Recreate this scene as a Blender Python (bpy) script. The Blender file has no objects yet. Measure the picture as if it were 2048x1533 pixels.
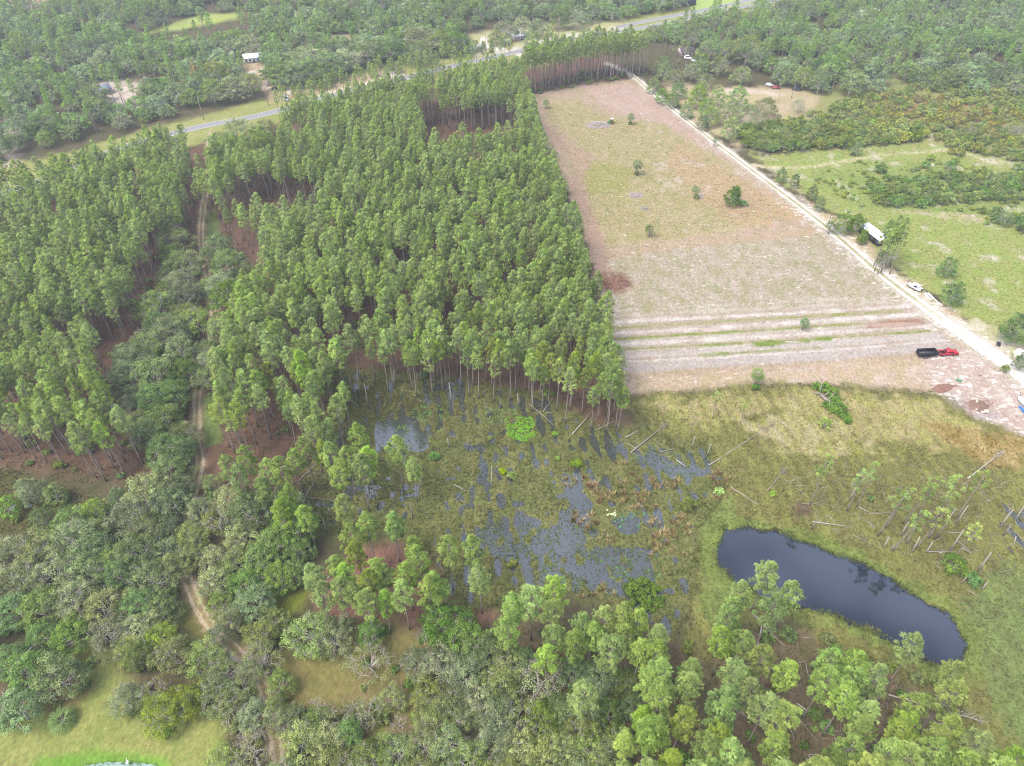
import bpy, math, random
import numpy as np
from mathutils import Vector, Matrix

# ------------------------------------------------------------------ camera, world, sun, exposure
scene = bpy.context.scene
COL = scene.collection
CAM_H, PITCH, FPX = 135.0, math.radians(42.0), 1420.0
cam_d = bpy.data.cameras.new('camera')
cam = bpy.data.objects.new('camera', cam_d)
COL.objects.link(cam)
cam.location = (0, 0, CAM_H)
cam.rotation_euler = (math.pi / 2 - PITCH, 0, 0)
cam_d.sensor_width = 36.0
cam_d.lens = 36.0 * FPX / 2048.0
cam_d.clip_start = 1.0
cam_d.clip_end = 8000.0
scene.camera = cam

SUN_EL, SUN_AZ = math.radians(58), math.radians(-125)      # azimuth clockwise from +y
world = bpy.data.worlds.new('World')
scene.world = world
world.use_nodes = True
wn = world.node_tree.nodes
sky = wn.new('ShaderNodeTexSky')
sky.sky_type = 'NISHITA'
sky.sun_disc = False
sky.sun_elevation = SUN_EL
sky.sun_rotation = SUN_AZ
sky.air_density = 1.0
sky.dust_density = 3.0
sky.ozone_density = 1.0
wl = world.node_tree.links
wtc = wn.new('ShaderNodeTexCoord')
wno = wn.new('ShaderNodeTexNoise')                          # broken cloud cover, brighter and darker
wno.inputs['Scale'].default_value = 9.0
wno.inputs['Detail'].default_value = 3
wl.new(wtc.outputs['Generated'], wno.inputs['Vector'])
wmr = wn.new('ShaderNodeMapRange')
wmr.interpolation_type = 'SMOOTHSTEP'
wmr.inputs['From Min'].default_value = 0.36
wmr.inputs['From Max'].default_value = 0.62
wmr.inputs['To Min'].default_value = 0.25
wmr.inputs['To Max'].default_value = 1.5
wl.new(wno.outputs['Fac'], wmr.inputs['Value'])
whs = wn.new('ShaderNodeHueSaturation')
whs.inputs['Saturation'].default_value = 0.6
wl.new(sky.outputs[0], whs.inputs['Color'])
wl.new(wmr.outputs[0], whs.inputs['Value'])
wl.new(whs.outputs[0], wn['Background'].inputs[0])
wn['Background'].inputs[1].default_value = 0.15

sun_d = bpy.data.lights.new('sun', 'SUN')
sun_d.energy = 1.25
sun_d.angle = math.radians(30)
sun_d.color = (1.0, 0.93, 0.84)
sun = bpy.data.objects.new('sun', sun_d)
COL.objects.link(sun)
sdir = Vector((math.sin(SUN_AZ) * math.cos(SUN_EL), math.cos(SUN_AZ) * math.cos(SUN_EL), math.sin(SUN_EL)))
sun.rotation_euler = sdir.to_track_quat('Z', 'Y').to_euler()
sun.location = (0, 0, 300)

scene.view_settings.view_transform = 'Standard'
scene.view_settings.look = 'None'
scene.view_settings.gamma = 1.0
scene.view_settings.exposure = 1.75
scene.cycles.use_denoising = True
scene.cycles.denoiser = 'OPENIMAGEDENOISE'
scene.cycles.denoising_input_passes = 'RGB_ALBEDO_NORMAL'
scene.cycles.denoising_prefilter = 'NONE'
scene.cycles.filter_width = 1.1
scene.cycles.sample_clamp_indirect = 4.0
scene.cycles.max_bounces = 6
scene.cycles.diffuse_bounces = 3
scene.cycles.glossy_bounces = 2
scene.cycles.transmission_bounces = 3
scene.cycles.volume_bounces = 0
scene.cycles.caustics_reflective = False
scene.cycles.caustics_refractive = False

rng = np.random.default_rng(7)
random.seed(7)

# ------------------------------------------------------------------ helpers
SP, CP = math.sin(PITCH), math.cos(PITCH)
G0 = 0.5                                                   # usual ground level; water lies at 0


def P(u, v, z=G0):
    """Ground point (at height z) that the photograph shows at pixel (u, v) of 2048 x 1533."""
    xc, yc = (u - 1024.0) / FPX, (766.5 - v) / FPX
    dx, dy, dz = xc, CP + yc * SP, -SP + yc * CP
    t = (CAM_H - z) / -dz
    return (dx * t, dy * t)


def PP(pts, z=G0):
    return np.array([P(u, v, z) for u, v in pts])


def depth(x, y, z=0.0):
    return y * CP + (CAM_H - z) * SP


def pix(x, y, z):
    d = y * CP + (CAM_H - z) * SP
    up = y * SP - (CAM_H - z) * CP
    return 1024 + FPX * x / d, 766.5 - FPX * up / d


def lin(c):
    c = np.asarray(c, float) / 255.0
    return np.where(c <= 0.04045, c / 12.92, ((c + 0.055) / 1.055) ** 2.4)


def S(r, g, b, k=0.46):
    """sRGB reading of the photograph -> base colour."""
    return lin((r, g, b)) * k


def hash2(ix, iy, s):
    h = (ix.astype(np.int64) * 374761393 + iy.astype(np.int64) * 668265263 + s * 974711) & 0xffffffff
    h = ((h ^ (h >> 13)) * 1274126177) & 0xffffffff
    h = h ^ (h >> 16)
    return (h & 0xffff) / 65535.0


def vnoise(x, y, s=0):
    ix, iy = np.floor(x), np.floor(y)
    fx, fy = x - ix, y - iy
    fx, fy = fx * fx * (3 - 2 * fx), fy * fy * (3 - 2 * fy)
    a, b = hash2(ix, iy, s), hash2(ix + 1, iy, s)
    c, d = hash2(ix, iy + 1, s), hash2(ix + 1, iy + 1, s)
    return (a * (1 - fx) + b * fx) * (1 - fy) + (c * (1 - fx) + d * fx) * fy


def fbm(x, y, scale, s=0, oct=4):
    t, amp, tot = 0.0, 1.0, 0.0
    for o in range(oct):
        t = t + amp * vnoise(x / scale * 2 ** o + 17.3 * o, y / scale * 2 ** o - 9.1 * o, s + o)
        tot += amp
        amp *= 0.5
    return t / tot


def sstep(a, b, x):
    t = np.clip((x - a) / (b - a), 0, 1)
    return t * t * (3 - 2 * t)


def seg_dist(px, py, a, b):
    abx, aby = b[0] - a[0], b[1] - a[1]
    t = np.clip(((px - a[0]) * abx + (py - a[1]) * aby) / (abx * abx + aby * aby + 1e-9), 0, 1)
    return np.hypot(px - a[0] - t * abx, py - a[1] - t * aby)


def poly_sd(px, py, poly):
    """signed distance, positive inside"""
    n = len(poly)
    d = np.full(np.shape(px), 1e9)
    inside = np.zeros(np.shape(px), bool)
    for i in range(n):
        a, b = poly[i], poly[(i + 1) % n]
        d = np.minimum(d, seg_dist(px, py, a, b))
        if a[1] != b[1]:
            c = ((a[1] > py) != (b[1] > py)) & (px < (b[0] - a[0]) * (py - a[1]) / (b[1] - a[1]) + a[0])
            inside ^= c
    return np.where(inside, d, -d)


def line_d(px, py, line):
    d = np.full(np.shape(px), 1e9)
    for a, b in zip(line[:-1], line[1:]):
        d = np.minimum(d, seg_dist(px, py, a, b))
    return d


def inside(x, y, poly):
    return poly_sd(np.array([x]), np.array([y]), poly)[0] > 0


def smooth(pts, n=6):
    pts = np.asarray(pts, float)
    out = []
    for i in range(len(pts) - 1):
        p0, p1, p2, p3 = pts[max(i - 1, 0)], pts[i], pts[i + 1], pts[min(i + 2, len(pts) - 1)]
        for k in range(n):
            t = k / n
            out.append(0.5 * (2 * p1 + (p2 - p0) * t + (2 * p0 - 5 * p1 + 4 * p2 - p3) * t * t + (3 * p1 - p0 - 3 * p2 + p3) * t ** 3))
    out.append(pts[-1])
    return np.array(out)


# ------------------------------------------------------------------ mesh builder
class MB:
    def __init__(self):
        self.v, self.q, self.t, self.qm, self.tm, self.tint, self.n = [], [], [], [], [], [], 0
        self.sm = []

    def add(self, verts, quads=None, tris=None, m=0, tint=None):
        verts = np.asarray(verts, float).reshape(-1, 3)
        k = len(verts)
        if quads is not None and len(quads):
            q = np.asarray(quads, int).reshape(-1, 4) + self.n
            self.q.append(q)
            self.qm.append(np.full(len(q), m))
        if tris is not None and len(tris):
            t = np.asarray(tris, int).reshape(-1, 3) + self.n
            self.t.append(t)
            self.tm.append(np.full(len(t), m))
        self.v.append(verts)
        if tint is None:
            tint = 0.5
        self.tint.append(np.broadcast_to(np.asarray(tint, float), (k,)).copy())
        self.n += k
        return self

    def tube(self, pts, radii, sides=5, m=0, tint=0.5, cap=True):
        pts = np.asarray(pts, float)
        n = len(pts)
        radii = np.broadcast_to(np.asarray(radii, float), (n,))
        tang = np.gradient(pts, axis=0)
        tang /= np.linalg.norm(tang, axis=1)[:, None] + 1e-9
        ref = np.array([0.0, 0.0, 1.0]) if abs(tang[:, 2]).mean() < 0.8 else np.array([1.0, 0.0, 0.0])
        a = np.cross(tang, ref)
        a /= np.linalg.norm(a, axis=1)[:, None] + 1e-9
        b = np.cross(tang, a)
        th = np.arange(sides) / sides * 2 * math.pi
        ring = a[:, None, :] * np.cos(th)[None, :, None] + b[:, None, :] * np.sin(th)[None, :, None]
        v = pts[:, None, :] + ring * radii[:, None, None]
        quads = []
        for i in range(n - 1):
            for j in range(sides):
                k = (j + 1) % sides
                quads.append((i * sides + j, i * sides + k, (i + 1) * sides + k, (i + 1) * sides + j))
        tris = []
        if cap:
            for j in range(1, sides - 1):
                tris.append((0, j + 1, j))
                o = (n - 1) * sides
                tris.append((o, o + j, o + j + 1))
        return self.add(v.reshape(-1, 3), quads, tris, m, tint)

    def box(self, cx, cy, cz, sx, sy, sz, m=0, rot=0.0, tint=0.5, taper=1.0, bev=0.0):
        """box centred on cx, cy with its bottom at cz"""
        hx, hy = sx / 2, sy / 2
        if bev <= 0:
            v = [(-hx, -hy, 0), (hx, -hy, 0), (hx, hy, 0), (-hx, hy, 0)]
            w = [(-hx * taper, -hy * taper, sz), (hx * taper, -hy * taper, sz), (hx * taper, hy * taper, sz), (-hx * taper, hy * taper, sz)]
            v = np.array(v + w)
            q = [(0, 3, 2, 1), (4, 5, 6, 7), (0, 1, 5, 4), (1, 2, 6, 5), (2, 3, 7, 6), (3, 0, 4, 7)]
        else:
            def ring(ix, z):
                a, b = hx - ix, hy - ix
                c = bev
                return [(-a + c, -b, z), (a - c, -b, z), (a, -b + c, z), (a, b - c, z), (a - c, b, z), (-a + c, b, z), (-a, b - c, z), (-a, -b + c, z)]
            v = np.array(ring(bev, 0) + ring(0, bev) + ring(0, sz - bev) + ring(bev, sz))
            q = [(r * 8 + j, r * 8 + (j + 1) % 8, r * 8 + 8 + (j + 1) % 8, r * 8 + 8 + j) for r in range(3) for j in range(8)]
            q += [(24, 25, 26, 31), (26, 27, 30, 31), (27, 28, 29, 30), (7, 2, 1, 0), (7, 6, 3, 2), (6, 5, 4, 3)]
        c, s = math.cos(rot), math.sin(rot)
        v = np.array(v, float)
        v = np.stack([v[:, 0] * c - v[:, 1] * s + cx, v[:, 0] * s + v[:, 1] * c + cy, v[:, 2] + cz], 1)
        return self.add(v, q, None, m, tint)

    def prism(self, outline, y0, y1, m=0, tint=0.5):
        """outline in (x, z), extruded along y"""
        n = len(outline)
        v = [(x, y0, z) for x, z in outline] + [(x, y1, z) for x, z in outline]
        q = [(i, (i + 1) % n, n + (i + 1) % n, n + i) for i in range(n)]
        self.add(v, q, None, m, tint)
        base = self.n
        t = [(0, i + 1, i) for i in range(1, n - 1)] + [(n, n + i, n + i + 1) for i in range(1, n - 1)]
        tt = np.asarray(t, int) + base - 2 * n
        self.t.append(tt)
        self.tm.append(np.full(len(tt), m))
        return self

    def wheel(self, cx, cy, cz, r, w, m=0, sides=16):
        pts = [(cx, cy - w / 2, cz), (cx, cy - w / 2 + 0.01, cz), (cx, cy + w / 2 - 0.01, cz), (cx, cy + w / 2, cz)]
        return self.tube(pts, [r * 0.9, r, r, r * 0.9], sides, m)

    def mesh(self, name, mats, smooth_shade=False):
        me = bpy.data.meshes.new(name)
        v = np.concatenate(self.v) if self.v else np.zeros((0, 3))
        q = np.concatenate(self.q) if self.q else np.zeros((0, 4), int)
        t = np.concatenate(self.t) if self.t else np.zeros((0, 3), int)
        me.vertices.add(len(v))
        me.vertices.foreach_set('co', v.astype(np.float32).ravel())
        nl = len(q) * 4 + len(t) * 3
        me.loops.add(nl)
        me.polygons.add(len(q) + len(t))
        me.loops.foreach_set('vertex_index', np.concatenate([q.ravel(), t.ravel()]).astype(np.int32))
        ls = np.concatenate([np.arange(len(q)) * 4, len(q) * 4 + np.arange(len(t)) * 3]).astype(np.int32)
        me.polygons.foreach_set('loop_start', ls)
        mi = np.concatenate([x for x in self.qm] + [x for x in self.tm]) if (self.qm or self.tm) else np.zeros(0)
        me.polygons.foreach_set('material_index', mi.astype(np.int32))
        if smooth_shade:
            me.polygons.foreach_set('use_smooth', np.ones(len(q) + len(t), bool))
        at = me.attributes.new('tint', 'FLOAT', 'POINT')
        at.data.foreach_set('value', np.concatenate(self.tint).astype(np.float32))
        for m in mats:
            me.materials.append(m)
        me.update(calc_edges=True)
        me.validate()
        return me


def link(name, me, parent=None):
    o = bpy.data.objects.new(name, me)
    COL.objects.link(o)
    if parent is not None:
        o.parent = parent
    return o


def empty(name, loc, rz=0.0):
    o = bpy.data.objects.new(name, None)
    o.empty_display_size = 0.5
    COL.objects.link(o)
    o.location = loc
    o.rotation_euler = (0, 0, rz)
    return o


def tag(o, label=None, cat=None, group=None, kind=None):
    if label:
        o['label'] = label
    if cat:
        o['category'] = cat
    if group:
        o['group'] = group
    if kind:
        o['kind'] = kind
    return o


def thing(name, label, cat, loc, rz=0.0, group=None):
    return tag(empty(name, loc, rz), label, cat, group)


def part(name, mb, mats, parent, smooth_shade=False):
    if not isinstance(mats, (list, tuple)):
        mats = [mats]
    return link(name, mb.mesh(name, mats, smooth_shade), parent)


# ------------------------------------------------------------------ materials
def new_mat(name):
    m = bpy.data.materials.new(name)
    m.use_nodes = True
    nt = m.node_tree
    nt.nodes.clear()
    out = nt.nodes.new('ShaderNodeOutputMaterial')
    return m, nt, out


def N(nt, typ, **kw):
    n = nt.nodes.new(typ)
    for k, v in kw.items():
        setattr(n, k, v)
    return n


def mat_plain(name, col, rough=0.7, metal=0.0, var=0.15, scale=3.0, spec=0.3):
    m, nt, out = new_mat(name)
    b = N(nt, 'ShaderNodeBsdfPrincipled')
    b.inputs['Roughness'].default_value = rough
    b.inputs['Metallic'].default_value = metal
    b.inputs['Specular IOR Level'].default_value = spec
    tc = N(nt, 'ShaderNodeTexCoord')
    no = N(nt, 'ShaderNodeTexNoise')
    no.inputs['Scale'].default_value = scale
    no.inputs['Detail'].default_value = 5
    nt.links.new(tc.outputs['Object'], no.inputs['Vector'])
    ra = N(nt, 'ShaderNodeMix', data_type='RGBA')
    col = np.asarray(col, float)
    ra.inputs[6].default_value = (*np.clip(col * (1 - var), 0, 1), 1)
    ra.inputs[7].default_value = (*np.clip(col * (1 + var), 0, 1), 1)
    nt.links.new(no.outputs['Fac'], ra.inputs[0])
    nt.links.new(ra.outputs[2], b.inputs['Base Color'])
    nt.links.new(b.outputs[0], out.inputs[0])
    return m


def mat_leaf(name, dark, light, transl=0.35, hue=0.03, val=0.25, sat=0.12):
    m, nt, out = new_mat(name)
    at = N(nt, 'ShaderNodeAttribute', attribute_name='tint')
    mx = N(nt, 'ShaderNodeMix', data_type='RGBA')
    mx.inputs[6].default_value = (*dark, 1)
    mx.inputs[7].default_value = (*light, 1)
    nt.links.new(at.outputs['Fac'], mx.inputs[0])
    oi = N(nt, 'ShaderNodeObjectInfo')
    mul = N(nt, 'ShaderNodeMix', data_type='RGBA', blend_type='MULTIPLY')
    mul.inputs[0].default_value = 1.0
    nt.links.new(mx.outputs[2], mul.inputs[6])
    nt.links.new(oi.outputs['Color'], mul.inputs[7])
    hs = N(nt, 'ShaderNodeHueSaturation')
    nt.links.new(mul.outputs[2], hs.inputs['Color'])

    def rnd(k, lo, hi):
        a = N(nt, 'ShaderNodeMath', operation='MULTIPLY')
        a.inputs[1].default_value = k
        nt.links.new(oi.outputs['Random'], a.inputs[0])
        f = N(nt, 'ShaderNodeMath', operation='FRACT')
        nt.links.new(a.outputs[0], f.inputs[0])
        mr = N(nt, 'ShaderNodeMapRange')
        mr.inputs['To Min'].default_value = lo
        mr.inputs['To Max'].default_value = hi
        nt.links.new(f.outputs[0], mr.inputs['Value'])
        return mr.outputs[0]
    nt.links.new(rnd(7.31, 0.5 - hue, 0.5 + hue), hs.inputs['Hue'])
    nt.links.new(rnd(13.7, 1 - sat, 1 + sat), hs.inputs['Saturation'])
    nt.links.new(rnd(29.1, 1 - val, 1 + val), hs.inputs['Value'])
    d = N(nt, 'ShaderNodeBsdfDiffuse')
    t = N(nt, 'ShaderNodeBsdfTranslucent')
    ms = N(nt, 'ShaderNodeMixShader')
    ms.inputs[0].default_value = transl
    nt.links.new(hs.outputs[0], d.inputs[0])
    nt.links.new(hs.outputs[0], t.inputs[0])
    nt.links.new(d.outputs[0], ms.inputs[1])
    nt.links.new(t.outputs[0], ms.inputs[2])
    nt.links.new(ms.outputs[0], out.inputs[0])
    return m


def mat_tinted(name):
    """takes its colour from the mesh's colour attribute 'col' (each blade or leaf has a colour of its own)"""
    m, nt, out = new_mat(name)
    at = N(nt, 'ShaderNodeAttribute', attribute_name='col')
    d = N(nt, 'ShaderNodeBsdfDiffuse')
    t = N(nt, 'ShaderNodeBsdfTranslucent')
    ms = N(nt, 'ShaderNodeMixShader')
    ms.inputs[0].default_value = 0.3
    nt.links.new(at.outputs['Color'], d.inputs[0])
    nt.links.new(at.outputs['Color'], t.inputs[0])
    nt.links.new(d.outputs[0], ms.inputs[1])
    nt.links.new(t.outputs[0], ms.inputs[2])
    nt.links.new(ms.outputs[0], out.inputs[0])
    return m


def mat_water(name, col, rough, ripple, scale, ior=1.6):
    m, nt, out = new_mat(name)
    b = N(nt, 'ShaderNodeBsdfPrincipled')
    b.inputs['Base Color'].default_value = (*col, 1)
    b.inputs['Roughness'].default_value = rough
    b.inputs['IOR'].default_value = ior
    tc = N(nt, 'ShaderNodeTexCoord')
    no = N(nt, 'ShaderNodeTexNoise')
    no.inputs['Scale'].default_value = scale
    no.inputs['Detail'].default_value = 3
    nt.links.new(tc.outputs['Object'], no.inputs['Vector'])
    bu = N(nt, 'ShaderNodeBump')
    bu.inputs['Strength'].default_value = ripple
    bu.inputs['Distance'].default_value = 0.2
    nt.links.new(no.outputs['Fac'], bu.inputs['Height'])
    nt.links.new(bu.outputs[0], b.inputs['Normal'])
    nt.links.new(b.outputs[0], out.inputs[0])
    return m


M_BARK = mat_plain('pine_bark', S(172, 158, 150, 0.5), 0.9, var=0.35, scale=2.5)
M_OAKBARK = mat_plain('oak_bark', S(200, 193, 184, 0.6), 0.9, var=0.3, scale=2.0)
M_DEADWOOD = mat_plain('dead_wood', S(194, 185, 175, 0.58), 0.85, var=0.25, scale=2.0)
M_GREYWOOD = mat_plain('grey_wood', S(165, 155, 148, 0.55), 0.85, var=0.3, scale=2.0)
M_PINE = mat_leaf('pine_needles', S(100, 122, 64, 0.98), S(182, 202, 116, 1.04), 0.50, hue=0.008, val=0.16, sat=0.12)
M_OAK = mat_leaf('oak_leaves', S(76, 92, 52, 0.82), S(164, 180, 116, 0.98), 0.38, hue=0.02, val=0.26, sat=0.25)
M_BUSH = mat_leaf('bush_leaves', S(88, 108, 60, 0.75), S(162, 178, 104, 0.8), 0.38, hue=0.03, val=0.25, sat=0.15)
M_PALM = mat_leaf('palm_leaves', S(84, 112, 66, 0.8), S(160, 182, 126, 0.85), 0.3)
M_TINT = mat_tinted('grass_blades')

# ------------------------------------------------------------------ the lie of the land (all outlines are ground outlines)
ROWX, ROWY = 0.9915, 0.13                                  # across the planting rows


def across(x, y):
    return x * ROWX + y * ROWY


POND = smooth(PP([(1453, 1063), (1500, 1062), (1560, 1072), (1610, 1087), (1660, 1105), (1705, 1126), (1750, 1150), (1800, 1178), (1850, 1208), (1890, 1232), (1915, 1256), (1926, 1285),
                  (1922, 1310), (1905, 1327), (1880, 1328), (1850, 1318), (1810, 1296), (1770, 1272), (1730, 1252), (1690, 1236), (1640, 1218), (1590, 1205), (1540, 1192), (1490, 1168), (1450, 1142), (1437, 1118), (1447, 1088), (1453, 1063)], 0.0), 4)[:-1]
LAWNPOND = PP([(170, 1534), (215, 1527), (260, 1526), (305, 1531), (330, 1545), (330, 1600), (170, 1600)], 0.0)
MARSH = PP([(650, 742), (740, 735), (830, 748), (930, 757), (1020, 772), (1110, 800), (1200, 850), (1300, 860), (1420, 890), (1460, 960), (1440, 1010), (1400, 1060), (1410, 1140), (1380, 1230), (1350, 1290), (1270, 1230),
            (1150, 1190), (1040, 1210), (930, 1230), (880, 1190), (860, 1110), (760, 1060), (690, 1080), (620, 1060), (600, 980), (640, 900), (660, 820)], 0.0)
WET2 = PP([(1985, 985), (2090, 1000), (2120, 1130), (2010, 1120), (1960, 1060)], 0.0)
WET3 = PP([(-80, 930), (40, 945), (110, 985), (200, 1000), (260, 1060), (180, 1090), (60, 1095), (-90, 1100)], 0.0)
WET4 = PP([(500, 430), (560, 420), (640, 440), (640, 480), (560, 500), (490, 490)], 0.0)
OPEN = [(PP(p, 0.0), d) for p, d in [
    ([(930, 1050), (1010, 1040), (1120, 1040), (1160, 1080), (1230, 1090), (1320, 1110), (1330, 1190), (1270, 1210), (1150, 1180), (1060, 1180), (990, 1150), (940, 1110)], 0.24),
    ([(1110, 960), (1150, 955), (1180, 1000), (1185, 1060), (1150, 1080), (1115, 1030)], 0.36),
    ([(765, 838), (810, 828), (845, 858), (850, 885), (815, 898), (770, 895), (752, 870)], 0.6),
    ([(1215, 880), (1290, 900), (1410, 925), (1420, 955), (1340, 960), (1280, 930), (1215, 905)], 0.3),
    ([(1230, 1010), (1320, 1020), (1320, 1050), (1250, 1060)], 0.3),
    ([(850, 770), (930, 755), (935, 795), (860, 800)], 0.3),
    ([(690, 930), (760, 940), (790, 1000), (720, 1020), (680, 990)], 0.12),
    ([(930, 940), (960, 880), (985, 880), (980, 980), (945, 985)], 0.15),
    ([(1270, 1220), (1340, 1230), (1365, 1290), (1330, 1290)], 0.3),
    ([(2000, 1010), (2080, 1000), (2100, 1090), (2030, 1080)], 0.15),
    ([(0, 1000), (60, 1010), (60, 1050), (-40, 1060), (-40, 1000)], 0.2),
    ([(210, 1040), (250, 1040), (240, 1075), (205, 1075)], 0.3),
    ([(560, 445), (640, 440), (650, 470), (560, 480)], 0.3),
    ([(1055, 800), (1100, 800), (1125, 850), (1090, 870)], 0.25),
]]
MEADOW2 = PP([(1245, 790), (1420, 777), (1600, 766), (1862, 782), (1962, 842), (2100, 900), (2200, 1200), (2150, 1700), (1950, 1700), (1900, 1400), (1750, 1330), (1560, 1240), (1420, 1330), (1360, 1300), (1400, 1060), (1440, 960), (1300, 870)], 0.2)
FIELD = PP([(1040, 192), (1245, 160), (1275, 158), (1400, 265), (1640, 445), (1860, 620), (1960, 690), (2060, 770), (2100, 850), (2048, 880), (1950, 845), (1860, 792), (1600, 772), (1420, 785), (1245, 798), (1200, 560), (1150, 400)])
FURROWS = PP([(1205, 600), (1800, 585), (1900, 690), (1890, 705), (1245, 745)])
HWY_A = smooth(PP([(-260, 470), (-60, 405), (80, 362), (240, 297), (400, 254), (520, 231), (660, 193), (800, 158), (920, 129), (1040, 103), (1180, 73), (1300, 53), (1420, 27), (1550, 1), (1700, -34), (1900, -80)]), 5)
HWY_B = smooth(PP([(1235, 55), (1300, 41), (1400, 22), (1480, 5), (1560, -12), (1700, -48), (1900, -95)]), 5)
SANDROAD = smooth(PP([(1215, 128), (1262, 150), (1300, 182), (1400, 262), (1500, 338), (1580, 398), (1660, 460), (1750, 538), (1830, 600), (1900, 650), (1960, 692), (2010, 726), (2060, 765), (2140, 830), (2260, 930)]), 6)
TRACK2 = smooth(PP([(1505, 330), (1540, 335), (1600, 336), (1660, 328), (1720, 318), (1790, 308), (1850, 305), (1890, 300), (1930, 308), (1980, 322), (2060, 332), (2160, 340)]), 5)
TRAIL = smooth(PP([(425, 262), (418, 290), (424, 320), (415, 370), (406, 420), (402, 480), (413, 540), (425, 600), (428, 660), (420, 720), (398, 775), (394, 830), (393, 880), (400, 920), (392, 960), (380, 1010), (372, 1070), (368, 1130),
                   (382, 1180), (402, 1220), (425, 1255), (470, 1300), (510, 1345), (532, 1390), (545, 1440), (560, 1540)]), 5)


def terrain(x, y):
    """ground height, and how marshy the place is"""
    x, y = np.asarray(x, float), np.asarray(y, float)
    far = sstep(330, 250, y)
    z = G0 + 0.22 * (fbm(x, y, 22, 3) - 0.5) * far
    near = (y < 320) & (np.abs(x) < 230)
    if not near.any():
        return z, np.zeros_like(z)
    zz, mm = z[near], np.zeros(near.sum())
    X, Y = x[near], y[near]
    wx, wy = X + 5 * (fbm(X, Y, 7, 11) - 0.5), Y + 5 * (fbm(X, Y, 7, 12) - 0.5)
    row = np.cos(across(X, Y) * 2 * math.pi / 3.3)
    det = fbm(X, Y, 2.6, 21, 3) - 0.5
    for poly, base, rowamp, damp in ((MEADOW2, 0.40, 0.11, 0.35), (MARSH, 0.095, 0.10, 0.50), (WET2, 0.12, 0.14, 0.35), (WET3, 0.2, 0.05, 0.5), (WET4, 0.05, 0.05, 0.4)):
        w = sstep(-3.0, 3.0, poly_sd(wx, wy, poly))
        r = rowamp * row * sstep(0.35, 0.6, fbm(X, Y, 18, 31))
        zz = zz * (1 - w) + w * (base + r + damp * det)
        mm = np.maximum(mm, w)
    for poly, d in OPEN:
        w = sstep(-4.0, 5.0, poly_sd(wx, wy, poly) + 3.5 * det)
        zz = zz - w * d * 0.72
    f = sstep(0, 3, poly_sd(X, Y, FURROWS))
    zz = zz + f * 0.09 * np.cos((Y * 0.995 - X * 0.09) * 2 * math.pi / 2.1)
    pd = poly_sd(X, Y, POND)
    w = sstep(-1.8, 1.2, pd + 3.2 * (fbm(X, Y, 3.4, 27, 4) - 0.5))
    zz = zz * (1 - w) + w * -0.9
    w = sstep(-1.5, 1.0, poly_sd(X, Y, LAWNPOND))
    zz = zz * (1 - w) + w * -0.7
    z = z.copy()
    z[near] = zz
    m = np.zeros_like(z)
    m[near] = mm
    return z, m


def zat(x, y):
    return float(terrain(np.array([x]), np.array([y]))[0][0])


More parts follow.
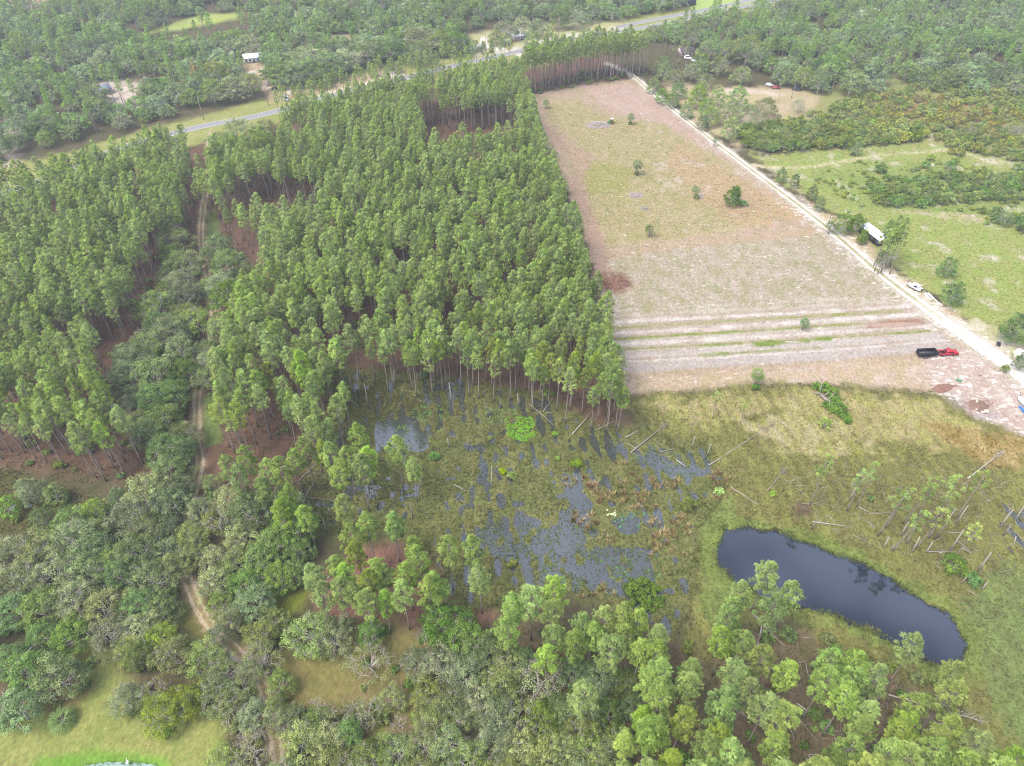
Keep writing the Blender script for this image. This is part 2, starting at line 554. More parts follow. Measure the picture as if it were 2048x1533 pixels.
# paint: (outline, colour, second colour, softness, wander)
LITTER = (S(118, 104, 82), S(88, 92, 62))
STRAW = (S(134, 106, 90), S(100, 80, 66))
PAINT = [
    ('poly', [(-400, 500), (0, 400), (150, 372), (400, 290), (560, 240), (800, 175), (1020, 140), (1200, 100), (1290, 165), (1040, 195), (1245, 795), (1245, 880), (1000, 800), (740, 770), (640, 900), (600, 1000), (450, 1000), (320, 960), (0, 940), (-400, 950)], *STRAW, 3, 4),
    ('poly', [(620, 1200), (700, 1110), (800, 1090), (930, 1150), (1000, 1240), (880, 1260), (700, 1260)], S(165, 125, 108), S(120, 92, 78), 2, 3),
    ('poly', [(1000, 1250), (1300, 1270), (1400, 1320), (1560, 1230), (1900, 1360), (1960, 1460), (2000, 1620), (1150, 1620), (1200, 1400)], S(142, 122, 98), S(106, 102, 70), 3, 5),
    ('poly', [(-100, 350), (150, 302), (300, 258), (400, 232), (500, 205), (600, 190), (700, 160), (800, 135), (900, 115), (960, 90), (1060, 60), (1250, 38), (1380, 12), (1560, -20), (1620, -10), (1400, 62), (1250, 92), (1100, 128), (1000, 148), (800, 188), (600, 235), (400, 290), (200, 342), (-100, 430)], S(172, 172, 112), S(150, 158, 84), 3, 5),
    ('poly', [(480, 118), (560, 135), (700, 150), (790, 136), (800, 152), (600, 195), (540, 205), (505, 150)], S(196, 184, 142), S(178, 152, 130), 3, 4),
    ('poly', [(640, 70), (800, 60), (810, 80), (700, 100), (640, 95)], S(190, 165, 145), S(150, 150, 105), 4, 6),
    ('poly', [(940, 68), (1010, 60), (1060, 50), (1250, 36), (1250, 60), (1100, 90), (1000, 112), (935, 112)], S(182, 186, 128), S(196, 184, 142), 2, 3),
    ('poly', [(1320, 162), (1400, 172), (1560, 176), (1650, 188), (1640, 250), (1570, 290), (1480, 290), (1400, 262)], S(200, 178, 152), S(186, 178, 128), 3, 5),
    ('poly', [(1640, 188), (1760, 140), (2100, 180), (2200, 330), (2048, 340), (1850, 300), (1500, 305), (1620, 255)], S(150, 164, 96), S(160, 150, 104), 3, 6),
    ('poly', [(1740, 195), (1860, 195), (2120, 240), (2120, 275), (1900, 245), (1780, 235)], S(178, 146, 110), S(150, 140, 90), 3, 6),
    ('poly', [(-300, -60), (60, -60), (150, 5), (120, 20), (-60, 24), (-300, 60)], S(214, 186, 168), S(205, 170, 152), 3, 5),
    ('poly', [(160, -20), (330, -20), (260, 8), (180, 6)], S(214, 186, 168), S(205, 170, 152), 3, 4),
    ('poly', [(290, 66), (340, 48), (400, 32), (480, 24), (490, 36), (420, 48), (360, 60)], S(168, 194, 84), S(180, 178, 120), 3, 4),
    ('poly', [(1384, 30), (1390, -30), (1600, -60), (1520, 0), (1420, 24)], S(170, 200, 112), S(180, 196, 118), 2, 2),
    ('poly', [(180, 160), (290, 165), (300, 195), (250, 215), (170, 205)], S(220, 205, 190), S(178, 165, 145), 3, 5),
    # the field
    ('polyF', FIELD, S(208, 182, 162), S(186, 170, 136), 1.5, 2),
    ('poly', [(1085, 208), (1150, 196), (1210, 232), (1330, 246), (1420, 300), (1580, 432), (1420, 468), (1300, 484), (1210, 505), (1175, 450), (1160, 400), (1175, 350), (1200, 312), (1150, 290), (1110, 250)], S(180, 172, 118), S(204, 186, 150), 2, 7),
    ('poly', [(1150, 335), (1200, 320), (1270, 350), (1250, 400), (1190, 390), (1160, 365)], S(170, 170, 98), S(190, 180, 128), 3, 6),
    ('poly', [(1170, 172), (1290, 172), (1420, 280), (1520, 355), (1420, 300), (1320, 244), (1220, 226)], S(212, 188, 176), S(200, 172, 152), 2, 6),
    ('poly', [(1360, 290), (1560, 400), (1600, 440), (1480, 450), (1390, 400), (1330, 330)], S(206, 180, 140), S(200, 172, 138), 3, 8),
    ('poly', [(1185, 505), (1640, 462), (1860, 612), (1900, 690), (1240, 745), (1205, 600)], S(208, 192, 178), S(180, 172, 134), 2, 3),
    ('poly', [(1212, 632), (1830, 600), (1900, 690), (1245, 745)], S(204, 186, 172), S(192, 176, 154), 1.2, 1.5),
    ('line', [(1185, 520), (1300, 498), (1500, 478), (1640, 462)], S(206, 180, 158), S(196, 176, 140), 2.2, 2),
    ('line', [(1058, 215), (1080, 250), (1120, 290), (1165, 312), (1160, 345), (1150, 365), (1165, 410), (1185, 460), (1195, 500), (1205, 540)], S(204, 174, 154), S(192, 166, 142), 3.0, 3),
    ('poly', [(1250, 758), (1860, 716), (1880, 790), (1600, 768), (1250, 795)], S(202, 184, 144), S(214, 190, 172), 2, 4),
    ('line', [(1250, 738), (1500, 722), (1700, 708), (1900, 690)], S(206, 194, 186), S(200, 188, 178), 2.0, 1),
    ('line', [(1245, 712), (1500, 698), (1880, 672)], S(214, 204, 194), S(204, 192, 182), 1.4, 1),
    ('line', [(1235, 690), (1560, 672), (1860, 652)], S(236, 228, 218), S(210, 198, 184), 0.9, 1.3),
    ('line', [(1225, 668), (1560, 648), (1840, 630)], S(240, 232, 222), S(212, 200, 186), 0.9, 1.3),
    ('line', [(1222, 645), (1560, 628), (1815, 612)], S(240, 232, 222), S(208, 196, 180), 0.8, 1.3),
    ('line', [(1243, 724), (1560, 708), (1890, 681)], S(236, 228, 220), S(212, 200, 188), 0.5, 1.0),
    ('line', [(1238, 702), (1560, 685), (1868, 661)], S(234, 226, 216), S(208, 196, 182), 0.55, 1.0),
    ('line', [(1224, 622), (1560, 606), (1790, 594)], S(224, 214, 202), S(188, 178, 150), 0.5, 1.3),
    ('line', [(1230, 682), (1560, 664), (1850, 642)], S(226, 216, 204), S(200, 186, 170), 0.6, 1.3),
    ('line', [(1222, 632), (1560, 616), (1800, 602)], S(226, 216, 204), S(190, 178, 150), 0.6, 1.3),
    ('line', [(1225, 657), (1500, 640), (1800, 622)], S(150, 162, 78), S(190, 180, 140), 0.55, 0.8),
    ('line', [(1230, 679), (1500, 662), (1720, 648)], S(136, 158, 66), S(176, 172, 120), 0.6, 0.8),
    ('line', [(1240, 700), (1500, 686), (1860, 662)], S(138, 158, 70), S(180, 174, 124), 0.6, 0.8),
    ('line', [(1510, 690), (1600, 684), (1660, 678)], S(122, 154, 62), S(150, 164, 90), 0.6, 1.5),
    ('line', [(1400, 712), (1560, 700), (1640, 694)], S(130, 158, 62), S(206, 194, 170), 0.5, 1.2),
    ('poly', [(1190, 545), (1240, 548), (1270, 566), (1235, 584), (1192, 584)], S(176, 140, 120), S(150, 116, 98), 2, 3),
    ('poly', [(1732, 650), (1780, 640), (1850, 638), (1848, 650), (1790, 656), (1736, 658)], S(184, 146, 124), S(170, 136, 118), 1, 1),
    ('poly', [(1850, 700), (1960, 692), (2060, 770), (2150, 860), (2048, 885), (1960, 850), (1890, 815), (1850, 765)], S(220, 202, 190), S(200, 176, 160), 2, 3),
    ('poly', [(1880, 780), (1940, 800), (2000, 830), (1960, 845), (1905, 815)], S(206, 196, 190), S(190, 172, 164), 1, 2),
    ('poly', [(1862, 775), (1905, 764), (1925, 770), (1885, 785)], S(170, 128, 112), S(200, 172, 158), 1, 2),
    ('poly', [(1930, 800), (1990, 800), (1975, 825), (1940, 826)], S(165, 122, 106), S(185, 150, 135), 1, 1),
    # meadow by the road
    ('poly', [(1500, 312), (1850, 286), (2100, 340), (2300, 640), (2200, 760), (2090, 700), (1990, 678), (1880, 600), (1760, 520), (1680, 440), (1560, 362)], S(152, 174, 88), S(166, 168, 104), 1.5, 5),
    ('poly', [(1620, 345), (1760, 320), (2060, 350), (2100, 440), (1900, 425), (1760, 420), (1680, 400)], S(138, 158, 86), S(160, 172, 98), 3, 6),
    ('poly', [(1580, 362), (1640, 420), (1700, 440), (1770, 520), (1850, 585), (1960, 660), (2040, 700), (2040, 730), (1960, 690), (1850, 612), (1740, 525), (1650, 455)], S(206, 180, 160), S(184, 174, 122), 1.5, 4),
    ('line', [(1800, 425), (1850, 428), (1900, 436), (2048, 445)], S(200, 186, 160), S(170, 178, 108), 2.2, 5),
    ('poly', [(1890, 640), (1960, 640), (2040, 690), (2048, 720), (1980, 690)], S(222, 212, 198), S(180, 180, 118), 1.5, 5),
    # bottom left lawn and the clearings among the oaks
    ('poly', [(-60, 1440), (70, 1402), (150, 1290), (240, 1300), (270, 1400), (340, 1440), (440, 1440), (450, 1640), (-60, 1640)], S(166, 168, 100), S(142, 154, 82), 2, 3),
    ('poly', [(70, 1380), (150, 1345), (190, 1380), (120, 1430)], S(140, 116, 88), S(158, 140, 92), 2, 3),
    ('poly', [(40, 1560), (80, 1514), (200, 1499), (275, 1503), (335, 1522), (350, 1560)], S(116, 160, 60), S(132, 168, 72), 1, 1.5),
    ('poly', [(340, 1205), (395, 1185), (425, 1290), (405, 1335), (350, 1312)], S(132, 138, 78), S(118, 112, 68), 1.5, 2),
    ('poly', [(555, 1325), (640, 1300), (715, 1320), (730, 1410), (600, 1425)], S(156, 144, 92), S(134, 130, 76), 2, 3),
    ('poly', [(695, 1250), (790, 1235), (870, 1290), (850, 1420), (890, 1540), (720, 1540), (690, 1400)], S(134, 132, 78), S(152, 134, 94), 2, 4),
    ('poly', [(545, 1185), (615, 1175), (610, 1230), (560, 1240)], S(128, 142, 52), S(120, 122, 60), 2, 2),
    ('poly', [(403, 790), (440, 790), (445, 885), (404, 895)], S(124, 144, 84), S(112, 126, 70), 0.8, 0.8),
    ('poly', [(412, 420), (432, 420), (440, 470), (412, 480)], S(124, 140, 84), S(112, 124, 70), 0.8, 1),
    ('poly', [(440, 530), (540, 540), (520, 600), (470, 600)], S(120, 150, 60), S(150, 130, 90), 2, 3),
    # the marsh
    ('polyF', MEADOW2, S(152, 154, 88), S(124, 120, 74), 2, 4),
    ('poly', [(1250, 800), (1600, 778), (1860, 795), (1960, 850), (1960, 900), (1750, 880), (1560, 830), (1400, 850)], S(172, 172, 96), S(184, 170, 128), 2, 7),
    ('poly', [(1480, 850), (1600, 800), (1700, 870), (1800, 920), (1700, 920), (1560, 900)], S(168, 170, 84), S(190, 178, 140), 2, 7),
    ('poly', [(1850, 850), (2060, 880), (2060, 930), (1950, 930), (1900, 890)], S(190, 170, 118), S(150, 128, 70), 2, 5),
    ('poly', [(1380, 1000), (1440, 960), (1470, 1020), (1450, 1060), (1430, 1110), (1445, 1150), (1540, 1200), (1500, 1230), (1430, 1250), (1380, 1180)], S(138, 156, 84), S(122, 134, 76), 2, 5),
    ('poly', [(1930, 1180), (2150, 1080), (2200, 1560), (2030, 1600), (1960, 1400), (1940, 1310)], S(136, 154, 90), S(120, 126, 80), 2, 7),
    ('polyF', MARSH, S(138, 138, 86), S(110, 118, 68), 2, 3),
    ('poly', [(660, 760), (760, 760), (860, 800), (850, 830), (740, 830), (660, 840)], S(112, 118, 66), S(94, 94, 54), 2, 4),
    ('polyF', WET3, S(112, 106, 66), S(86, 90, 54), 2, 3),
]


def paint(x, y, m):
    n = len(x)
    A, B = np.tile(LITTER[0], (n, 1)), np.tile(LITTER[1], (n, 1))
    wn_ = fbm(x, y, 6, 61, 4) - 0.5
    wn2 = fbm(x, y, 1.7, 71, 3) - 0.5
    for kind, pts, ca, cb, soft, wander in PAINT:
        pts = pts if kind == 'polyF' else PP(pts)
        if kind == 'line':
            pts = smooth(pts, 4)
        lo, hi = pts.min(0) - 14 - soft * 2, pts.max(0) + 14 + soft * 2
        k = (x > lo[0]) & (x < hi[0]) & (y > lo[1]) & (y < hi[1])
        if not k.any():
            continue
        X, Y = x[k], y[k]
        if kind == 'line':
            d = soft - line_d(X, Y, pts)
            s = 0.35 * soft + 0.15
        else:
            d, s = poly_sd(X, Y, pts), soft
        w = sstep(-s, s, d + wander * (1.6 * wn_[k] + 0.9 * wn2[k]))[:, None]
        A[k] = A[k] * (1 - w) + w * ca
        B[k] = B[k] * (1 - w) + w * cb
    # worn ground beside the tracks
    k = (y < 420)
    d = line_d(x[k], y[k], SANDROAD) + 3 * wn2[k]
    wide = np.interp(y[k], [120, 190, 260, 420], [5.0, 4.2, 2.6, 1.8])
    w = sstep(wide + 1.2, wide - 0.8, d)[:, None]
    A[k] = A[k] * (1 - w) + w * S(226, 216, 204)
    B[k] = B[k] * (1 - w) + w * S(200, 188, 160)
    d = line_d(x, y, TRAIL) + 2.0 * wn2
    w = sstep(2.3, 1.0, d)[:, None]
    A, B = A * (1 - w) + w * S(186, 164, 132), B * (1 - w) + w * S(140, 132, 88)
    d = line_d(x, y, TRACK2) + 2.0 * wn2
    w = sstep(2.0, 0.9, d)[:, None] * 0.85
    A, B = A * (1 - w) + w * S(222, 212, 180), B * (1 - w) + w * S(176, 178, 112)
    for ln, wd, c in ((PP([(1042, 109), (1010, 101), (985, 92), (968, 85), (968, 78), (985, 73)]), 2.2, S(232, 226, 216)), (PP([(965, 86), (975, 94), (970, 100)]), 1.8, S(232, 226, 216)), (PP([(1062, 92), (1100, 80), (1180, 66), (1250, 56)]), 2.0, S(216, 212, 204)),
                      (PP([(955, 108), (1000, 104)]), 1.6, S(206, 202, 192)), (PP([(1030, 98), (1050, 92)]), 1.6, S(210, 205, 196)), (PP([(570, 195), (578, 180), (584, 170)]), 1.6, S(226, 214, 196)), (PP([(640, 192), (700, 175), (790, 152)]), 2.2, S(222, 208, 184)),
                      (PP([(500, 146), (525, 141), (540, 139)]), 1.8, S(226, 218, 204)), (PP([(470, 143), (482, 142)]), 1.5, S(226, 218, 204)), (PP([(530, 180), (535, 170), (520, 150)]), 2.0, S(214, 196, 176)), (PP([(768, 143), (800, 152), (820, 160)]), 1.8, S(206, 204, 202)),
                      (PP([(18, 330), (22, 300), (28, 268), (20, 240)]), 3.2, S(206, 188, 170)), (PP([(1440, 185), (1480, 180), (1560, 190)]), 2.5, S(216, 198, 178))):
        w = sstep(wd + 0.6, wd - 0.6, line_d(x, y, smooth(ln, 3)) + 1.0 * wn2)[:, None]
        A, B = A * (1 - w) + w * c, B * (1 - w) + w * c
    # rough growth follows the old planting rows in the wet meadow
    row = 0.5 + 0.5 * np.cos(across(x, y) * 2 * math.pi / 3.3)
    w = (m * row * sstep(0.38, 0.6, fbm(x, y, 14, 88, 3)) * (y < 190) * 0.45)[:, None]
    A = A * (1 - w) + w * S(104, 92, 58)
    # bare pale flecks
    fl = sstep(0.63, 0.72, fbm(x, y, 5, 81, 4)) * ((x > 60) & (y < 330) & (y > 120))
    w = (fl * (1 - m) * 0.7)[:, None]
    A = A * (1 - w) + w * S(226, 214, 202)
    k = poly_sd(x, y, FIELD) > 0
    A[k] *= 0.86
    B[k] *= 0.86
    w = sstep(3.4, 0.2, np.abs(poly_sd(x, y, POND) + 1.6) + 5 * wn2 + 3 * wn_)[:, None] * 0.8
    A, B = A * (1 - w) + w * S(138, 156, 80), B * (1 - w) + w * S(112, 126, 66)
    return np.clip(A, 0.01, 0.8), np.clip(B, 0.01, 0.8)


def specks(x, y, m):
    """how much of the ground is dotted with bare white sand, and with green weeds"""
    n = len(x)
    fl, wd = np.zeros(n), np.zeros(n)
    k = (y > 40) & (y < 450) & (np.abs(x) < 420)
    X, Y = x[k], y[k]
    f, w = np.zeros(len(X)), np.zeros(len(X))
    for poly, a, b in ((FIELD, 0.42, 0.42), (PP([(1185, 505), (1640, 462), (1860, 612), (1900, 690), (1240, 745), (1205, 600)]), 0.46, 0.55), (PP([(1212, 632), (1830, 600), (1900, 690), (1245, 745)]), 0.34, 0.3), (PP([(1085, 208), (1150, 196), (1330, 246), (1580, 432), (1300, 484), (1175, 450), (1160, 400)]), 0.40, 0.62),
                       (PP([(1850, 700), (1960, 692), (2060, 770), (2150, 860), (2048, 885), (1960, 850), (1890, 815), (1850, 765)]), 0.66, 0.2), (PP([(1500, 312), (1850, 286), (2100, 340), (2300, 640), (2200, 760), (2090, 700), (1990, 678), (1880, 600), (1760, 520), (1680, 440), (1560, 362)]), 0.30, 0.6),
                       (MEADOW2, 0.12, 0.45), (PP([(-60, 1440), (70, 1402), (150, 1290), (240, 1300), (270, 1400), (340, 1440), (440, 1440), (450, 1640), (-60, 1640)]), 0.2, 0.5)):
        s = sstep(-2, 2, poly_sd(X, Y, poly))
        f, w = f * (1 - s) + s * a, w * (1 - s) + s * b
    s = sstep(16, 3, line_d(X, Y, SANDROAD)) * (Y < 260)
    f = np.maximum(f, 0.68 * s)
    s = sstep(-1, 1, poly_sd(X, Y, MARSH))
    fl[k], wd[k] = f * (1 - s), w * (1 - s)
    return np.stack([fl, wd, np.zeros(n)], 1)


def axis(lo, hi, step, far_lo, far_hi, grow):
    core = list(np.arange(lo, hi + 1e-6, step))
    s, a = step, hi
    up = []
    while a < far_hi:
        s = min(s * grow, 120)
        a += s
        up.append(a)
    s, a = step, lo
    dn = []
    while a > far_lo:
        s = min(s * grow, 120)
        a -= s
        dn.append(a)
    return np.array(dn[::-1] + core + up)


def mat_ground(name):
    m, nt, out = new_mat(name)
    a = N(nt, 'ShaderNodeAttribute', attribute_name='col_a')
    b = N(nt, 'ShaderNodeAttribute', attribute_name='col_b')
    tc = N(nt, 'ShaderNodeTexCoord')
    mp = N(nt, 'ShaderNodeMapping')
    mp.inputs['Rotation'].default_value = (0, 0, math.radians(-14))
    mp.inputs['Scale'].default_value = (1.0, 0.55, 1.0)
    nt.links.new(tc.outputs['Object'], mp.inputs[0])

    def noise(sc, det, rough):
        n = N(nt, 'ShaderNodeTexNoise')
        n.inputs['Scale'].default_value = sc
        n.inputs['Detail'].default_value = det
        n.inputs['Roughness'].default_value = rough
        nt.links.new(mp.outputs[0], n.inputs['Vector'])
        return n
    n1 = noise(0.22, 9, 0.72)
    mr = N(nt, 'ShaderNodeMapRange', interpolation_type='SMOOTHSTEP')
    mr.inputs['From Min'].default_value = 0.32
    mr.inputs['From Max'].default_value = 0.68
    nt.links.new(n1.outputs['Fac'], mr.inputs['Value'])
    mx = N(nt, 'ShaderNodeMix', data_type='RGBA')
    nt.links.new(mr.outputs[0], mx.inputs[0])
    nt.links.new(a.outputs['Color'], mx.inputs[6])
    nt.links.new(b.outputs['Color'], mx.inputs[7])
    n2 = noise(1.6, 6, 0.75)
    mr2 = N(nt, 'ShaderNodeMapRange')
    mr2.inputs['From Min'].default_value = 0.25
    mr2.inputs['From Max'].default_value = 0.75
    mr2.inputs['To Min'].default_value = 0.52
    mr2.inputs['To Max'].default_value = 1.46
    nt.links.new(n2.outputs['Fac'], mr2.inputs['Value'])
    vm = N(nt, 'ShaderNodeVectorMath', operation='SCALE')
    nt.links.new(mx.outputs[2], vm.inputs[0])
    nt.links.new(mr2.outputs[0], vm.inputs['Scale'])
    at = N(nt, 'ShaderNodeAttribute', attribute_name='specks')
    sep = N(nt, 'ShaderNodeSeparateColor')
    nt.links.new(at.outputs['Color'], sep.inputs[0])
    last = vm.outputs[0]
    for ch, sc, off, colr in ((1, 0.75, 3.3, S(118, 140, 66, 0.5)), (1, 1.7, 9.1, S(150, 122, 88, 0.45)), (0, 0.8, 0.0, S(240, 232, 224, 0.5))):
        mp2 = N(nt, 'ShaderNodeMapping')
        mp2.inputs['Location'].default_value = (off, off, off)
        mp2.inputs['Rotation'].default_value = (0, 0, math.radians(6))
        mp2.inputs['Scale'].default_value = (0.6, 1.0, 1.0)
        nt.links.new(tc.outputs['Object'], mp2.inputs[0])
        n3 = N(nt, 'ShaderNodeTexNoise')
        n3.inputs['Scale'].default_value = sc
        n3.inputs['Detail'].default_value = 6
        n3.inputs['Roughness'].default_value = 0.66
        nt.links.new(mp2.outputs[0], n3.inputs['Vector'])
        ma = N(nt, 'ShaderNodeMath', operation='MULTIPLY_ADD')     # noise + 0.42 * amount
        ma.inputs[1].default_value = 0.30
        nt.links.new(sep.outputs[ch], ma.inputs[0])
        nt.links.new(n3.outputs['Fac'], ma.inputs[2])
        mr3 = N(nt, 'ShaderNodeMapRange', interpolation_type='SMOOTHSTEP')
        mr3.inputs['From Min'].default_value = 0.73
        mr3.inputs['From Max'].default_value = 0.82
        mr3.inputs['To Max'].default_value = 0.8
        nt.links.new(ma.outputs[0], mr3.inputs['Value'])
        m3 = N(nt, 'ShaderNodeMix', data_type='RGBA')
        nt.links.new(mr3.outputs[0], m3.inputs[0])
        nt.links.new(last, m3.inputs[6])
        m3.inputs[7].default_value = (*colr, 1)
        last = m3.outputs[2]
    d = N(nt, 'ShaderNodeBsdfDiffuse')
    nt.links.new(last, d.inputs[0])
    nt.links.new(d.outputs[0], out.inputs[0])
    return m


M_GROUND = mat_ground('ground')


def colour_attr(me, name, c):
    at = me.attributes.new(name, 'FLOAT_COLOR', 'POINT')
    at.data.foreach_set('color', np.concatenate([c, np.ones((len(c), 1))], 1).astype(np.float32).ravel())


gx = axis(-130, 190, 0.65, -1500, 1500, 1.035)
gy = axis(44, 270, 0.65, -300, 2200, 1.03)
GX, GY = np.meshgrid(gx, gy)
fx, fy = GX.ravel(), GY.ravel()
gz, gm = terrain(fx, fy)
ca, cb = paint(fx, fy, gm)
nx, ny = len(gx), len(gy)
idx = np.arange(nx * ny).reshape(ny, nx)
quads = np.stack([idx[:-1, :-1], idx[:-1, 1:], idx[1:, 1:], idx[1:, :-1]], -1).reshape(-1, 4)
gmb = MB().add(np.stack([fx, fy, gz], 1), quads)
gme = gmb.mesh('ground', [M_GROUND], True)
colour_attr(gme, 'col_a', ca)
colour_attr(gme, 'col_b', cb)
colour_attr(gme, 'specks', specks(fx, fy, gm))
ground = tag(link('ground', gme), kind='structure')
print('ground verts', nx * ny)

# water
M_MARSHW = mat_water('marsh_water', S(116, 122, 120, 0.17), 0.10, 0.12, 1.4, 2.1)
M_PONDW = mat_water('pond_water', S(74, 90, 128, 0.10), 0.07, 0.014, 2.2, 1.9)
M_TEAL = mat_water('lawn_pond_water', S(150, 176, 165, 0.5), 0.2, 0.2, 2.0)


def sheet(name, outline, z, mat):
    mb = MB()
    n = len(outline)
    me = bpy.data.meshes.new(name)
    me.from_pydata([(x, y, z) for x, y in outline], [], [list(range(n))])
    me.materials.append(mat)
    return tag(link(name, me), kind='structure')


sheet('marsh_water', [(-140, 60), (150, 60), (150, 250), (-140, 250)], 0.0, M_MARSHW)
c0 = POND.mean(0)
grow = POND + (POND - c0) / np.linalg.norm(POND - c0, axis=1)[:, None] * 3.0
sheet('pond_water', grow, 0.02, M_PONDW)
sheet('lawn_pond_water', LAWNPOND + (LAWNPOND - LAWNPOND.mean(0)) * 0.08, 0.02, M_TEAL)


# roads
def ribbon(name, line, half, z, mat, cols=None, across_n=7, wander=0.0, follow=True):
    line = np.asarray(line)
    seg = np.hypot(*np.diff(line, axis=0).T)
    s = np.concatenate([[0], np.cumsum(seg)])
    n = max(int(s[-1] / 1.2), 4)
    t = np.linspace(0, s[-1], n)
    c = np.stack([np.interp(t, s, line[:, 0]), np.interp(t, s, line[:, 1])], 1)
    tg = np.gradient(c, axis=0)
    tg /= np.linalg.norm(tg, axis=1)[:, None]
    nr = np.stack([tg[:, 1], -tg[:, 0]], 1)
    hw = half(c[:, 1]) if callable(half) else np.full(n, half)
    u = np.linspace(-1, 1, across_n)
    w = hw[:, None] * u[None, :]
    if wander:
        edge = (np.abs(u) > 0.9)[None, :] * (fbm(c[:, 0], c[:, 1], 3.0, 5)[:, None] - 0.5 + 0.5 * (fbm(c[:, 1], c[:, 0], 1.5, 9)[:, None] - 0.5) * u[None, :])
        w = w + wander * edge
    x = c[:, 0:1] + nr[:, 0:1] * w
    y = c[:, 1:2] + nr[:, 1:2] * w
    zz = (terrain(x.ravel(), y.ravel())[0] if follow else G0) + z
    v = np.stack([x.ravel(), y.ravel(), zz * np.ones(x.size)], 1)
    ix = np.arange(n * across_n).reshape(n, across_n)
    q = np.stack([ix[:-1, :-1], ix[:-1, 1:], ix[1:, 1:], ix[1:, :-1]], -1).reshape(-1, 4)
    me = MB().add(v, q).mesh(name, [mat])
    if cols is not None:
        A, B = cols(x, y, u)
        colour_attr(me, 'col_a', A)
        colour_attr(me, 'col_b', B)
    return tag(link(name, me), kind='structure')


def sand_cols(x, y, u):
    mid = (np.abs(u) < 0.3)[None, :] * sstep(165, 200, y)
    A = S(246, 242, 236, 0.52) * (1 - mid[..., None]) + S(196, 190, 160) * mid[..., None]
    B = S(226, 217, 204) * (1 - mid[..., None]) + S(170, 168, 116) * mid[..., None]
    return A.reshape(-1, 3), B.reshape(-1, 3)


def trail_cols(x, y, u):
    mid = (np.abs(u) < 0.3)[None, :] * np.ones_like(x)
    A = S(214, 198, 168) * (1 - mid[..., None]) + S(176, 158, 118) * mid[..., None]
    B = S(194, 174, 144) * (1 - mid[..., None]) + S(160, 146, 104) * mid[..., None]
    return A.reshape(-1, 3), B.reshape(-1, 3)


ribbon('sand_road', SANDROAD, lambda yy: np.interp(yy, [120, 165, 200, 300, 420], [3.0, 2.9, 1.9, 1.5, 1.4]), 0.05, M_GROUND, sand_cols, 9, 1.1)
ribbon('dirt_track', TRAIL, 1.1, 0.05, M_GROUND, trail_cols, 9, 0.9)
M_ASPH = mat_plain('asphalt', S(160, 160, 163, 0.46), 0.9, var=0.12, scale=0.8)
M_WLINE = mat_plain('road_paint', S(225, 225, 220, 0.8), 0.7, var=0.05)
M_YLINE = mat_plain('yellow_road_paint', S(220, 190, 90, 0.7), 0.7, var=0.05)
ribbon('highway', HWY_A, 3.0, 0.10, M_ASPH, None, 3, follow=False)
ribbon('highway', HWY_B, 3.0, 0.09, M_ASPH, None, 3, follow=False)


def offset(line, d):
    tg = np.gradient(np.asarray(line), axis=0)
    tg /= np.linalg.norm(tg, axis=1)[:, None]
    return np.asarray(line) + np.stack([tg[:, 1], -tg[:, 0]], 1) * d


for ln, zz in ((HWY_A, 0.108), (HWY_B, 0.098)):
    ribbon('road_marking', offset(ln, 2.6), 0.09, zz, M_WLINE, None, 2, follow=False)
    ribbon('road_marking', offset(ln, -2.6), 0.09, zz, M_YLINE, None, 2, follow=False)

# ------------------------------------------------------------------ plants: meshes
def unit(v):
    return v / (np.linalg.norm(v, axis=-1, keepdims=True) + 1e-9)


def rand_unit(r, n):
    return unit(r.normal(size=(n, 3)))


def blades(mb, c, d, length, width, tint, m=0):
    """one narrow triangle per row: base at c, tip along d"""
    n = len(c)
    side = np.cross(d, np.array([0.0, 0.0, 1.0])) + 0.55 * np.cross(d, np.roll(d, 1, axis=1))
    side = unit(side)
    L, W = np.broadcast_to(length, (n,))[:, None], np.broadcast_to(width, (n,))[:, None]
    v = np.stack([c - side * W / 2, c + side * W / 2, c + d * L], 1).reshape(-1, 3)
    t = np.arange(n * 3).reshape(n, 3)
    mb.add(v, None, t, m, np.repeat(np.broadcast_to(tint, (n,)), 3))


def leaves(mb, c, nrm, size, tint, r, m=0, aspect=0.7):
    """one four-sided leaf spray per row, facing nrm"""
    n = len(c)
    a = unit(np.cross(nrm, rand_unit(r, n)))
    b = np.cross(nrm, a)
    s = np.broadcast_to(size, (n,))[:, None] / 2
    v = np.stack([c - a * s, c - b * s * aspect + a * s * 0.15, c + a * s, c + b * s * aspect + a * s * 0.15], 1).reshape(-1, 3)
    q = np.arange(n * 4).reshape(n, 4)
    mb.add(v, q, None, m, np.repeat(np.broadcast_to(tint, (n,)), 4))


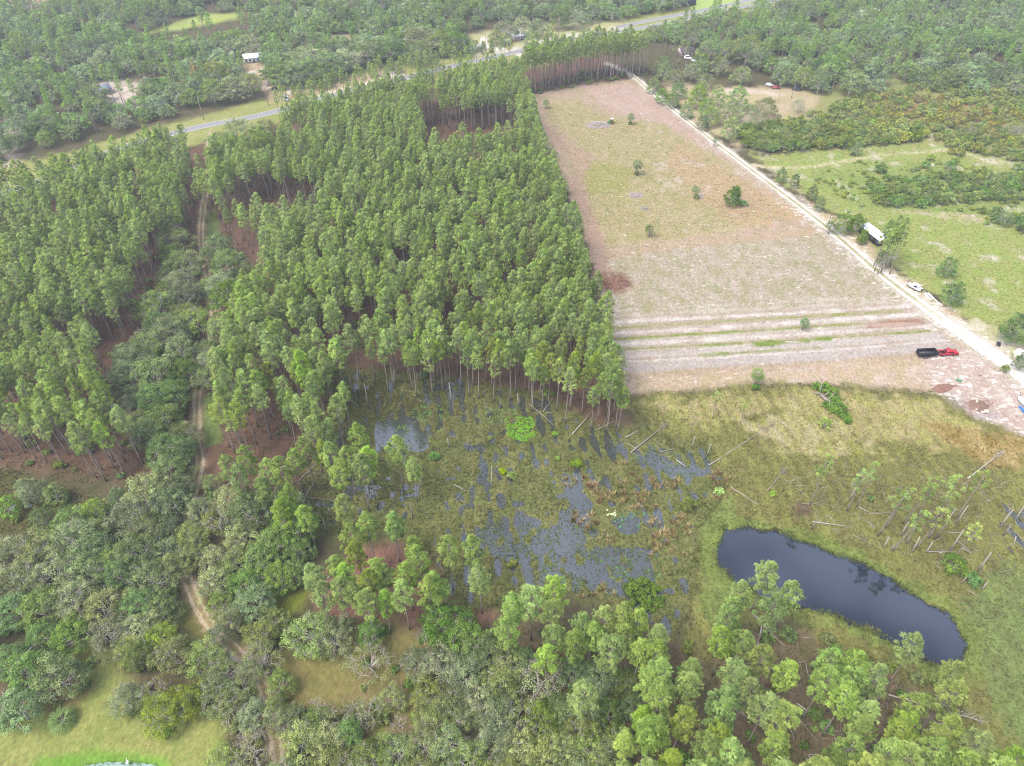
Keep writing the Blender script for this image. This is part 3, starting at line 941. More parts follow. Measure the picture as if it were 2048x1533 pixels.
def pine_meshes(seed, H=19.5, base=0.55, R=2.6, n=30, tufts=15, blade=7, bare=0.0, pointed=0.5, low=3):
    r = np.random.default_rng(seed)
    trunk, crown = MB(), MB()
    k = 7
    zz = np.linspace(-0.3, H * 0.97, k)
    bend = r.normal(0, 0.22, 2)
    tx, ty = bend[0] * (zz / H) ** 2 + 0.08 * np.sin(zz * 0.5 + seed), bend[1] * (zz / H) ** 2
    trunk.tube(np.stack([tx, ty, zz], 1), np.interp(zz, [0, 1, H], [0.23, 0.18, 0.03]), 6, 0, 0.5)
    for _ in range(low):                                        # dead stubs under the crown
        z0 = r.uniform(0.3, base) * H
        az = r.uniform(0, 6.28)
        L = r.uniform(0.5, 1.6)
        p0 = np.array([np.interp(z0, zz, tx), np.interp(z0, zz, ty), z0])
        trunk.tube([p0, p0 + np.array([math.cos(az), math.sin(az), 0.15]) * L], [0.04, 0.015], 3, 0, 0.5)
    for i in range(n):
        t = (i + r.uniform(-0.4, 0.4) + 0.5) / n
        t = min(max(t, 0.0), 1.0)
        z0 = H * (base + (0.985 - base) * t)
        prof = (0.62 + 0.38 * min(t / 0.3, 1.0)) if t < 0.3 else (1 - ((t - 0.3) / 0.7) ** (1.4 + 1.3 * (1 - pointed))) * 0.9 + 0.1
        if r.random() < bare:
            continue
        az = i * 2.399963 + r.uniform(-0.5, 0.5)
        rad = R * prof * r.uniform(0.42, 1.0)
        p0 = np.array([np.interp(z0 - 0.35 * rad, zz, tx), np.interp(z0 - 0.35 * rad, zz, ty), z0 - 0.35 * rad])
        c = np.array([p0[0] + math.cos(az) * rad, p0[1] + math.sin(az) * rad, z0 + r.uniform(-0.2, 0.3)])
        mid = (p0 + c) / 2 + np.array([0, 0, -0.12 * rad])
        crown.tube([p0, mid, c], [0.055, 0.035, 0.012], 3, 1, 0.5, cap=False)
        s = r.uniform(0.30, 0.66) * (0.72 + 0.28 * prof)
        nt = int(tufts * r.uniform(0.75, 1.25))
        o = rand_unit(r, nt)
        o[:, 2] = np.abs(o[:, 2]) * 0.9 - 0.25
        pos = c + o * s * r.uniform(0.45, 1.0, (nt, 1))
        ct = np.clip(r.normal(0.5, 0.2), 0, 1)
        d0 = unit(o + np.array([math.cos(az) * 0.3, math.sin(az) * 0.3, 0.75]))
        pos, d0 = np.repeat(pos, blade, 0), np.repeat(d0, blade, 0)
        d = unit(d0 * np.array([0.9, 0.9, 0.42]) + rand_unit(r, len(pos)) * 0.75)
        blades(crown, pos, d, r.uniform(0.34, 0.60, len(pos)), r.uniform(0.09, 0.16, len(pos)), np.clip(ct + r.normal(0, 0.16, len(pos)), 0, 1))
    return trunk, crown


def curve_branch(mb, r, p0, d, L, r0, sides=5, n=5, wob=0.25, up=0.1, m=0, r1=None):
    pts = [np.asarray(p0, float)]
    d = unit(np.asarray(d, float))
    for i in range(n):
        d = unit(d + r.normal(0, wob, 3) + np.array([0, 0, up]))
        pts.append(pts[-1] + d * L / n)
    pts = np.array(pts)
    mb.tube(pts, np.linspace(r0, r0 * 0.35 if r1 is None else r1, n + 1), sides, m, 0.5)
    return pts, d


def oak_meshes(seed, R=6.0, H=10.5, n=80, per=60, leaf=0.42, bare=8, cl=1.25, deadness=0.0, flat=0.62, drop=0.30):
    """broad tree: trunk with spreading limbs, leaf sprays in many clusters, some limbs bare"""
    r = np.random.default_rng(seed)
    trunk, crown = MB(), MB()
    th = H * r.uniform(0.2, 0.3)
    trunk.tube([(0, 0, -0.4), (0.05, 0, th * 0.5), (0.1 * r.normal(), 0.1 * r.normal(), th)], [0.05 * R + 0.15, 0.05 * R, 0.045 * R], 7)
    top = np.array([0, 0, th])
    nodes = []
    nl = r.integers(5, 8)
    for i in range(nl):
        az = i * 6.283 / nl + r.uniform(-0.4, 0.4)
        el = r.uniform(0.45, 1.1)
        d = np.array([math.cos(az) * math.cos(el), math.sin(az) * math.cos(el), math.sin(el)])
        pts, dd = curve_branch(trunk, r, top, d, R * 0.72, 0.03 * R, 5, 5, 0.22, 0.04)
        nodes += list(pts[2:])
        for j in range(3):
            k = r.integers(2, 6)
            d2 = unit(dd + r.normal(0, 0.6, 3))
            p2, _ = curve_branch(trunk, r, pts[k], d2, R * 0.42, 0.014 * R, 4, 4, 0.3, 0.08)
            nodes += list(p2[1:])
    nodes = np.array(nodes)
    zc = H * (1 - flat)
    for i in range(n):
        u = (i + 0.5) / n
        cz = 1 - (1 + drop) * u
        az = i * 2.399963 + r.uniform(-0.35, 0.35)
        cr = math.sqrt(max(1 - cz * cz, 0))
        q = r.uniform(0.62, 1.0) * (1 + 0.16 * math.sin(3 * az + seed) + 0.08 * math.sin(5 * az))
        c = np.array([math.cos(az) * cr * R * q, math.sin(az) * cr * R * q, zc + cz * (H - zc) * (0.72 + 0.28 * r.random()) if cz > 0 else zc + cz * zc * 0.9])
        if r.random() < deadness:
            continue
        near = nodes[np.argmin(np.linalg.norm(nodes - c, axis=1))]
        mid = (near + c) / 2 + r.normal(0, 0.25, 3)
        trunk.tube([near, mid, c], [0.05, 0.035, 0.015], 3, 0, 0.5, cap=False)
        s = cl * r.uniform(0.5, 1.3)
        m = int(per * r.uniform(0.8, 1.2) * (0.45 + 0.6 * s / cl))
        o = rand_unit(r, m)
        o[:, 2] = np.where(o[:, 2] < -0.35, -o[:, 2], o[:, 2])
        pos = c + o * np.array([s, s, s * 0.72]) * r.uniform(0.55, 1.05, (m, 1))
        nrm = unit(o + np.array([0, 0, 0.5]) + rand_unit(r, m) * 0.7)
        ct = np.clip(r.normal(0.5, 0.2), 0, 1)
        leaves(crown, pos, nrm, leaf * r.uniform(0.65, 1.3, m), np.clip(ct + r.normal(0, 0.24, m), 0, 1), r)
    for i in range(bare):                                       # bare crooked limbs breaking through the crown
        az, cz = r.uniform(0, 6.283), r.uniform(0.15, 0.95)
        cr = math.sqrt(1 - cz * cz)
        c = np.array([math.cos(az) * cr * R * 0.8, math.sin(az) * cr * R * 0.8, zc + cz * (H - zc) * 0.85])
        near = nodes[np.argmin(np.linalg.norm(nodes - c, axis=1))]
        d = unit(c - near + np.array([0, 0, 0.6]))
        L = r.uniform(1.6, 3.4)
        pts, dd = curve_branch(trunk, r, c - d * 0.6, d, L, 0.07, 4, 5, 0.42, 0.05, 1)
        for j in range(4):
            p = pts[r.integers(1, 6)]
            q2, _ = curve_branch(trunk, r, p, unit(dd + r.normal(0, 0.9, 3)), L * r.uniform(0.3, 0.6), 0.035, 3, 4, 0.45, 0.08, 1)
            curve_branch(trunk, r, q2[2], unit(dd + r.normal(0, 1.0, 3)), L * 0.25, 0.03, 3, 3, 0.4, 0.08, 1)
    return trunk, crown


def bare_meshes(seed, R=4.0, H=7.5):
    """dead broad tree, only limbs"""
    r = np.random.default_rng(seed)
    mb = MB()
    th = H * 0.25
    mb.tube([(0, 0, -0.4), (0.1, 0, th)], [0.30, 0.22], 7)
    for i in range(6):
        az = i * 1.047 + r.uniform(-0.4, 0.4)
        el = r.uniform(0.4, 1.2)
        d = np.array([math.cos(az) * math.cos(el), math.sin(az) * math.cos(el), math.sin(el)])
        pts, dd = curve_branch(mb, r, (0.1, 0, th), d, R * r.uniform(0.9, 1.3), 0.13, 5, 7, 0.28, 0.05)
        for j in range(6):
            k = r.integers(2, 8)
            p2, d2 = curve_branch(mb, r, pts[k], unit(dd + r.normal(0, 0.8, 3)), R * r.uniform(0.3, 0.6), 0.06, 4, 5, 0.4, 0.06)
            for q in range(3):
                p3, d3 = curve_branch(mb, r, p2[r.integers(1, 6)], unit(d2 + r.normal(0, 0.9, 3)), R * r.uniform(0.15, 0.32), 0.032, 3, 4, 0.45, 0.05)
                curve_branch(mb, r, p3[2], unit(d3 + r.normal(0, 1.0, 3)), R * 0.14, 0.02, 3, 3, 0.4, 0.05)
    return mb


def shrub_meshes(seed, R=1.7, H=2.4, n=20, per=48, leaf=0.32, cl=0.62):
    r = np.random.default_rng(seed)
    stem, crown = MB(), MB()
    for i in range(n):
        az = i * 2.4 + r.uniform(-0.4, 0.4)
        cz = 1 - 1.05 * (i + 0.5) / n
        cr = math.sqrt(max(1 - cz * cz, 0))
        q = r.uniform(0.55, 1.0)
        c = np.array([math.cos(az) * cr * R * q, math.sin(az) * cr * R * q, 0.35 * H + max(cz, -0.3) * 0.58 * H * r.uniform(0.75, 1.2)])
        stem.tube([(0.1 * math.cos(az), 0.1 * math.sin(az), -0.15), c * np.array([0.55, 0.55, 0.6]), c], [0.05, 0.035, 0.012], 3, 0, 0.5, cap=False)
        s = cl * r.uniform(0.7, 1.3)
        m = int(per * r.uniform(0.7, 1.3))
        o = rand_unit(r, m)
        o[:, 2] = np.where(o[:, 2] < -0.4, -o[:, 2], o[:, 2])
        pos = c + o * s * r.uniform(0.5, 1.05, (m, 1))
        pos[:, 2] = np.maximum(pos[:, 2], 0.03)
        nrm = unit(o + np.array([0, 0, 0.5]) + rand_unit(r, m) * 0.7)
        ct = np.clip(r.normal(0.5, 0.22), 0, 1)
        leaves(crown, pos, nrm, leaf * r.uniform(0.65, 1.35, m), np.clip(ct + r.normal(0, 0.18, m), 0, 1), r)
    return stem, crown


def palm_meshes(seed, H=4.5, fronds=24, L=1.8, skirt=0.5):
    r = np.random.default_rng(seed)
    trunk, crown = MB(), MB()
    trunk.tube([(0, 0, -0.3), (0.05, 0.02, H * 0.5), (0.08, 0.03, H)], [0.24, 0.2, 0.22], 8)
    top = np.array([0.08, 0.03, H])
    for i in range(fronds):
        az = i * 2.39996 + r.uniform(-0.2, 0.2)
        el = 1.25 - (1.25 + skirt) * (i + 0.5) / fronds + r.uniform(-0.1, 0.1)
        d = np.array([math.cos(az) * math.cos(el), math.sin(az) * math.cos(el), math.sin(el)])
        hub = top + d * L * 0.55 + np.array([0, 0, -0.1])
        crown.tube([top, hub], [0.04, 0.02], 3, 1, 0.5, cap=False)
        side = unit(np.cross(d, (0, 0, 1.0)))
        nb = 9
        a = np.linspace(-1.25, 1.25, nb)
        dd = unit(d[None] * np.cos(a)[:, None] + side[None] * np.sin(a)[:, None] + np.array([0, 0, -0.25]) + r.normal(0, 0.06, (nb, 3)))
        mid = hub + dd * L * 0.45
        tint = np.clip(r.normal(0.5, 0.2), 0, 1)
        blades(crown, np.repeat(hub[None], nb, 0), dd, L * 0.8, 0.13, tint)
        dd2 = unit(dd + np.array([0, 0, -0.7]))
        blades(crown, mid, dd2, L * 0.38, 0.11, tint)
    return trunk, crown


def grass_clump(seed, n=60, h=0.9, spread=0.9, w=0.10):
    r = np.random.default_rng(seed)
    mb = MB()
    az = r.uniform(0, 6.283, n)
    tilt = np.abs(r.normal(0, spread, n))
    d = unit(np.stack([np.cos(az) * np.sin(tilt), np.sin(az) * np.sin(tilt), np.maximum(np.cos(tilt), 0.12)], 1))
    c = np.stack([np.cos(az) * 0.12, np.sin(az) * 0.12, np.full(n, -0.05)], 1)
    blades(mb, c, d, h * r.uniform(0.6, 1.2, n), w, np.clip(r.normal(0.5, 0.25, n), 0, 1))
    return mb


PINE_M = []      # (trunk mesh, crown mesh, whole mesh for the stuff)
PINE_THIN, PINE_FAT = [], []


def both(trunk, crown, name, tm, cm, bark2=None):
    t = trunk.mesh(name + '_trunk', tm, True)
    c = crown.mesh(name + '_crown', cm)
    return t, c


def whole(trunk, crown, name, cm, tm):
    """one mesh: crown's materials first, then the trunk's"""
    w = MB()
    off = len(cm)
    for src, o in ((crown, 0), (trunk, off)):
        v = np.concatenate(src.v)
        q = np.concatenate(src.q) if src.q else None
        t = np.concatenate(src.t) if src.t else None
        base = w.n
        w.v.append(v)
        w.tint.append(np.concatenate(src.tint))
        if q is not None:
            w.q.append(q + base)
            w.qm.append(np.concatenate(src.qm) + o)
        if t is not None:
            w.t.append(t + base)
            w.tm.append(np.concatenate(src.tm) + o)
        w.n += len(v)
    return w.mesh(name, cm + tm)


def spec_obj(name, me):
    """a mesh kept out of the scene, only scattered by the stuff objects"""
    return bpy.data.objects.new(name, me)


pine_stuff, oak_stuff, shrub_stuff = [], [], []
for s in range(7):
    tr, cr = pine_meshes(100 + s, H=18.5 + 0.5 * (s % 4), base=0.58 + 0.02 * (s % 3), R=1.95 + 0.17 * (s % 4), n=44, tufts=10, pointed=0.35 + 0.15 * (s % 4))
    PINE_M.append(both(tr, cr, 'pine', [M_BARK], [M_PINE, M_BARK]))
    pine_stuff.append(spec_obj('pine', whole(tr, cr, 'pine', [M_PINE, M_BARK], [M_BARK])))
for s in range(6):
    tr, cr = pine_meshes(200 + s, H=18.0 + s * 0.5, base=0.52, R=2.4 + 0.22 * (s % 3), n=60, tufts=12, blade=9, pointed=0.15)
    PINE_FAT.append(both(tr, cr, 'pine', [M_BARK], [M_PINE, M_BARK]))
for s in range(4):
    tr, cr = pine_meshes(300 + s, H=15.5 + s, base=0.62, R=2.2, n=22, tufts=14, bare=0.3, pointed=0.2, low=8)
    PINE_THIN.append(both(tr, cr, 'pine', [M_BARK], [M_PINE, M_BARK]))
OAK_M = {'d': [], 'g': [], 'o': [], 'b': [], 's': []}
for s in range(3):
    OAK_M['d'].append(both(*oak_meshes(400 + s, R=6, H=10.5, n=104, per=88, leaf=0.31, bare=5), 'oak', [M_OAKBARK, M_DEADWOOD], [M_OAK]))
    tr, cr = oak_meshes(410 + s, R=6, H=10, n=98, per=78, leaf=0.30, bare=16, deadness=0.1)
    OAK_M['g'].append(both(tr, cr, 'oak', [M_OAKBARK, M_DEADWOOD], [M_OAK]))
    OAK_M['o'].append(both(*oak_meshes(420 + s, R=6, H=10, n=96, per=80, bare=9, leaf=0.30), 'oak', [M_OAKBARK, M_DEADWOOD], [M_OAK]))
    OAK_M['b'].append(both(*oak_meshes(430 + s, R=6, H=9.5, n=70, per=54, leaf=0.30, bare=40, deadness=0.35), 'oak', [M_OAKBARK, M_DEADWOOD], [M_OAK]))
    OAK_M['s'].append(both(*oak_meshes(440 + s, R=4.2, H=10.5, n=66, per=74, leaf=0.32, bare=2, cl=1.05, flat=0.72), 'oak', [M_OAKBARK, M_DEADWOOD], [M_OAK]))
for s in range(7):
    tr, cr = oak_meshes(450 + s, R=5.6 + 0.6 * (s % 4), H=8.6 + 1.0 * (s % 3), n=72, per=54, leaf=0.48, bare=3 + 4 * (s % 3), cl=1.25, flat=0.62)
    oak_stuff.append(spec_obj('oak', whole(tr, cr, 'oak', [M_OAK], [M_OAKBARK, M_DEADWOOD])))
BARE_M = [bare_meshes(500 + s).mesh('bare_tree', [M_DEADWOOD], True) for s in range(4)]
SHRUB_M = [both(*shrub_meshes(600 + s, R=1.7 + 0.2 * (s % 3), H=2.2 + 0.35 * (s % 3)), 'shrub', [M_OAKBARK], [M_BUSH]) for s in range(5)]
for s in range(4):
    tr, cr = shrub_meshes(620 + s, R=1.1, H=1.1, n=11, per=26, leaf=0.34, cl=0.5)
    shrub_stuff.append(spec_obj('low_shrub', whole(tr, cr, 'low_shrub', [M_BUSH], [M_OAKBARK])))
PALM_M = [both(*palm_meshes(700 + s, H=3.6 + 0.5 * s, skirt=0.5 + 0.3 * s), 'palm', [M_BARK], [M_PALM, M_OAKBARK]) for s in range(3)]
PALMETTO_M = [both(*palm_meshes(720, H=0.5, fronds=22, L=1.9, skirt=0.0), 'palmetto', [M_BARK], [M_PALM, M_OAKBARK])]


# ------------------------------------------------------------------ stuff: one object, many scattered plants
def scatter(name, pts, rots, scales, pick, protos, colour=(1, 1, 1, 1)):
    me = bpy.data.meshes.new(name)
    me.vertices.add(len(pts))
    me.vertices.foreach_set('co', np.asarray(pts, np.float32).ravel())
    for nm, typ, key, val in (('rot', 'FLOAT_VECTOR', 'vector', rots), ('scl', 'FLOAT', 'value', scales), ('pick', 'INT', 'value', pick)):
        at = me.attributes.new(nm, typ, 'POINT')
        at.data.foreach_set(key, np.asarray(val, np.int32 if typ == 'INT' else np.float32).ravel())
    ob = tag(link(name, me), kind='stuff')
    ob.color = colour
    ng = bpy.data.node_groups.new(name, 'GeometryNodeTree')
    ng.interface.new_socket('Geometry', in_out='INPUT', socket_type='NodeSocketGeometry')
    ng.interface.new_socket('Geometry', in_out='OUTPUT', socket_type='NodeSocketGeometry')
    gi, go = ng.nodes.new('NodeGroupInput'), ng.nodes.new('NodeGroupOutput')
    jn = ng.nodes.new('GeometryNodeJoinGeometry')
    for p in protos:
        oi = ng.nodes.new('GeometryNodeObjectInfo')
        oi.inputs['Object'].default_value = p
        gt = ng.nodes.new('GeometryNodeGeometryToInstance')
        ng.links.new(oi.outputs['Geometry'], gt.inputs[0])
        ng.links.new(gt.outputs[0], jn.inputs[0])
    ip = ng.nodes.new('GeometryNodeInstanceOnPoints')
    ip.inputs['Pick Instance'].default_value = True

    def na(nm, typ):
        a = ng.nodes.new('GeometryNodeInputNamedAttribute')
        a.data_type = typ
        a.inputs['Name'].default_value = nm
        return a.outputs[0]
    ng.links.new(gi.outputs[0], ip.inputs['Points'])
    ng.links.new(jn.outputs[0], ip.inputs['Instance'])
    ng.links.new(na('pick', 'INT'), ip.inputs['Instance Index'])
    ng.links.new(na('rot', 'FLOAT_VECTOR'), ip.inputs['Rotation'])
    ng.links.new(na('scl', 'FLOAT'), ip.inputs['Scale'])
    ng.links.new(ip.outputs[0], go.inputs[0])
    md = ob.modifiers.new('scatter', 'NODES')
    md.node_group = ng
    return ob

# ------------------------------------------------------------------ plants: places
ONES = 'first second third fourth fifth sixth seventh eighth ninth tenth eleventh twelfth thirteenth fourteenth fifteenth sixteenth seventeenth eighteenth nineteenth twentieth'.split()
TENS = {2: 'twenty', 3: 'thirty', 4: 'forty', 5: 'fifty', 6: 'sixty', 7: 'seventy'}


def ordn(i):
    """1 -> first"""
    if i <= 20:
        return ONES[i - 1]
    t, o = divmod(i, 10)
    return TENS[t][:-1] + 'ieth' if o == 0 else TENS[t] + '-' + ONES[o - 1]


def ranked(items, per, fmt):
    """items: dicts with x, y. Chunks them into rows by distance, counts each row from the left."""
    items = sorted(items, key=lambda t: t['y'])
    n = max(1, round(len(items) / per))
    for k in range(n):
        row = sorted(items[k * len(items) // n:(k + 1) * len(items) // n], key=lambda t: t['x'] / (t['y'] + 150))
        for i, t in enumerate(row):
            pos = ordn(i + 1)
            t['label'] = fmt(t, pos, ordn(k + 1), len(row), n)


def in_view(x, y, h, mu=25, mv=25):
    for z in (0, h * 0.6, h):
        u, v = pix(x, y, z)
        if -mu < u < 2048 + mu and -mv < v < 1533 + mv:
            return True
    return False


def fill(poly, dx, dy, jit, rr, keep=1.0, rot=0.13):
    lo, hi = poly.min(0), poly.max(0)
    c, s = math.cos(rot), math.sin(rot)
    ext = max(hi - lo) * 1.2
    cx, cy = (lo + hi) / 2
    a = np.arange(-ext / 2, ext / 2, dx)
    b = np.arange(-ext / 2, ext / 2, dy)
    A, B = np.meshgrid(a, b)
    B = B + (np.arange(len(a)) % 2)[None, :] * dy * 0.5
    A = A.ravel() + rr.uniform(-jit, jit, A.size) * dx
    B = B.ravel() + rr.uniform(-jit, jit, B.size) * dy
    x = cx + A * c - B * s
    y = cy + A * s + B * c
    k = poly_sd(x, y, poly) > 0
    if not np.isscalar(keep):
        k &= rr.random(len(x)) < keep(x, y)
    elif keep < 1:
        k &= rr.random(len(x)) < keep
    return np.stack([x[k], y[k]], 1)


def cut(pts, *polys):
    for p in polys:
        if len(pts):
            pts = pts[poly_sd(pts[:, 0], pts[:, 1], p) <= 0]
    return pts


def away(pts, line, d):
    return pts[line_d(pts[:, 0], pts[:, 1], line) > d] if len(pts) else pts


pr = np.random.default_rng(21)
STAND_A = PP([(445, 366), (560, 338), (600, 278), (660, 254), (800, 222), (900, 204), (1000, 182), (1042, 168), (1042, 197), (1238, 790), (1246, 872), (1180, 868), (1100, 832), (1010, 806), (930, 800), (830, 798), (740, 780), (695, 800),
              (705, 880), (690, 940), (600, 955), (465, 935), (450, 880), (455, 780), (490, 720), (505, 640), (545, 590), (545, 520), (480, 500), (438, 440)])
STAND_A2 = PP([(1040, 196), (1150, 172), (1245, 160), (1300, 150), (1285, 141), (1200, 137), (1052, 168)])
STAND_B = PP([(-170, 466), (0, 424), (150, 390), (300, 354), (390, 322), (398, 420), (386, 480), (330, 540), (300, 620), (262, 700), (226, 790), (246, 860), (318, 940), (200, 966), (100, 948), (0, 925), (-170, 890)])
GAP1 = PP([(836, 268), (1012, 262), (1032, 335), (860, 345)])
GAP2 = PP([(470, 420), (560, 410), (660, 425), (655, 470), (560, 500), (490, 480)])
GAP3 = PP([(700, 690), (790, 690), (800, 725), (700, 730)])
THIN = PP([(620, 690), (1010, 690), (1060, 810), (830, 800), (740, 780), (630, 775)])
THINR = PP([(1000, 660), (1210, 660), (1260, 900), (1060, 830)])
ARM = PP([(440, 740), (650, 740), (680, 960), (440, 990)])
GAPB = PP([(210, 700), (330, 690), (320, 790), (230, 800)])


def keepA(x, y):
    k = 0.80 + 0.25 * (fbm(x, y, 16, 5, 2) - 0.5)
    k = np.where(poly_sd(x, y, THIN) > 0, 0.66, k)
    k = np.where(poly_sd(x, y, THINR) > 0, 0.82, k)
    k = np.where(poly_sd(x, y, ARM) > 0, 0.78, k)
    holes = fbm(x, y, 9, 44, 2) < 0.26
    return np.where(holes, 0.1, k)


pa = cut(fill(STAND_A, 3.25, 3.1, 0.42, pr, keepA), GAP1, GAP2, GAP3)
pa2 = fill(STAND_A2, 3.3, 3.2, 0.25, pr, 0.9)
pb = away(cut(fill(STAND_B, 3.3, 3.15, 0.42, pr, lambda x, y: np.where(fbm(x, y, 9, 45, 2) < 0.32, 0.15, 0.85)), GAPB), TRAIL, 2.0)
pa = away(pa, TRAIL, 2.2)
pines = []


def add_pine(x, y, kind, scale, zone, lean=0.0):
    if in_view(x, y, 19 * scale):
        pines.append(dict(x=x, y=y, kind=kind, s=scale, zone=zone, lean=lean))


Z_A = 'plantation between marsh and dirt track'
Z_B = 'plantation left of the dirt track'
for x, y in pa:
    add_pine(x, y, 'n', pr.uniform(0.80, 1.12), 'A')
for x, y in pa2:
    add_pine(x, y, 'n', pr.uniform(1.02, 1.25), 'A')
for x, y in pb:
    add_pine(x, y, 'n', pr.uniform(0.80, 1.10), 'B')
CL_R = [(1537, 1140), (1490, 1173), (1472, 1206), (1457, 1235), (1585, 1178), (1543, 1224), (1457, 1272), (1322, 1264), (1311, 1305), (1391, 1326), (1475, 1341), (1526, 1308), (1380, 1378), (1651, 1363),
        (1665, 1315), (1720, 1323), (1705, 1348), (1764, 1356), (1453, 1388), (1501, 1374), (1534, 1414), (1698, 1396), (1738, 1418), (1322, 1403), (1369, 1440), (1307, 1465), (1837, 1290), (1899, 1392), (1826, 1407), (1921, 1345), (1731, 1451),
        (1830, 1443), (1899, 1454), (1410, 1480), (1453, 1476), (1552, 1487), (1702, 1483), (1819, 1476), (1877, 1469), (1950, 1494), (1870, 1509), (1811, 1520), (1939, 1524), (2041, 1513), (1344, 1520), (1424, 1524), (1461, 1509), (1672, 1516), (1493, 1527),
        (1029, 1206), (1065, 1201), (1111, 1184), (1103, 1222), (1109, 1266), (1164, 1235), (1208, 1239), (1243, 1232), (1273, 1235), (1253, 1266), (1215, 1304), (1284, 1295), (1299, 1352), (1096, 1299), (1017, 1252), (1149, 1278), (1255, 1468), (1300, 1470), (1290, 1420),
        (1560, 1545), (1620, 1550), (1740, 1545), (1400, 1560), (1990, 1540), (1300, 1550), (1250, 1540), (1185, 1262), (1578, 1341), (1440, 1435), (1320, 1350), (1780, 1500), (1640, 1545), (1560, 1425), (1495, 1270)]
CL_N = [(785, 1043), (734, 1050), (710, 1101), (823, 1081), (843, 1122), (813, 1142), (881, 1166), (755, 1142), (898, 1098), (946, 1091), (960, 1149), (720, 1173), (707, 1077), (857, 1180), (627, 1148), (675, 1127), (682, 1179), (726, 1161), (764, 1144), (764, 1189), (730, 1202), (805, 1182), (640, 1180), (690, 1140)]
CL_W = [(497, 921), (446, 917), (534, 929), (610, 896), (676, 944), (694, 907), (735, 917), (793, 892), (823, 919), (573, 970), (608, 1019), (567, 1003), (684, 1005), (555, 1023), (640, 890), (660, 900), (585, 905), (520, 960), (720, 940), (470, 945), (562, 935), (715, 870), (650, 860)]
CL_D = [(1653, 938), (1730, 950), (1752, 940), (1796, 1000), (1812, 985), (1850, 975), (1878, 965), (1920, 965), (1961, 965), (1961, 1043), (1878, 1025), (1905, 1005), (1830, 1030)]
CL_L = [(149, 1012), (560, 1000), (1495, 800), (1438, 790)]
for zone, lst, kind, hh in (('R', CL_R, 'f', 15.5), ('N', CL_N, 'f', 15.0), ('W', CL_W, 'f', 15.0), ('D', CL_D, 't', 13.5), ('L', CL_L, 't', 9.0)):
    for u, v in lst:
        x, y = P(u, v, hh)
        sc = pr.uniform(0.88, 1.05)
        sc *= 0.92 if zone in 'NW' else 0.95
        if zone == 'L':
            sc *= 0.62
        add_pine(x, y, kind, sc, zone)
for u, v in ((418, 325), (410, 352), (425, 300), (406, 372), (430, 345), (402, 335), (398, 358), (432, 320), (395, 385), (440, 372)):
    x, y = P(u, v, 13)
    add_pine(x, y, 'n', pr.uniform(0.85, 1.0), 'A')
for q in range(560, 1030, 11):
    k = np.interp(q, [520, 660, 800, 920, 1040], [231, 193, 158, 129, 103])
    x, y = P(q + pr.uniform(-4, 4), k + pr.uniform(19, 34))
    add_pine(x, y, 'n', pr.uniform(0.8, 1.0), 'A')
x, y = P(1164, 1390, 15.0)
add_pine(x, y, 'f', 0.95, 'LONE')
# a few plantation pines in the woods on the far side
others = [(1384, 45, 14), (1567, 160, 12), (1595, 150, 12), (1775, 463, 14), (1792, 455, 14), (1806, 465, 13), (1786, 488, 12), (1770, 490, 11), (1780, 452, 14), (1545, 80, 14), (1530, 90, 14), (1345, 75, 12), (1365, 85, 12), (1350, 105, 10), (1790, 475, 14), (1783, 480, 14), (1799, 470, 14), (1777, 470, 12), (1803, 490, 12), (1620, 110, 12), (1590, 95, 12), (1605, 102, 12)]
for u, v, hh in others:
    x, y = P(u, v, hh)
    add_pine(x, y, 't' if hh < 13 else 'n', pr.uniform(0.8, 1.0), 'Y')

for t in pines:
    t['d'] = math.sqrt(t['x'] ** 2 + t['y'] ** 2 + 118 ** 2)
pines.sort(key=lambda t: (t['zone'] in ('A', 'B'), t['d']))
ind, rest = pines[:300], pines[300:]

LOOKS = [('green', (1, 1, 1)), ('dark green', (0.80, 0.86, 0.84)), ('yellow-green', (1.09, 1.02, 0.86)), ('pale green', (1.06, 1.08, 1.12)), ('bright green', (1.04, 1.12, 0.86))]
ZN = {'A': 'pines behind the marsh', 'B': 'stand left of the dirt track', 'R': 'stand between pond and oak grove', 'N': "clump on the marsh's near shore", 'W': "thinned pines at the marsh's left end",
      'D': 'storm-hit pines behind the pond', 'L': 'scattered small pines', 'Y': 'pines across the sand road'}
ZG = {'A': 'pines behind the marsh', 'B': 'pines left of the dirt track', 'R': 'pines between pond and oak grove', 'N': 'pines on the near marsh shore', 'W': 'thinned pines beside the marsh', 'D': 'storm-damaged pines behind the pond', 'L': 'scattered small pines', 'Y': 'pines across the sand road'}
for t in ind:
    k = int(pr.choice(5, p=[0.4, 0.13, 0.17, 0.15, 0.15]))
    t['look'], c = LOOKS[k]
    t['col'] = c
by = {}
for t in ind:
    by.setdefault(t['zone'], []).append(t)
for z, items in by.items():
    if z == 'LONE':
        items[0]['label'] = 'lone bright green pine standing among grey-green oaks below the marsh'
        continue
    ranked(items, 9, lambda t, i, r, m, n: f"{t['look']} pine, {i} from left in {r} row, {ZN[t['zone']]}" if n > 1 else f"{t['look']} pine, {i} from left, {ZN[t['zone']]}")


def tree(name, cat, t, meshes, col, part_names=('trunk', 'crown'), zoff=0.0):
    e = empty(name, (t['x'], t['y'], zat(t['x'], t['y']) + zoff), t.get('rz', random.uniform(0, 6.283)))
    tag(e, t['label'], cat, t.get('group'))
    s = t['s']
    e.scale = (s * t.get('w', 1.0), s * t.get('w', 1.0), s)
    if t.get('lean'):
        e.rotation_euler = (t['lean'] * math.cos(t.get('la', 0)), t['lean'] * math.sin(t.get('la', 0)), e.rotation_euler[2])
    for nm, me in zip(part_names, meshes):
        o = link(nm, me, e)
        o.color = (*col, 1)
    return e


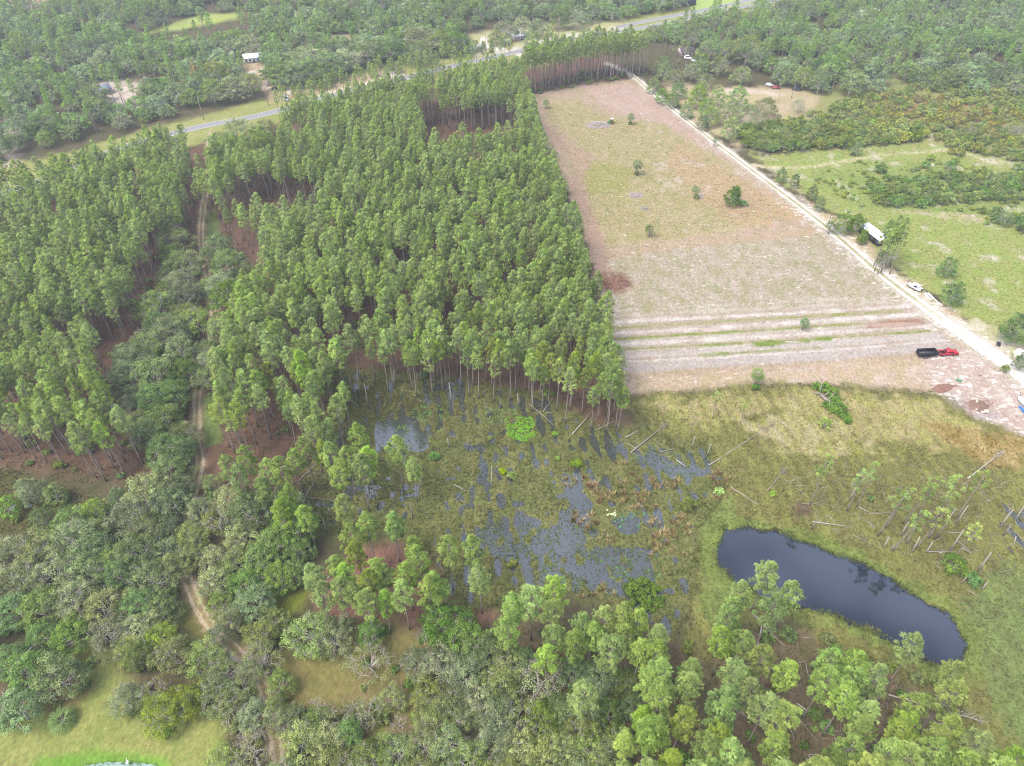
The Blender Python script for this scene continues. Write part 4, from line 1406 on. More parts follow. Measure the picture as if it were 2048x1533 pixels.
for i, t in enumerate(ind):
    t['group'] = ZG.get(t['zone'])
    pool = {'n': PINE_M, 'f': PINE_FAT, 't': PINE_THIN}[t['kind']]
    t['lean'], t['la'] = abs(pr.normal(0, 0.03)) + (0.04 if t['kind'] == 't' else 0), pr.uniform(0, 6.28)
    tree('pine_tree', 'pine tree', t, pool[int(pr.integers(len(pool)))], t['col'])

n = len(rest)
print('pines', len(ind), n)
scatter('pine_plantation', [(t['x'], t['y'], G0 - 0.1) for t in rest], np.stack([pr.normal(0, 0.025, n), pr.normal(0, 0.025, n), pr.uniform(0, 6.283, n)], 1), [t['s'] for t in rest], pr.integers(0, 7, n), pine_stuff)

# ------------------------------------------------------------------ broad trees
OAKS = [  # crown centre in the photograph, crown radius there, kind
    (338, 428, 25, 'd'), (345, 479, 35, 'g'), (369, 530, 35, 'g'), (437, 493, 30, 'd'), (458, 530, 35, 'd'), (359, 561, 30, 'g'), (308, 616, 40, 'g'), (369, 592, 35, 'd'), (440, 571, 32, 'g'), (461, 599, 40, 'd'), (485, 619, 35, 'd'), (386, 640, 33, 'g'),
    (342, 664, 40, 'o'), (440, 653, 30, 'g'), (472, 670, 30, 'd'), (294, 698, 40, 'g'), (362, 698, 35, 'd'), (260, 722, 40, 'd'), (253, 756, 40, 'd'), (308, 756, 45, 'd'), (369, 739, 33, 'd'), (342, 790, 38, 'd'), (308, 800, 40, 'd'), (420, 715, 30, 'b'),
    (461, 739, 33, 'd'), (455, 775, 22, 'g'), (325, 841, 40, 'd'), (355, 890, 32, 'd'), (294, 858, 35, 'd'), (410, 712, 24, 'o'),
    (480, 265, 36, 'g'), (445, 292, 34, 'g'), (512, 285, 34, 'g'), (530, 250, 20, 'g'), (470, 300, 30, 'd'), (270, 285, 18, 'g'), (640, 310, 24, 'g'), (605, 335, 22, 'g'),
    (328, 893, 38, 'd'), (337, 940, 40, 'd'), (425, 972, 20, 'g'), (298, 990, 50, 'o'), (332, 1003, 42, 'd'), (264, 1033, 48, 'g'), (294, 1042, 38, 'g'), (334, 1046, 28, 'd'), (183, 1055, 30, 'g'), (430, 1033, 36, 'b'), (503, 1020, 48, 'd'), (588, 1050, 45, 'd'),
    (481, 1059, 35, 'g'), (545, 1084, 40, 'd'), (596, 1084, 30, 'd'), (149, 1080, 50, 'g'), (85, 1093, 45, 'g'), (26, 1106, 45, 'g'), (187, 1093, 40, 'd'), (273, 1101, 45, 'd'), (320, 1093, 33, 'g'), (345, 1118, 33, 'g'), (426, 1110, 33, 'o'), (469, 1118, 35, 'o'),
    (520, 1114, 40, 'd'), (554, 1144, 35, 'd'), (584, 1135, 30, 'd'), (298, 1153, 45, 'g'), (239, 1144, 40, 'd'), (170, 1135, 45, 'g'), (106, 1144, 45, 'g'), (38, 1152, 45, 'g'), (486, 1157, 35, 'd'), (507, 1195, 40, 'd'), (440, 1212, 26, 'g'), (318, 1204, 34, 'd'),
    (273, 1199, 38, 'd'), (204, 1208, 45, 'o'), (140, 1195, 45, 'g'), (77, 1212, 45, 'd'), (17, 1212, 40, 'd'), (462, 1246, 28, 'g'), (277, 1251, 40, 'g'), (213, 1263, 42, 'g'), (312, 1263, 33, 'o'), (140, 1263, 42, 'd'), (77, 1263, 35, 'd'), (256, 1285, 33, 'o'),
    (336, 1297, 38, 'o'), (281, 1315, 28, 'd'), (409, 1306, 42, 'g'), (443, 1330, 33, 'b'), (60, 1344, 42, 's'), (115, 1353, 44, 's'), (17, 1306, 35, 'd'), (30, 1412, 38, 's'), (243, 1387, 33, 'g'), (298, 1378, 33, 'b'), (324, 1413, 44, 'o'), (366, 1391, 38, 'o'),
    (426, 1372, 38, 'g'), (452, 1404, 38, 'g'), (490, 1382, 28, 'b'), (520, 1310, 40, 'b'), (562, 1370, 26, 's'), (515, 1260, 34, 'g'), (540, 1232, 33, 'g'), (618, 1263, 48, 'g'), (665, 1263, 42, 'g'), (511, 1434, 33, 'g'), (572, 1442, 33, 'g'), (494, 1489, 44, 'b'),
    (439, 1511, 35, 'o'), (605, 1476, 45, 'g'), (675, 1430, 38, 'b'), (655, 1476, 43, 'g'), (737, 1316, 45, 'b'), (743, 1270, 27, 'd'), (887, 1243, 50, 'd'), (925, 1271, 45, 'd'), (832, 1312, 33, 'g'), (884, 1322, 46, 'g'), (925, 1332, 40, 'g'), (969, 1298, 40, 'd'),
    (1020, 1322, 42, 'g'), (1003, 1356, 40, 'o'), (1078, 1353, 48, 'b'), (1041, 1312, 33, 'd'), (1154, 1332, 33, 'd'), (1198, 1346, 38, 'd'), (856, 1382, 38, 'g'), (785, 1400, 28, 'g'), (730, 1410, 38, 'b'), (860, 1428, 36, 'g'), (908, 1408, 42, 'g'), (955, 1394, 40, 'g'),
    (993, 1414, 42, 'g'), (1037, 1425, 40, 'b'), (1085, 1435, 42, 'o'), (1123, 1418, 36, 'd'), (627, 1445, 38, 'g'), (696, 1475, 33, 'd'), (668, 1506, 40, 'g'), (743, 1505, 44, 'g'), (791, 1493, 40, 'g'), (846, 1476, 40, 'g'), (894, 1486, 45, 'g'), (942, 1510, 40, 'g'),
    (993, 1469, 44, 'g'), (1037, 1486, 42, 'o'), (1085, 1503, 42, 'o'), (1126, 1493, 40, 'o'), (1181, 1483, 40, 'g'), (1215, 1507, 40, 'g'), (1215, 1430, 33, 'd'), (560, 1548, 45, 'g'), (850, 1550, 45, 'g'), (1000, 1552, 45, 'g'), (1150, 1552, 42, 'o'), (700, 1552, 42, 'g'),
    # yard by the sand road, and the trees along it
    (1413, 158, 18, 'g'), (1485, 148, 20, 'g'), (1476, 198, 20, 's'), (1533, 212, 22, 'g'), (1454, 225, 25, 'g'), (1498, 232, 26, 'g'), (1420, 230, 16, 's'), (1461, 258, 18, 's'), (1438, 190, 14, 's'), (1395, 195, 18, 's'), (1358, 175, 16, 'd'), (1350, 150, 18, 'g'),
    (1385, 140, 18, 'g'), (1330, 140, 14, 's'), (1440, 130, 20, 'g'), (1565, 150, 20, 'd'), (1610, 155, 22, 'o'), (1640, 165, 20, 'd'), (1520, 120, 22, 'd'), (1600, 205, 17, 'b'), (1370, 60, 20, 'g'), (1480, 35, 18, 'g'), (1500, 25, 16, 'g'), (1350, 55, 16, 'g'),
    (1590, 365, 9, 's'), (1563, 353, 10, 's'), (1625, 388, 11, 's'), (1640, 412, 10, 's'), (1690, 440, 18, 's'), (1712, 455, 16, 's'), (1895, 540, 17, 's'), (1912, 580, 20, 's'), (2035, 655, 26, 's'), (2045, 725, 16, 's'), (1468, 386, 16, 's'), (1765, 520, 9, 's'),
    (1727, 475, 9, 's'), (2010, 440, 14, 'g'), (1950, 255, 18, 'g'), (2030, 255, 20, 'b'), (1415, 210, 14, 's'), (1402, 178, 14, 's'), (1405, 250, 12, 's'),
    # around the houses beyond the highway
    (560, 148, 36, 'd'), (612, 120, 44, 'g'), (660, 132, 36, 'd'), (690, 122, 34, 'g'), (598, 150, 30, 'd'), (640, 155, 20, 'd'), (500, 92, 26, 'g'), (460, 180, 34, 'g'), (500, 168, 24, 'g'), (430, 145, 26, 'o'), (425, 185, 26, 'd'), (735, 105, 36, 'g'), (780, 100, 34, 'd'),
    (830, 80, 40, 'g'), (880, 85, 42, 'g'), (915, 88, 30, 'd'), (1010, 62, 26, 'g'), (1045, 55, 22, 'g'), (1065, 82, 16, 's'), (992, 72, 16, 'o'), (1075, 55, 18, 'd'), (1100, 66, 8, 's'), (1120, 40, 22, 'd'), (1150, 40, 22, 'g'), (790, 125, 12, 'o'), (745, 145, 10, 'o'),
    (1715, 300, 9, 's'), (840, 112, 26, 'd'), (395, 165, 9, 'y'), (1500, 90, 26, 'g'), (1455, 100, 26, 'g'), (1420, 100, 22, 'g'), (51, 972, 26, 'w'), (392, 1008, 28, 'g'), (374, 1062, 32, 'o'), (372, 1100, 28, 'g'), (355, 965, 26, 'd'), (440, 1275, 22, 'g'), (500, 1345, 24, 'g'), (552, 1420, 24, 'g'), (110, 990, 20, 's'), (15, 1015, 20, 's'), (190, 1022, 24, 'o'), (240, 1000, 20, 'd'), (85, 1040, 22, 'd'), (285, 312, 16, 'g'), (320, 302, 15, 'g'), (190, 335, 15, 'd'), (150, 350, 16, 'g'), (355, 292, 13, 'd'), (110, 362, 15, 'g'), (1250, 1370, 32, 'd'), (1172, 1412, 36, 'g'), (1240, 1475, 34, 'g'), (1160, 1445, 36, 'g'), (1265, 1420, 28, 'd'), (1330, 62, 18, 'g'), (1310, 57, 14, 'g'), (1382, 74, 18, 'g'), (1405, 60, 16, 'd'), (1430, 47, 16, 'g'), (1465, 30, 18, 'g'), (1312, 128, 14, 'g'), (1330, 118, 14, 'd'), (1308, 165, 12, 's'), (1325, 186, 12, 's'), (1345, 206, 12, 's'), (1372, 226, 12, 's'), (415, 505, 22, 'd'), (425, 640, 22, 'g'), (415, 690, 26, 'd'), (408, 745, 28, 'g'), (415, 575, 16, 'g'),
]
LK = {'d': ('dark green oak', (0.74, 0.86, 0.72)), 'g': ('grey-green oak', (1.0, 0.98, 0.96)), 'o': ('olive oak', (1.06, 1.02, 0.80)), 'b': ('half-bare grey oak', (1.05, 1.0, 0.98)), 's': ('green broadleaf tree', (0.86, 1.02, 0.70)),
      'y': ('rust-brown narrow tree', (2.0, 1.0, 0.45)), 'w': ('pale grey willow', (1.2, 1.2, 1.25))}
MK = {'d': 'd', 'g': 'g', 'o': 'o', 'b': 'b', 's': 's', 'y': 's', 'w': 's'}
oaks = []


def add_oak(x, y, R, kind, zone, h=None):
    base = 4.2 if MK[kind] == 's' else 6.0
    s = R / base
    hs = min(max(s, 0.62), 1.15) if h is None else h
    oaks.append(dict(x=x, y=y, s=hs, w=s / hs, kind=kind, zone=zone, R=R, d=math.hypot(math.hypot(x, y), 125)))


for u, v, rp, kind in OAKS:
    h = 6.0
    x, y = P(u, v, h)
    R = rp * depth(x, y, h) / FPX * 1.08
    if R < 3.2:
        x, y = P(u, v, 3.0)
    zone = 'far' if y > 290 else ('road' if x > 80 else ('mid' if (v < 905 and u < 520) else ('bl' if u < 640 else 'bm')))
    add_oak(x, y, R, kind, zone)


def gap_fill(poly_px, spacing, kinds, zone, h, mind, cutters=(), Rr=(3.6, 5.0)):
    poly = PP(poly_px, h)
    pts = fill(poly, spacing, spacing, 0.4, pr)
    pts = away(cut(pts, *cutters), TRAIL, 0.5 if zone == 'mid' else 2.0)
    for x, y in pts:
        if all((x - t['x']) ** 2 + (y - t['y']) ** 2 > mind ** 2 for t in oaks):
            add_oak(x, y, pr.uniform(*Rr), str(pr.choice(list(kinds))), zone)


gap_fill([(-60, 1110), (200, 1010), (330, 970), (600, 1000), (620, 1100), (590, 1200), (540, 1250), (470, 1260), (420, 1190), (370, 1190), (350, 1290), (250, 1320), (200, 1290), (140, 1270), (-60, 1300)], 5.5, 'dgog', 'bl', 5, 4.8)
gap_fill([(880, 1250), (1190, 1325), (1220, 1400), (1250, 1600), (900, 1600), (895, 1440), (850, 1330)], 5.5, 'ggod', 'bm', 5, 4.8)
gap_fill([(330, 500), (390, 480), (385, 780), (370, 900), (270, 870), (240, 760), (300, 640)], 6, 'dg', 'mid', 5, 5.0)

# woods beyond the highway and right of the sand road
def woods(poly_px, spacing, keep, cutters=()):
    p = fill(PP(poly_px), spacing, spacing, 0.42, pr, keep)
    p = cut(p, *cutters)
    return away(away(p, HWY_A, 12), HWY_B, 11)


YARDS = [PP(q) for q in ([(478, 108), (530, 108), (545, 150), (520, 200), (480, 150)], [(440, 118), (480, 110), (490, 150), (470, 165), (440, 130)], [(185, 160), (275, 158), (300, 190), (250, 208), (180, 200)], [(925, 60), (985, 58), (1080, 96), (1060, 112), (925, 112)],
                          [(1355, 92), (1400, 95), (1435, 130), (1400, 135), (1355, 125)], [(1715, 16), (1770, 16), (1770, 38), (1715, 38)], [(275, 92), (340, 52), (400, 32), (490, 22), (505, 60), (430, 84), (350, 100)], [(-300, -60), (60, -60), (150, 3), (120, 14), (-60, 20), (-300, 30)],
                          [(640, 78), (690, 72), (700, 92), (650, 98)], [(10, 330), (10, 236), (34, 236), (36, 330)])]
w1 = woods([(-330, 392), (36, 316), (100, 298), (250, 264), (390, 226), (500, 188), (535, 170), (560, 178), (680, 160), (790, 132), (900, 110), (935, 96), (960, 62), (1060, 40), (1150, 52), (1290, 40), (1376, 22), (1380, -20), (1380, -30), (-420, -30)], 8.0, 0.94, YARDS)
w2 = woods([(1300, 78), (1400, 52), (1560, 16), (1700, -20), (2400, -20), (2400, 190), (2060, 200), (1900, 184), (1800, 178), (1740, 192), (1650, 196), (1590, 172), (1520, 140), (1440, 150), (1400, 150), (1330, 128)], 7.8, 0.92, YARDS)
woods_pts = []
for x, y in np.concatenate([w1, w2]):
    if in_view(x, y, 11) and all((x - t['x']) ** 2 + (y - t['y']) ** 2 > 30 for t in oaks if t['y'] > 250):
        woods_pts.append((x, y))
woods_pts.sort(key=lambda q: math.hypot(*q))
room = max(0, 300 - len(oaks))
ZO = {'bl': 'oak grove left of the marsh', 'bm': 'open oak grove below the marsh', 'mid': 'grove along the dirt track', 'road': 'trees beside the sand road', 'far': 'trees beyond the highway', 'wood': 'front of the woods beyond the highway', 'woodr': 'front of the woods right of the road'}
for x, y in woods_pts[:room]:
    add_oak(x, y, pr.uniform(4.0, 5.8), str(pr.choice(list('dggos'))), 'wood' if x < 60 else 'woodr')
by = {}
for t in oaks:
    by.setdefault(t['zone'], []).append(t)
for z, items in by.items():
    ranked(items, 9, lambda t, i, r, m, n: f"{LK[t['kind']][0]}, {i} from left in {r} row, {ZO[t['zone']]}")
for t in oaks:
    t['group'] = ZO[t['zone']]
    pool = OAK_M[MK[t['kind']]]
    j = pr.uniform(0.9, 1.1, 3)
    c = np.array(LK[t['kind']][1]) * j.mean()
    if t['zone'] in ('road',):
        c = c * np.array([0.95, 1.0, 0.9]) * (0.74 if t['kind'] == 's' else 0.9)
    nm = {'d': 'oak_tree', 'g': 'oak_tree', 'o': 'oak_tree', 'b': 'oak_tree', 's': 'broadleaf_tree', 'y': 'broadleaf_tree', 'w': 'willow_tree'}[t['kind']]
    if t['kind'] == 'y':
        t['s'], t['w'] = 1.3, 0.45
    e = tree(nm, nm.replace('_', ' '), t, pool[int(pr.integers(len(pool)))], c, zoff=-0.1)
    if t['kind'] == 'b':                                        # weathered pale limbs
        for ch in e.children:
            if ch.name.startswith('trunk'):
                ch.material_slots[0].link = 'OBJECT'
                ch.material_slots[0].material = M_DEADWOOD
far_pts = woods_pts[room:]
n = len(far_pts)
print('oaks', len(oaks), 'far', n)
is_pine = pr.random(n) < 0.05
sc = pr.uniform(0.68, 1.22, n)
scatter('woodland', [(x, y, G0 - 0.3) for x, y in far_pts], np.stack([np.zeros(n), np.zeros(n), pr.uniform(0, 6.283, n)], 1), np.where(is_pine, sc * 0.56, sc),
        np.where(is_pine, 7 + pr.integers(0, 3, n), pr.integers(0, 7, n)), oak_stuff + pine_stuff[:3], (0.90, 1.02, 0.94, 1))

# shrubs and thickets
SHR = [([(1470, 268), (1560, 252), (1640, 242), (1740, 247), (1840, 264), (1850, 285), (1780, 290), (1640, 300), (1540, 305), (1490, 300)], 2.9, 0.9, 'hedge-like thicket behind the grassy track', (0.98, 0.98, 0.86)),
       ([(1600, 235), (1700, 205), (1780, 185), (1900, 170), (2060, 190), (2120, 300), (2048, 298), (1900, 292), (1850, 264), (1740, 247), (1640, 242)], 4.0, 0.75, 'scrub', (1.22, 1.14, 0.98)),
       ([(1880, 275), (2120, 292), (2120, 400), (2010, 330), (1960, 322), (1880, 305)], 3.4, 0.8, 'bushes right of the grassy track', (0.85, 0.98, 0.85)),
       ([(1740, 372), (1860, 352), (2080, 352), (2080, 405), (1890, 412), (1790, 420), (1752, 412)], 3.3, 0.8, 'bushes on the green meadow', (0.92, 1.02, 0.85)),
       ([(1940, 418), (1990, 426), (2070, 456), (2070, 474), (1980, 446)], 3.0, 0.9, 'low bushes at the meadow edge', (0.85, 1.0, 0.8)),
       ([(1660, 345), (1740, 335), (1860, 318), (1990, 340), (1850, 345), (1740, 368)], 7.0, 0.7, 'weedy patch by the grassy track', (0.95, 1.05, 0.8))]
shrubs = []
for poly, sp, keep, zone, colr in SHR:
    for x, y in away(fill(PP(poly), sp, sp, 0.4, pr, keep), TRACK2, 3.0):
        if in_view(x, y, 2):
            c = np.array(colr) * pr.uniform(0.85, 1.15)
            look = 'green'
            if zone == 'scrub' and poly_sd(np.array([x]), np.array([y]), PP([(1740, 195), (1860, 195), (2120, 240), (2120, 285), (1900, 262), (1780, 240)]))[0] > 0 and pr.random() < 0.55:
                c = np.array([1.4, 1.05, 0.86]) * pr.uniform(0.85, 1.1)
                look = 'rusty'
            shrubs.append(dict(x=x, y=y, s=pr.uniform(0.75, 1.45) * (1.25 if sp < 3.0 else 1.0), zone=zone, col=c, look=look))
shrubs.sort(key=lambda t: math.hypot(t['x'], t['y']))
si, sr = shrubs[:280], shrubs[280:]
by = {}
for t in si:
    by.setdefault(t['zone'], []).append(t)
for z, items in by.items():
    ranked(items, 10, lambda t, i, r, m, n: f"{t['look']} bush, {i} from left in {r} row, {t['zone']}")
for t in si:
    t['group'] = t['zone'] if t['zone'] != 'scrub' else 'scrub bushes'
    tree('shrub', 'shrub', t, SHRUB_M[int(pr.integers(5))], t['col'], ('stem', 'foliage'))
n = len(sr)
print('shrubs', len(si), n)
shrub_big = []
for s in range(3):
    stt, crr = shrub_meshes(640 + s, R=1.8, H=2.4, n=18, per=40, leaf=0.36)
    shrub_big.append(spec_obj('scrub_bush', whole(stt, crr, 'scrub_bush', [M_BUSH], [M_OAKBARK])))
for nm, sel, colr in (('scrub', [t for t in sr if t['look'] != 'rusty'], (1.2, 1.13, 0.96, 1)), ('rusty_scrub', [t for t in sr if t['look'] == 'rusty'], (1.4, 1.05, 0.86, 1))):
    if sel:
        k = len(sel)
        scatter(nm, [(t['x'], t['y'], zat(t['x'], t['y'])) for t in sel], np.stack([np.zeros(k), np.zeros(k), pr.uniform(0, 6.283, k)], 1), [t['s'] for t in sel], pr.integers(0, 3, k), shrub_big, colr)

# undergrowth below the broad trees and at the stands' edges
und = []
for t in oaks:
    if t['y'] < 300 and t['zone'] not in ('road',):
        for k in range(3):
            a, q = pr.uniform(0, 6.283), pr.uniform(0.4, 1.2) * t['R']
            und.append((t['x'] + math.cos(a) * q, t['y'] + math.sin(a) * q))
for poly, sp, keep in ((STAND_B, 6.5, 0.5), (STAND_A, 8, 0.35), (PP([(1000, 1280), (1300, 1270), (1560, 1240), (1900, 1380), (2000, 1600), (1200, 1600)]), 3.4, 0.55), (PP([(1040, 196), (1150, 174), (1250, 160), (1262, 152), (1040, 188)]), 3, 0.8), (STAND_A2, 3.5, 0.6)):
    und += [tuple(q) for q in fill(poly, sp, sp, 0.45, pr, keep)]
und = np.array(und)
und = away(away(und, TRAIL, 2.5), SANDROAD, 3.0)
uz, um = terrain(und[:, 0], und[:, 1])
und, uz = und[uz > 0.12], uz[uz > 0.12]
n = len(und)
scatter('undergrowth', np.concatenate([und, uz[:, None]], 1), np.stack([np.zeros(n), np.zeros(n), pr.uniform(0, 6.283, n)], 1), pr.uniform(0.5, 1.3, n), pr.integers(0, 4, n), shrub_stuff, (0.8, 0.88, 0.75, 1))


wd = np.concatenate([fill(PP([(1600, 345), (1760, 318), (2080, 345), (2110, 440), (1900, 425), (1740, 424), (1680, 395)]), 2.6, 2.6, 0.48, pr, lambda x, y: np.where(fbm(x, y, 14, 141, 3) > 0.5, 0.8, 0.12)), fill(PP([(1600, 235), (1700, 205), (1780, 185), (1900, 170), (2060, 190), (2120, 300), (2048, 298), (1900, 292), (1740, 247)]), 3.0, 3.0, 0.48, pr, 0.5),
                     fill(PP([(1480, 298), (1840, 282), (1850, 296), (1500, 312)]), 3.0, 3.0, 0.48, pr, 0.3), fill(PP([(1930, 412), (2080, 450), (2080, 486), (1970, 452)]), 2.8, 2.8, 0.48, pr, 0.6)])
wd = away(wd, TRACK2, 2.5)
n = len(wd)
scatter('meadow_weeds', np.concatenate([wd, terrain(wd[:, 0], wd[:, 1])[0][:, None]], 1), np.stack([np.zeros(n), np.zeros(n), pr.uniform(0, 6.283, n)], 1), pr.uniform(0.35, 1.0, n), pr.integers(0, 4, n), shrub_stuff, (1.15, 1.15, 0.9, 1))

# ------------------------------------------------------------------ grasses and floating plants (stuff)
def grass(name, pts, z, h, w, cols, nb=4, lean=0.5):
    n = len(pts)
    c = np.repeat(np.concatenate([pts, z[:, None]], 1), nb, 0)
    h, w = np.repeat(np.broadcast_to(h, n), nb), np.repeat(np.broadcast_to(w, n), nb)
    k = n * nb
    az, tl = pr.uniform(0, 6.283, k), np.abs(pr.normal(0, lean, k))
    d = np.stack([np.cos(az) * np.sin(tl), np.sin(az) * np.sin(tl), np.maximum(np.cos(tl), 0.15)], 1)
    c[:, 0] += np.cos(az) * w * 0.6
    c[:, 1] += np.sin(az) * w * 0.6
    mb = MB()
    blades(mb, c, unit(d), h * pr.uniform(0.6, 1.2, k), w * pr.uniform(0.7, 1.3, k), 0.5)
    me = mb.mesh(name, [M_TINT])
    cc = np.repeat(np.repeat(cols, nb, 0) * pr.uniform(0.75, 1.25, (k, 1)), 3, 0)
    colour_attr(me, 'col', np.clip(cc, 0.005, 0.8))
    return tag(link(name, me), kind='stuff')


def scatter_pts(poly, dens):
    lo, hi = poly.min(0), poly.max(0)
    n = int((hi - lo).prod() * dens)
    p = np.stack([pr.uniform(lo[0], hi[0], n), pr.uniform(lo[1], hi[1], n)], 1)
    return p[poly_sd(p[:, 0], p[:, 1], poly) > 0]


mp = np.concatenate([scatter_pts(MARSH, 5.0), scatter_pts(MEADOW2, 3.6), scatter_pts(WET3, 2.0)])
u_, v_ = pix(mp[:, 0], mp[:, 1], 0.3)
mp = mp[(u_ > -30) & (u_ < 2080) & (v_ < 1560)]
mz, mm = terrain(mp[:, 0], mp[:, 1])
keep = (mz > -0.34) & (pr.random(len(mp)) < np.clip(0.45 + 2.6 * (mz + 0.12), 0.07, 1)) & (poly_sd(mp[:, 0], mp[:, 1], POND) < -0.3)
mp, mz = mp[keep], mz[keep]
sp = np.concatenate([scatter_pts(grow + (grow - c0) * 0.03, 16.0), scatter_pts(LAWNPOND + (LAWNPOND - LAWNPOND.mean(0)) * 0.1, 8)])     # reeds along the shores
sz = terrain(sp[:, 0], sp[:, 1])[0]
k = (sz > -0.45) & (sz < 0.22) & (pr.random(len(sp)) < 0.25 + 0.9 * (fbm(sp[:, 0], sp[:, 1], 3, 99, 3) > 0.5))
n_inner = len(mp)
mp, mz = np.concatenate([mp, sp[k]]), np.concatenate([mz, sz[k]])
A_, B_ = paint(mp[:, 0], mp[:, 1], np.ones(len(mp)))
mixv = sstep(0.38, 0.62, fbm(mp[:, 0], mp[:, 1], 2.5, 91, 4))[:, None]
cols = (A_ * mixv + B_ * (1 - mixv)) * np.where(poly_sd(mp[:, 0], mp[:, 1], MARSH) > 0, 1.42, 1.55)[:, None]
hh = np.clip(0.22 + 0.5 * fbm(mp[:, 0], mp[:, 1], 4, 95, 2), 0.2, 0.9)
hh[n_inner:] *= 1.25
print('marsh tufts', len(mp))
grass('marsh_grass', mp, np.maximum(mz, -0.05), hh, 0.14, cols, 4, 0.8)

# thin grass and ferns on the pine stands' floors
fl = np.concatenate([scatter_pts(PP([(1000, 1250), (1300, 1270), (1400, 1320), (1560, 1230), (1900, 1360), (1960, 1460), (2000, 1620), (1150, 1620), (1200, 1400)]), 3.0), scatter_pts(PP([(440, 760), (740, 740), (1010, 770), (1240, 800), (1245, 900), (1000, 800), (640, 900), (600, 1010), (450, 1000)]), 2.0),
                     scatter_pts(PP([(-60, 900), (0, 900), (200, 930), (330, 910), (330, 970), (200, 1000), (-60, 960)]), 2.0)])
fl = fl[fbm(fl[:, 0], fl[:, 1], 4, 101, 3) > 0.42]
fz_, _q = terrain(fl[:, 0], fl[:, 1])
A_, B_ = paint(fl[:, 0], fl[:, 1], np.zeros(len(fl)))
g_ = pr.random((len(fl), 1))
grass('forest_grass', fl, fz_, 0.4, 0.16, np.where(g_ < 0.45, S(112, 124, 66, 0.6), np.where(g_ < 0.75, S(150, 132, 90, 0.6), A_ * 1.1)), 4, 0.85)

# tan tussocks on the marsh's right half
tz = [([(1165, 930), (1270, 925), (1280, 975), (1180, 985)], 0.30), ([(1160, 945), (1200, 935), (1205, 990), (1165, 985)], 0.5), ([(1128, 955), (1155, 950), (1155, 1000), (1130, 1000)], 0.35), ([(1175, 985), (1310, 985), (1320, 1020), (1200, 1020)], 0.42), ([(1300, 955), (1360, 955), (1365, 1005), (1310, 1005)], 0.45),
      ([(1140, 1020), (1190, 1030), (1200, 1065), (1150, 1055)], 0.35), ([(1260, 1010), (1375, 1030), (1380, 1120), (1300, 1120), (1290, 1060)], 0.3), ([(1190, 1065), (1250, 1060), (1240, 1095), (1200, 1090)], 0.2), ([(1420, 945), (1460, 945), (1470, 1000), (1430, 1000)], 0.3), ([(985, 1130), (1050, 1135), (1050, 1180), (1000, 1180)], 0.2), ([(1150, 1160), (1250, 1170), (1230, 1200), (1160, 1200)], 0.15)]
tp = np.concatenate([scatter_pts(PP(q, 0.0), d * 1.9) for q, d in tz])
tp = tp[fbm(tp[:, 0], tp[:, 1], 4.5, 131, 3) > 0.44]
n = len(tp)
nb = 46
az, tl = pr.uniform(0, 6.283, n * nb), np.abs(pr.normal(0, 0.75, n * nb))
sc = np.repeat(pr.uniform(0.7, 1.7, n), nb)
tint = np.repeat(pr.random(n), nb)
d = unit(np.stack([np.cos(az) * np.sin(tl), np.sin(az) * np.sin(tl), np.maximum(np.cos(tl), 0.1)], 1))
c = np.repeat(np.concatenate([tp, np.zeros((n, 1))], 1), nb, 0) + np.stack([np.cos(az), np.sin(az), np.zeros(n * nb)], 1) * 0.15 * sc[:, None]
mb = MB()
blades(mb, c, d, 0.85 * sc * pr.uniform(0.6, 1.2, n * nb), 0.12 * sc, 0.5)
me = mb.mesh('tussock_grass', [M_TINT])
cc = np.where(tint[:, None] < 0.62, S(196, 176, 128, 0.85), np.where(tint[:, None] < 0.85, S(160, 132, 98, 0.75), S(140, 140, 78, 0.7))) * pr.uniform(0.7, 1.2, (n * nb, 1))
colour_attr(me, 'col', np.repeat(cc, 3, 0))
tag(link('tussock_grass', me), kind='stuff')
print('tussocks', n)

# duckweed and lily pads floating in patches
fz = [([(1010, 835), (1065, 835), (1075, 870), (1050, 885), (1015, 875)], 9.0, S(120, 178, 50, 0.7)), ([(945, 820), (1030, 815), (1040, 850), (960, 850)], 2.5, S(130, 160, 100, 0.6)), ([(820, 812), (880, 808), (890, 840), (850, 845), (825, 838)], 3.2, S(110, 150, 85, 0.6)),
      ([(770, 845), (830, 850), (835, 870), (780, 872)], 2.4, S(110, 150, 80, 0.6)), ([(1080, 1100), (1330, 1120), (1320, 1200), (1160, 1190), (1090, 1150)], 0.9, S(105, 150, 85, 0.6)), ([(1220, 1020), (1330, 1030), (1340, 1070), (1240, 1070)], 1.8, S(110, 160, 110, 0.6)),
      ([(1205, 870), (1300, 890), (1420, 920), (1400, 960), (1300, 940)], 1.6, S(118, 138, 96, 0.55)), ([(930, 1040), (1200, 1045), (1330, 1110), (1320, 1200), (1060, 1190), (950, 1130)], 2.6, S(116, 128, 88, 0.5)), ([(690, 900), (1000, 860), (1100, 960), (1180, 1060), (900, 1050), (700, 1000)], 0.8, S(116, 124, 88, 0.5)), ([(1212, 1020), (1230, 1018), (1234, 1032), (1214, 1034)], 6.0, S(210, 230, 170, 0.8))]
fp, fc = [], []
for q, dn, colr in fz:
    p = scatter_pts(PP(q, 0.0), dn)
    p = p[fbm(p[:, 0], p[:, 1], 3, 97, 3) > (0.34 if dn > 4 else 0.44)]
    fp.append(p)
    fc.append(np.tile(colr, (len(p), 1)))
fp, fc = np.concatenate(fp), np.concatenate(fc)
n = len(fp)
mb = MB()
th = np.arange(6) / 6 * 2 * math.pi
rad = pr.uniform(0.10, 0.30, n)
ring = np.stack([np.cos(th), np.sin(th), np.zeros(6)], 1)
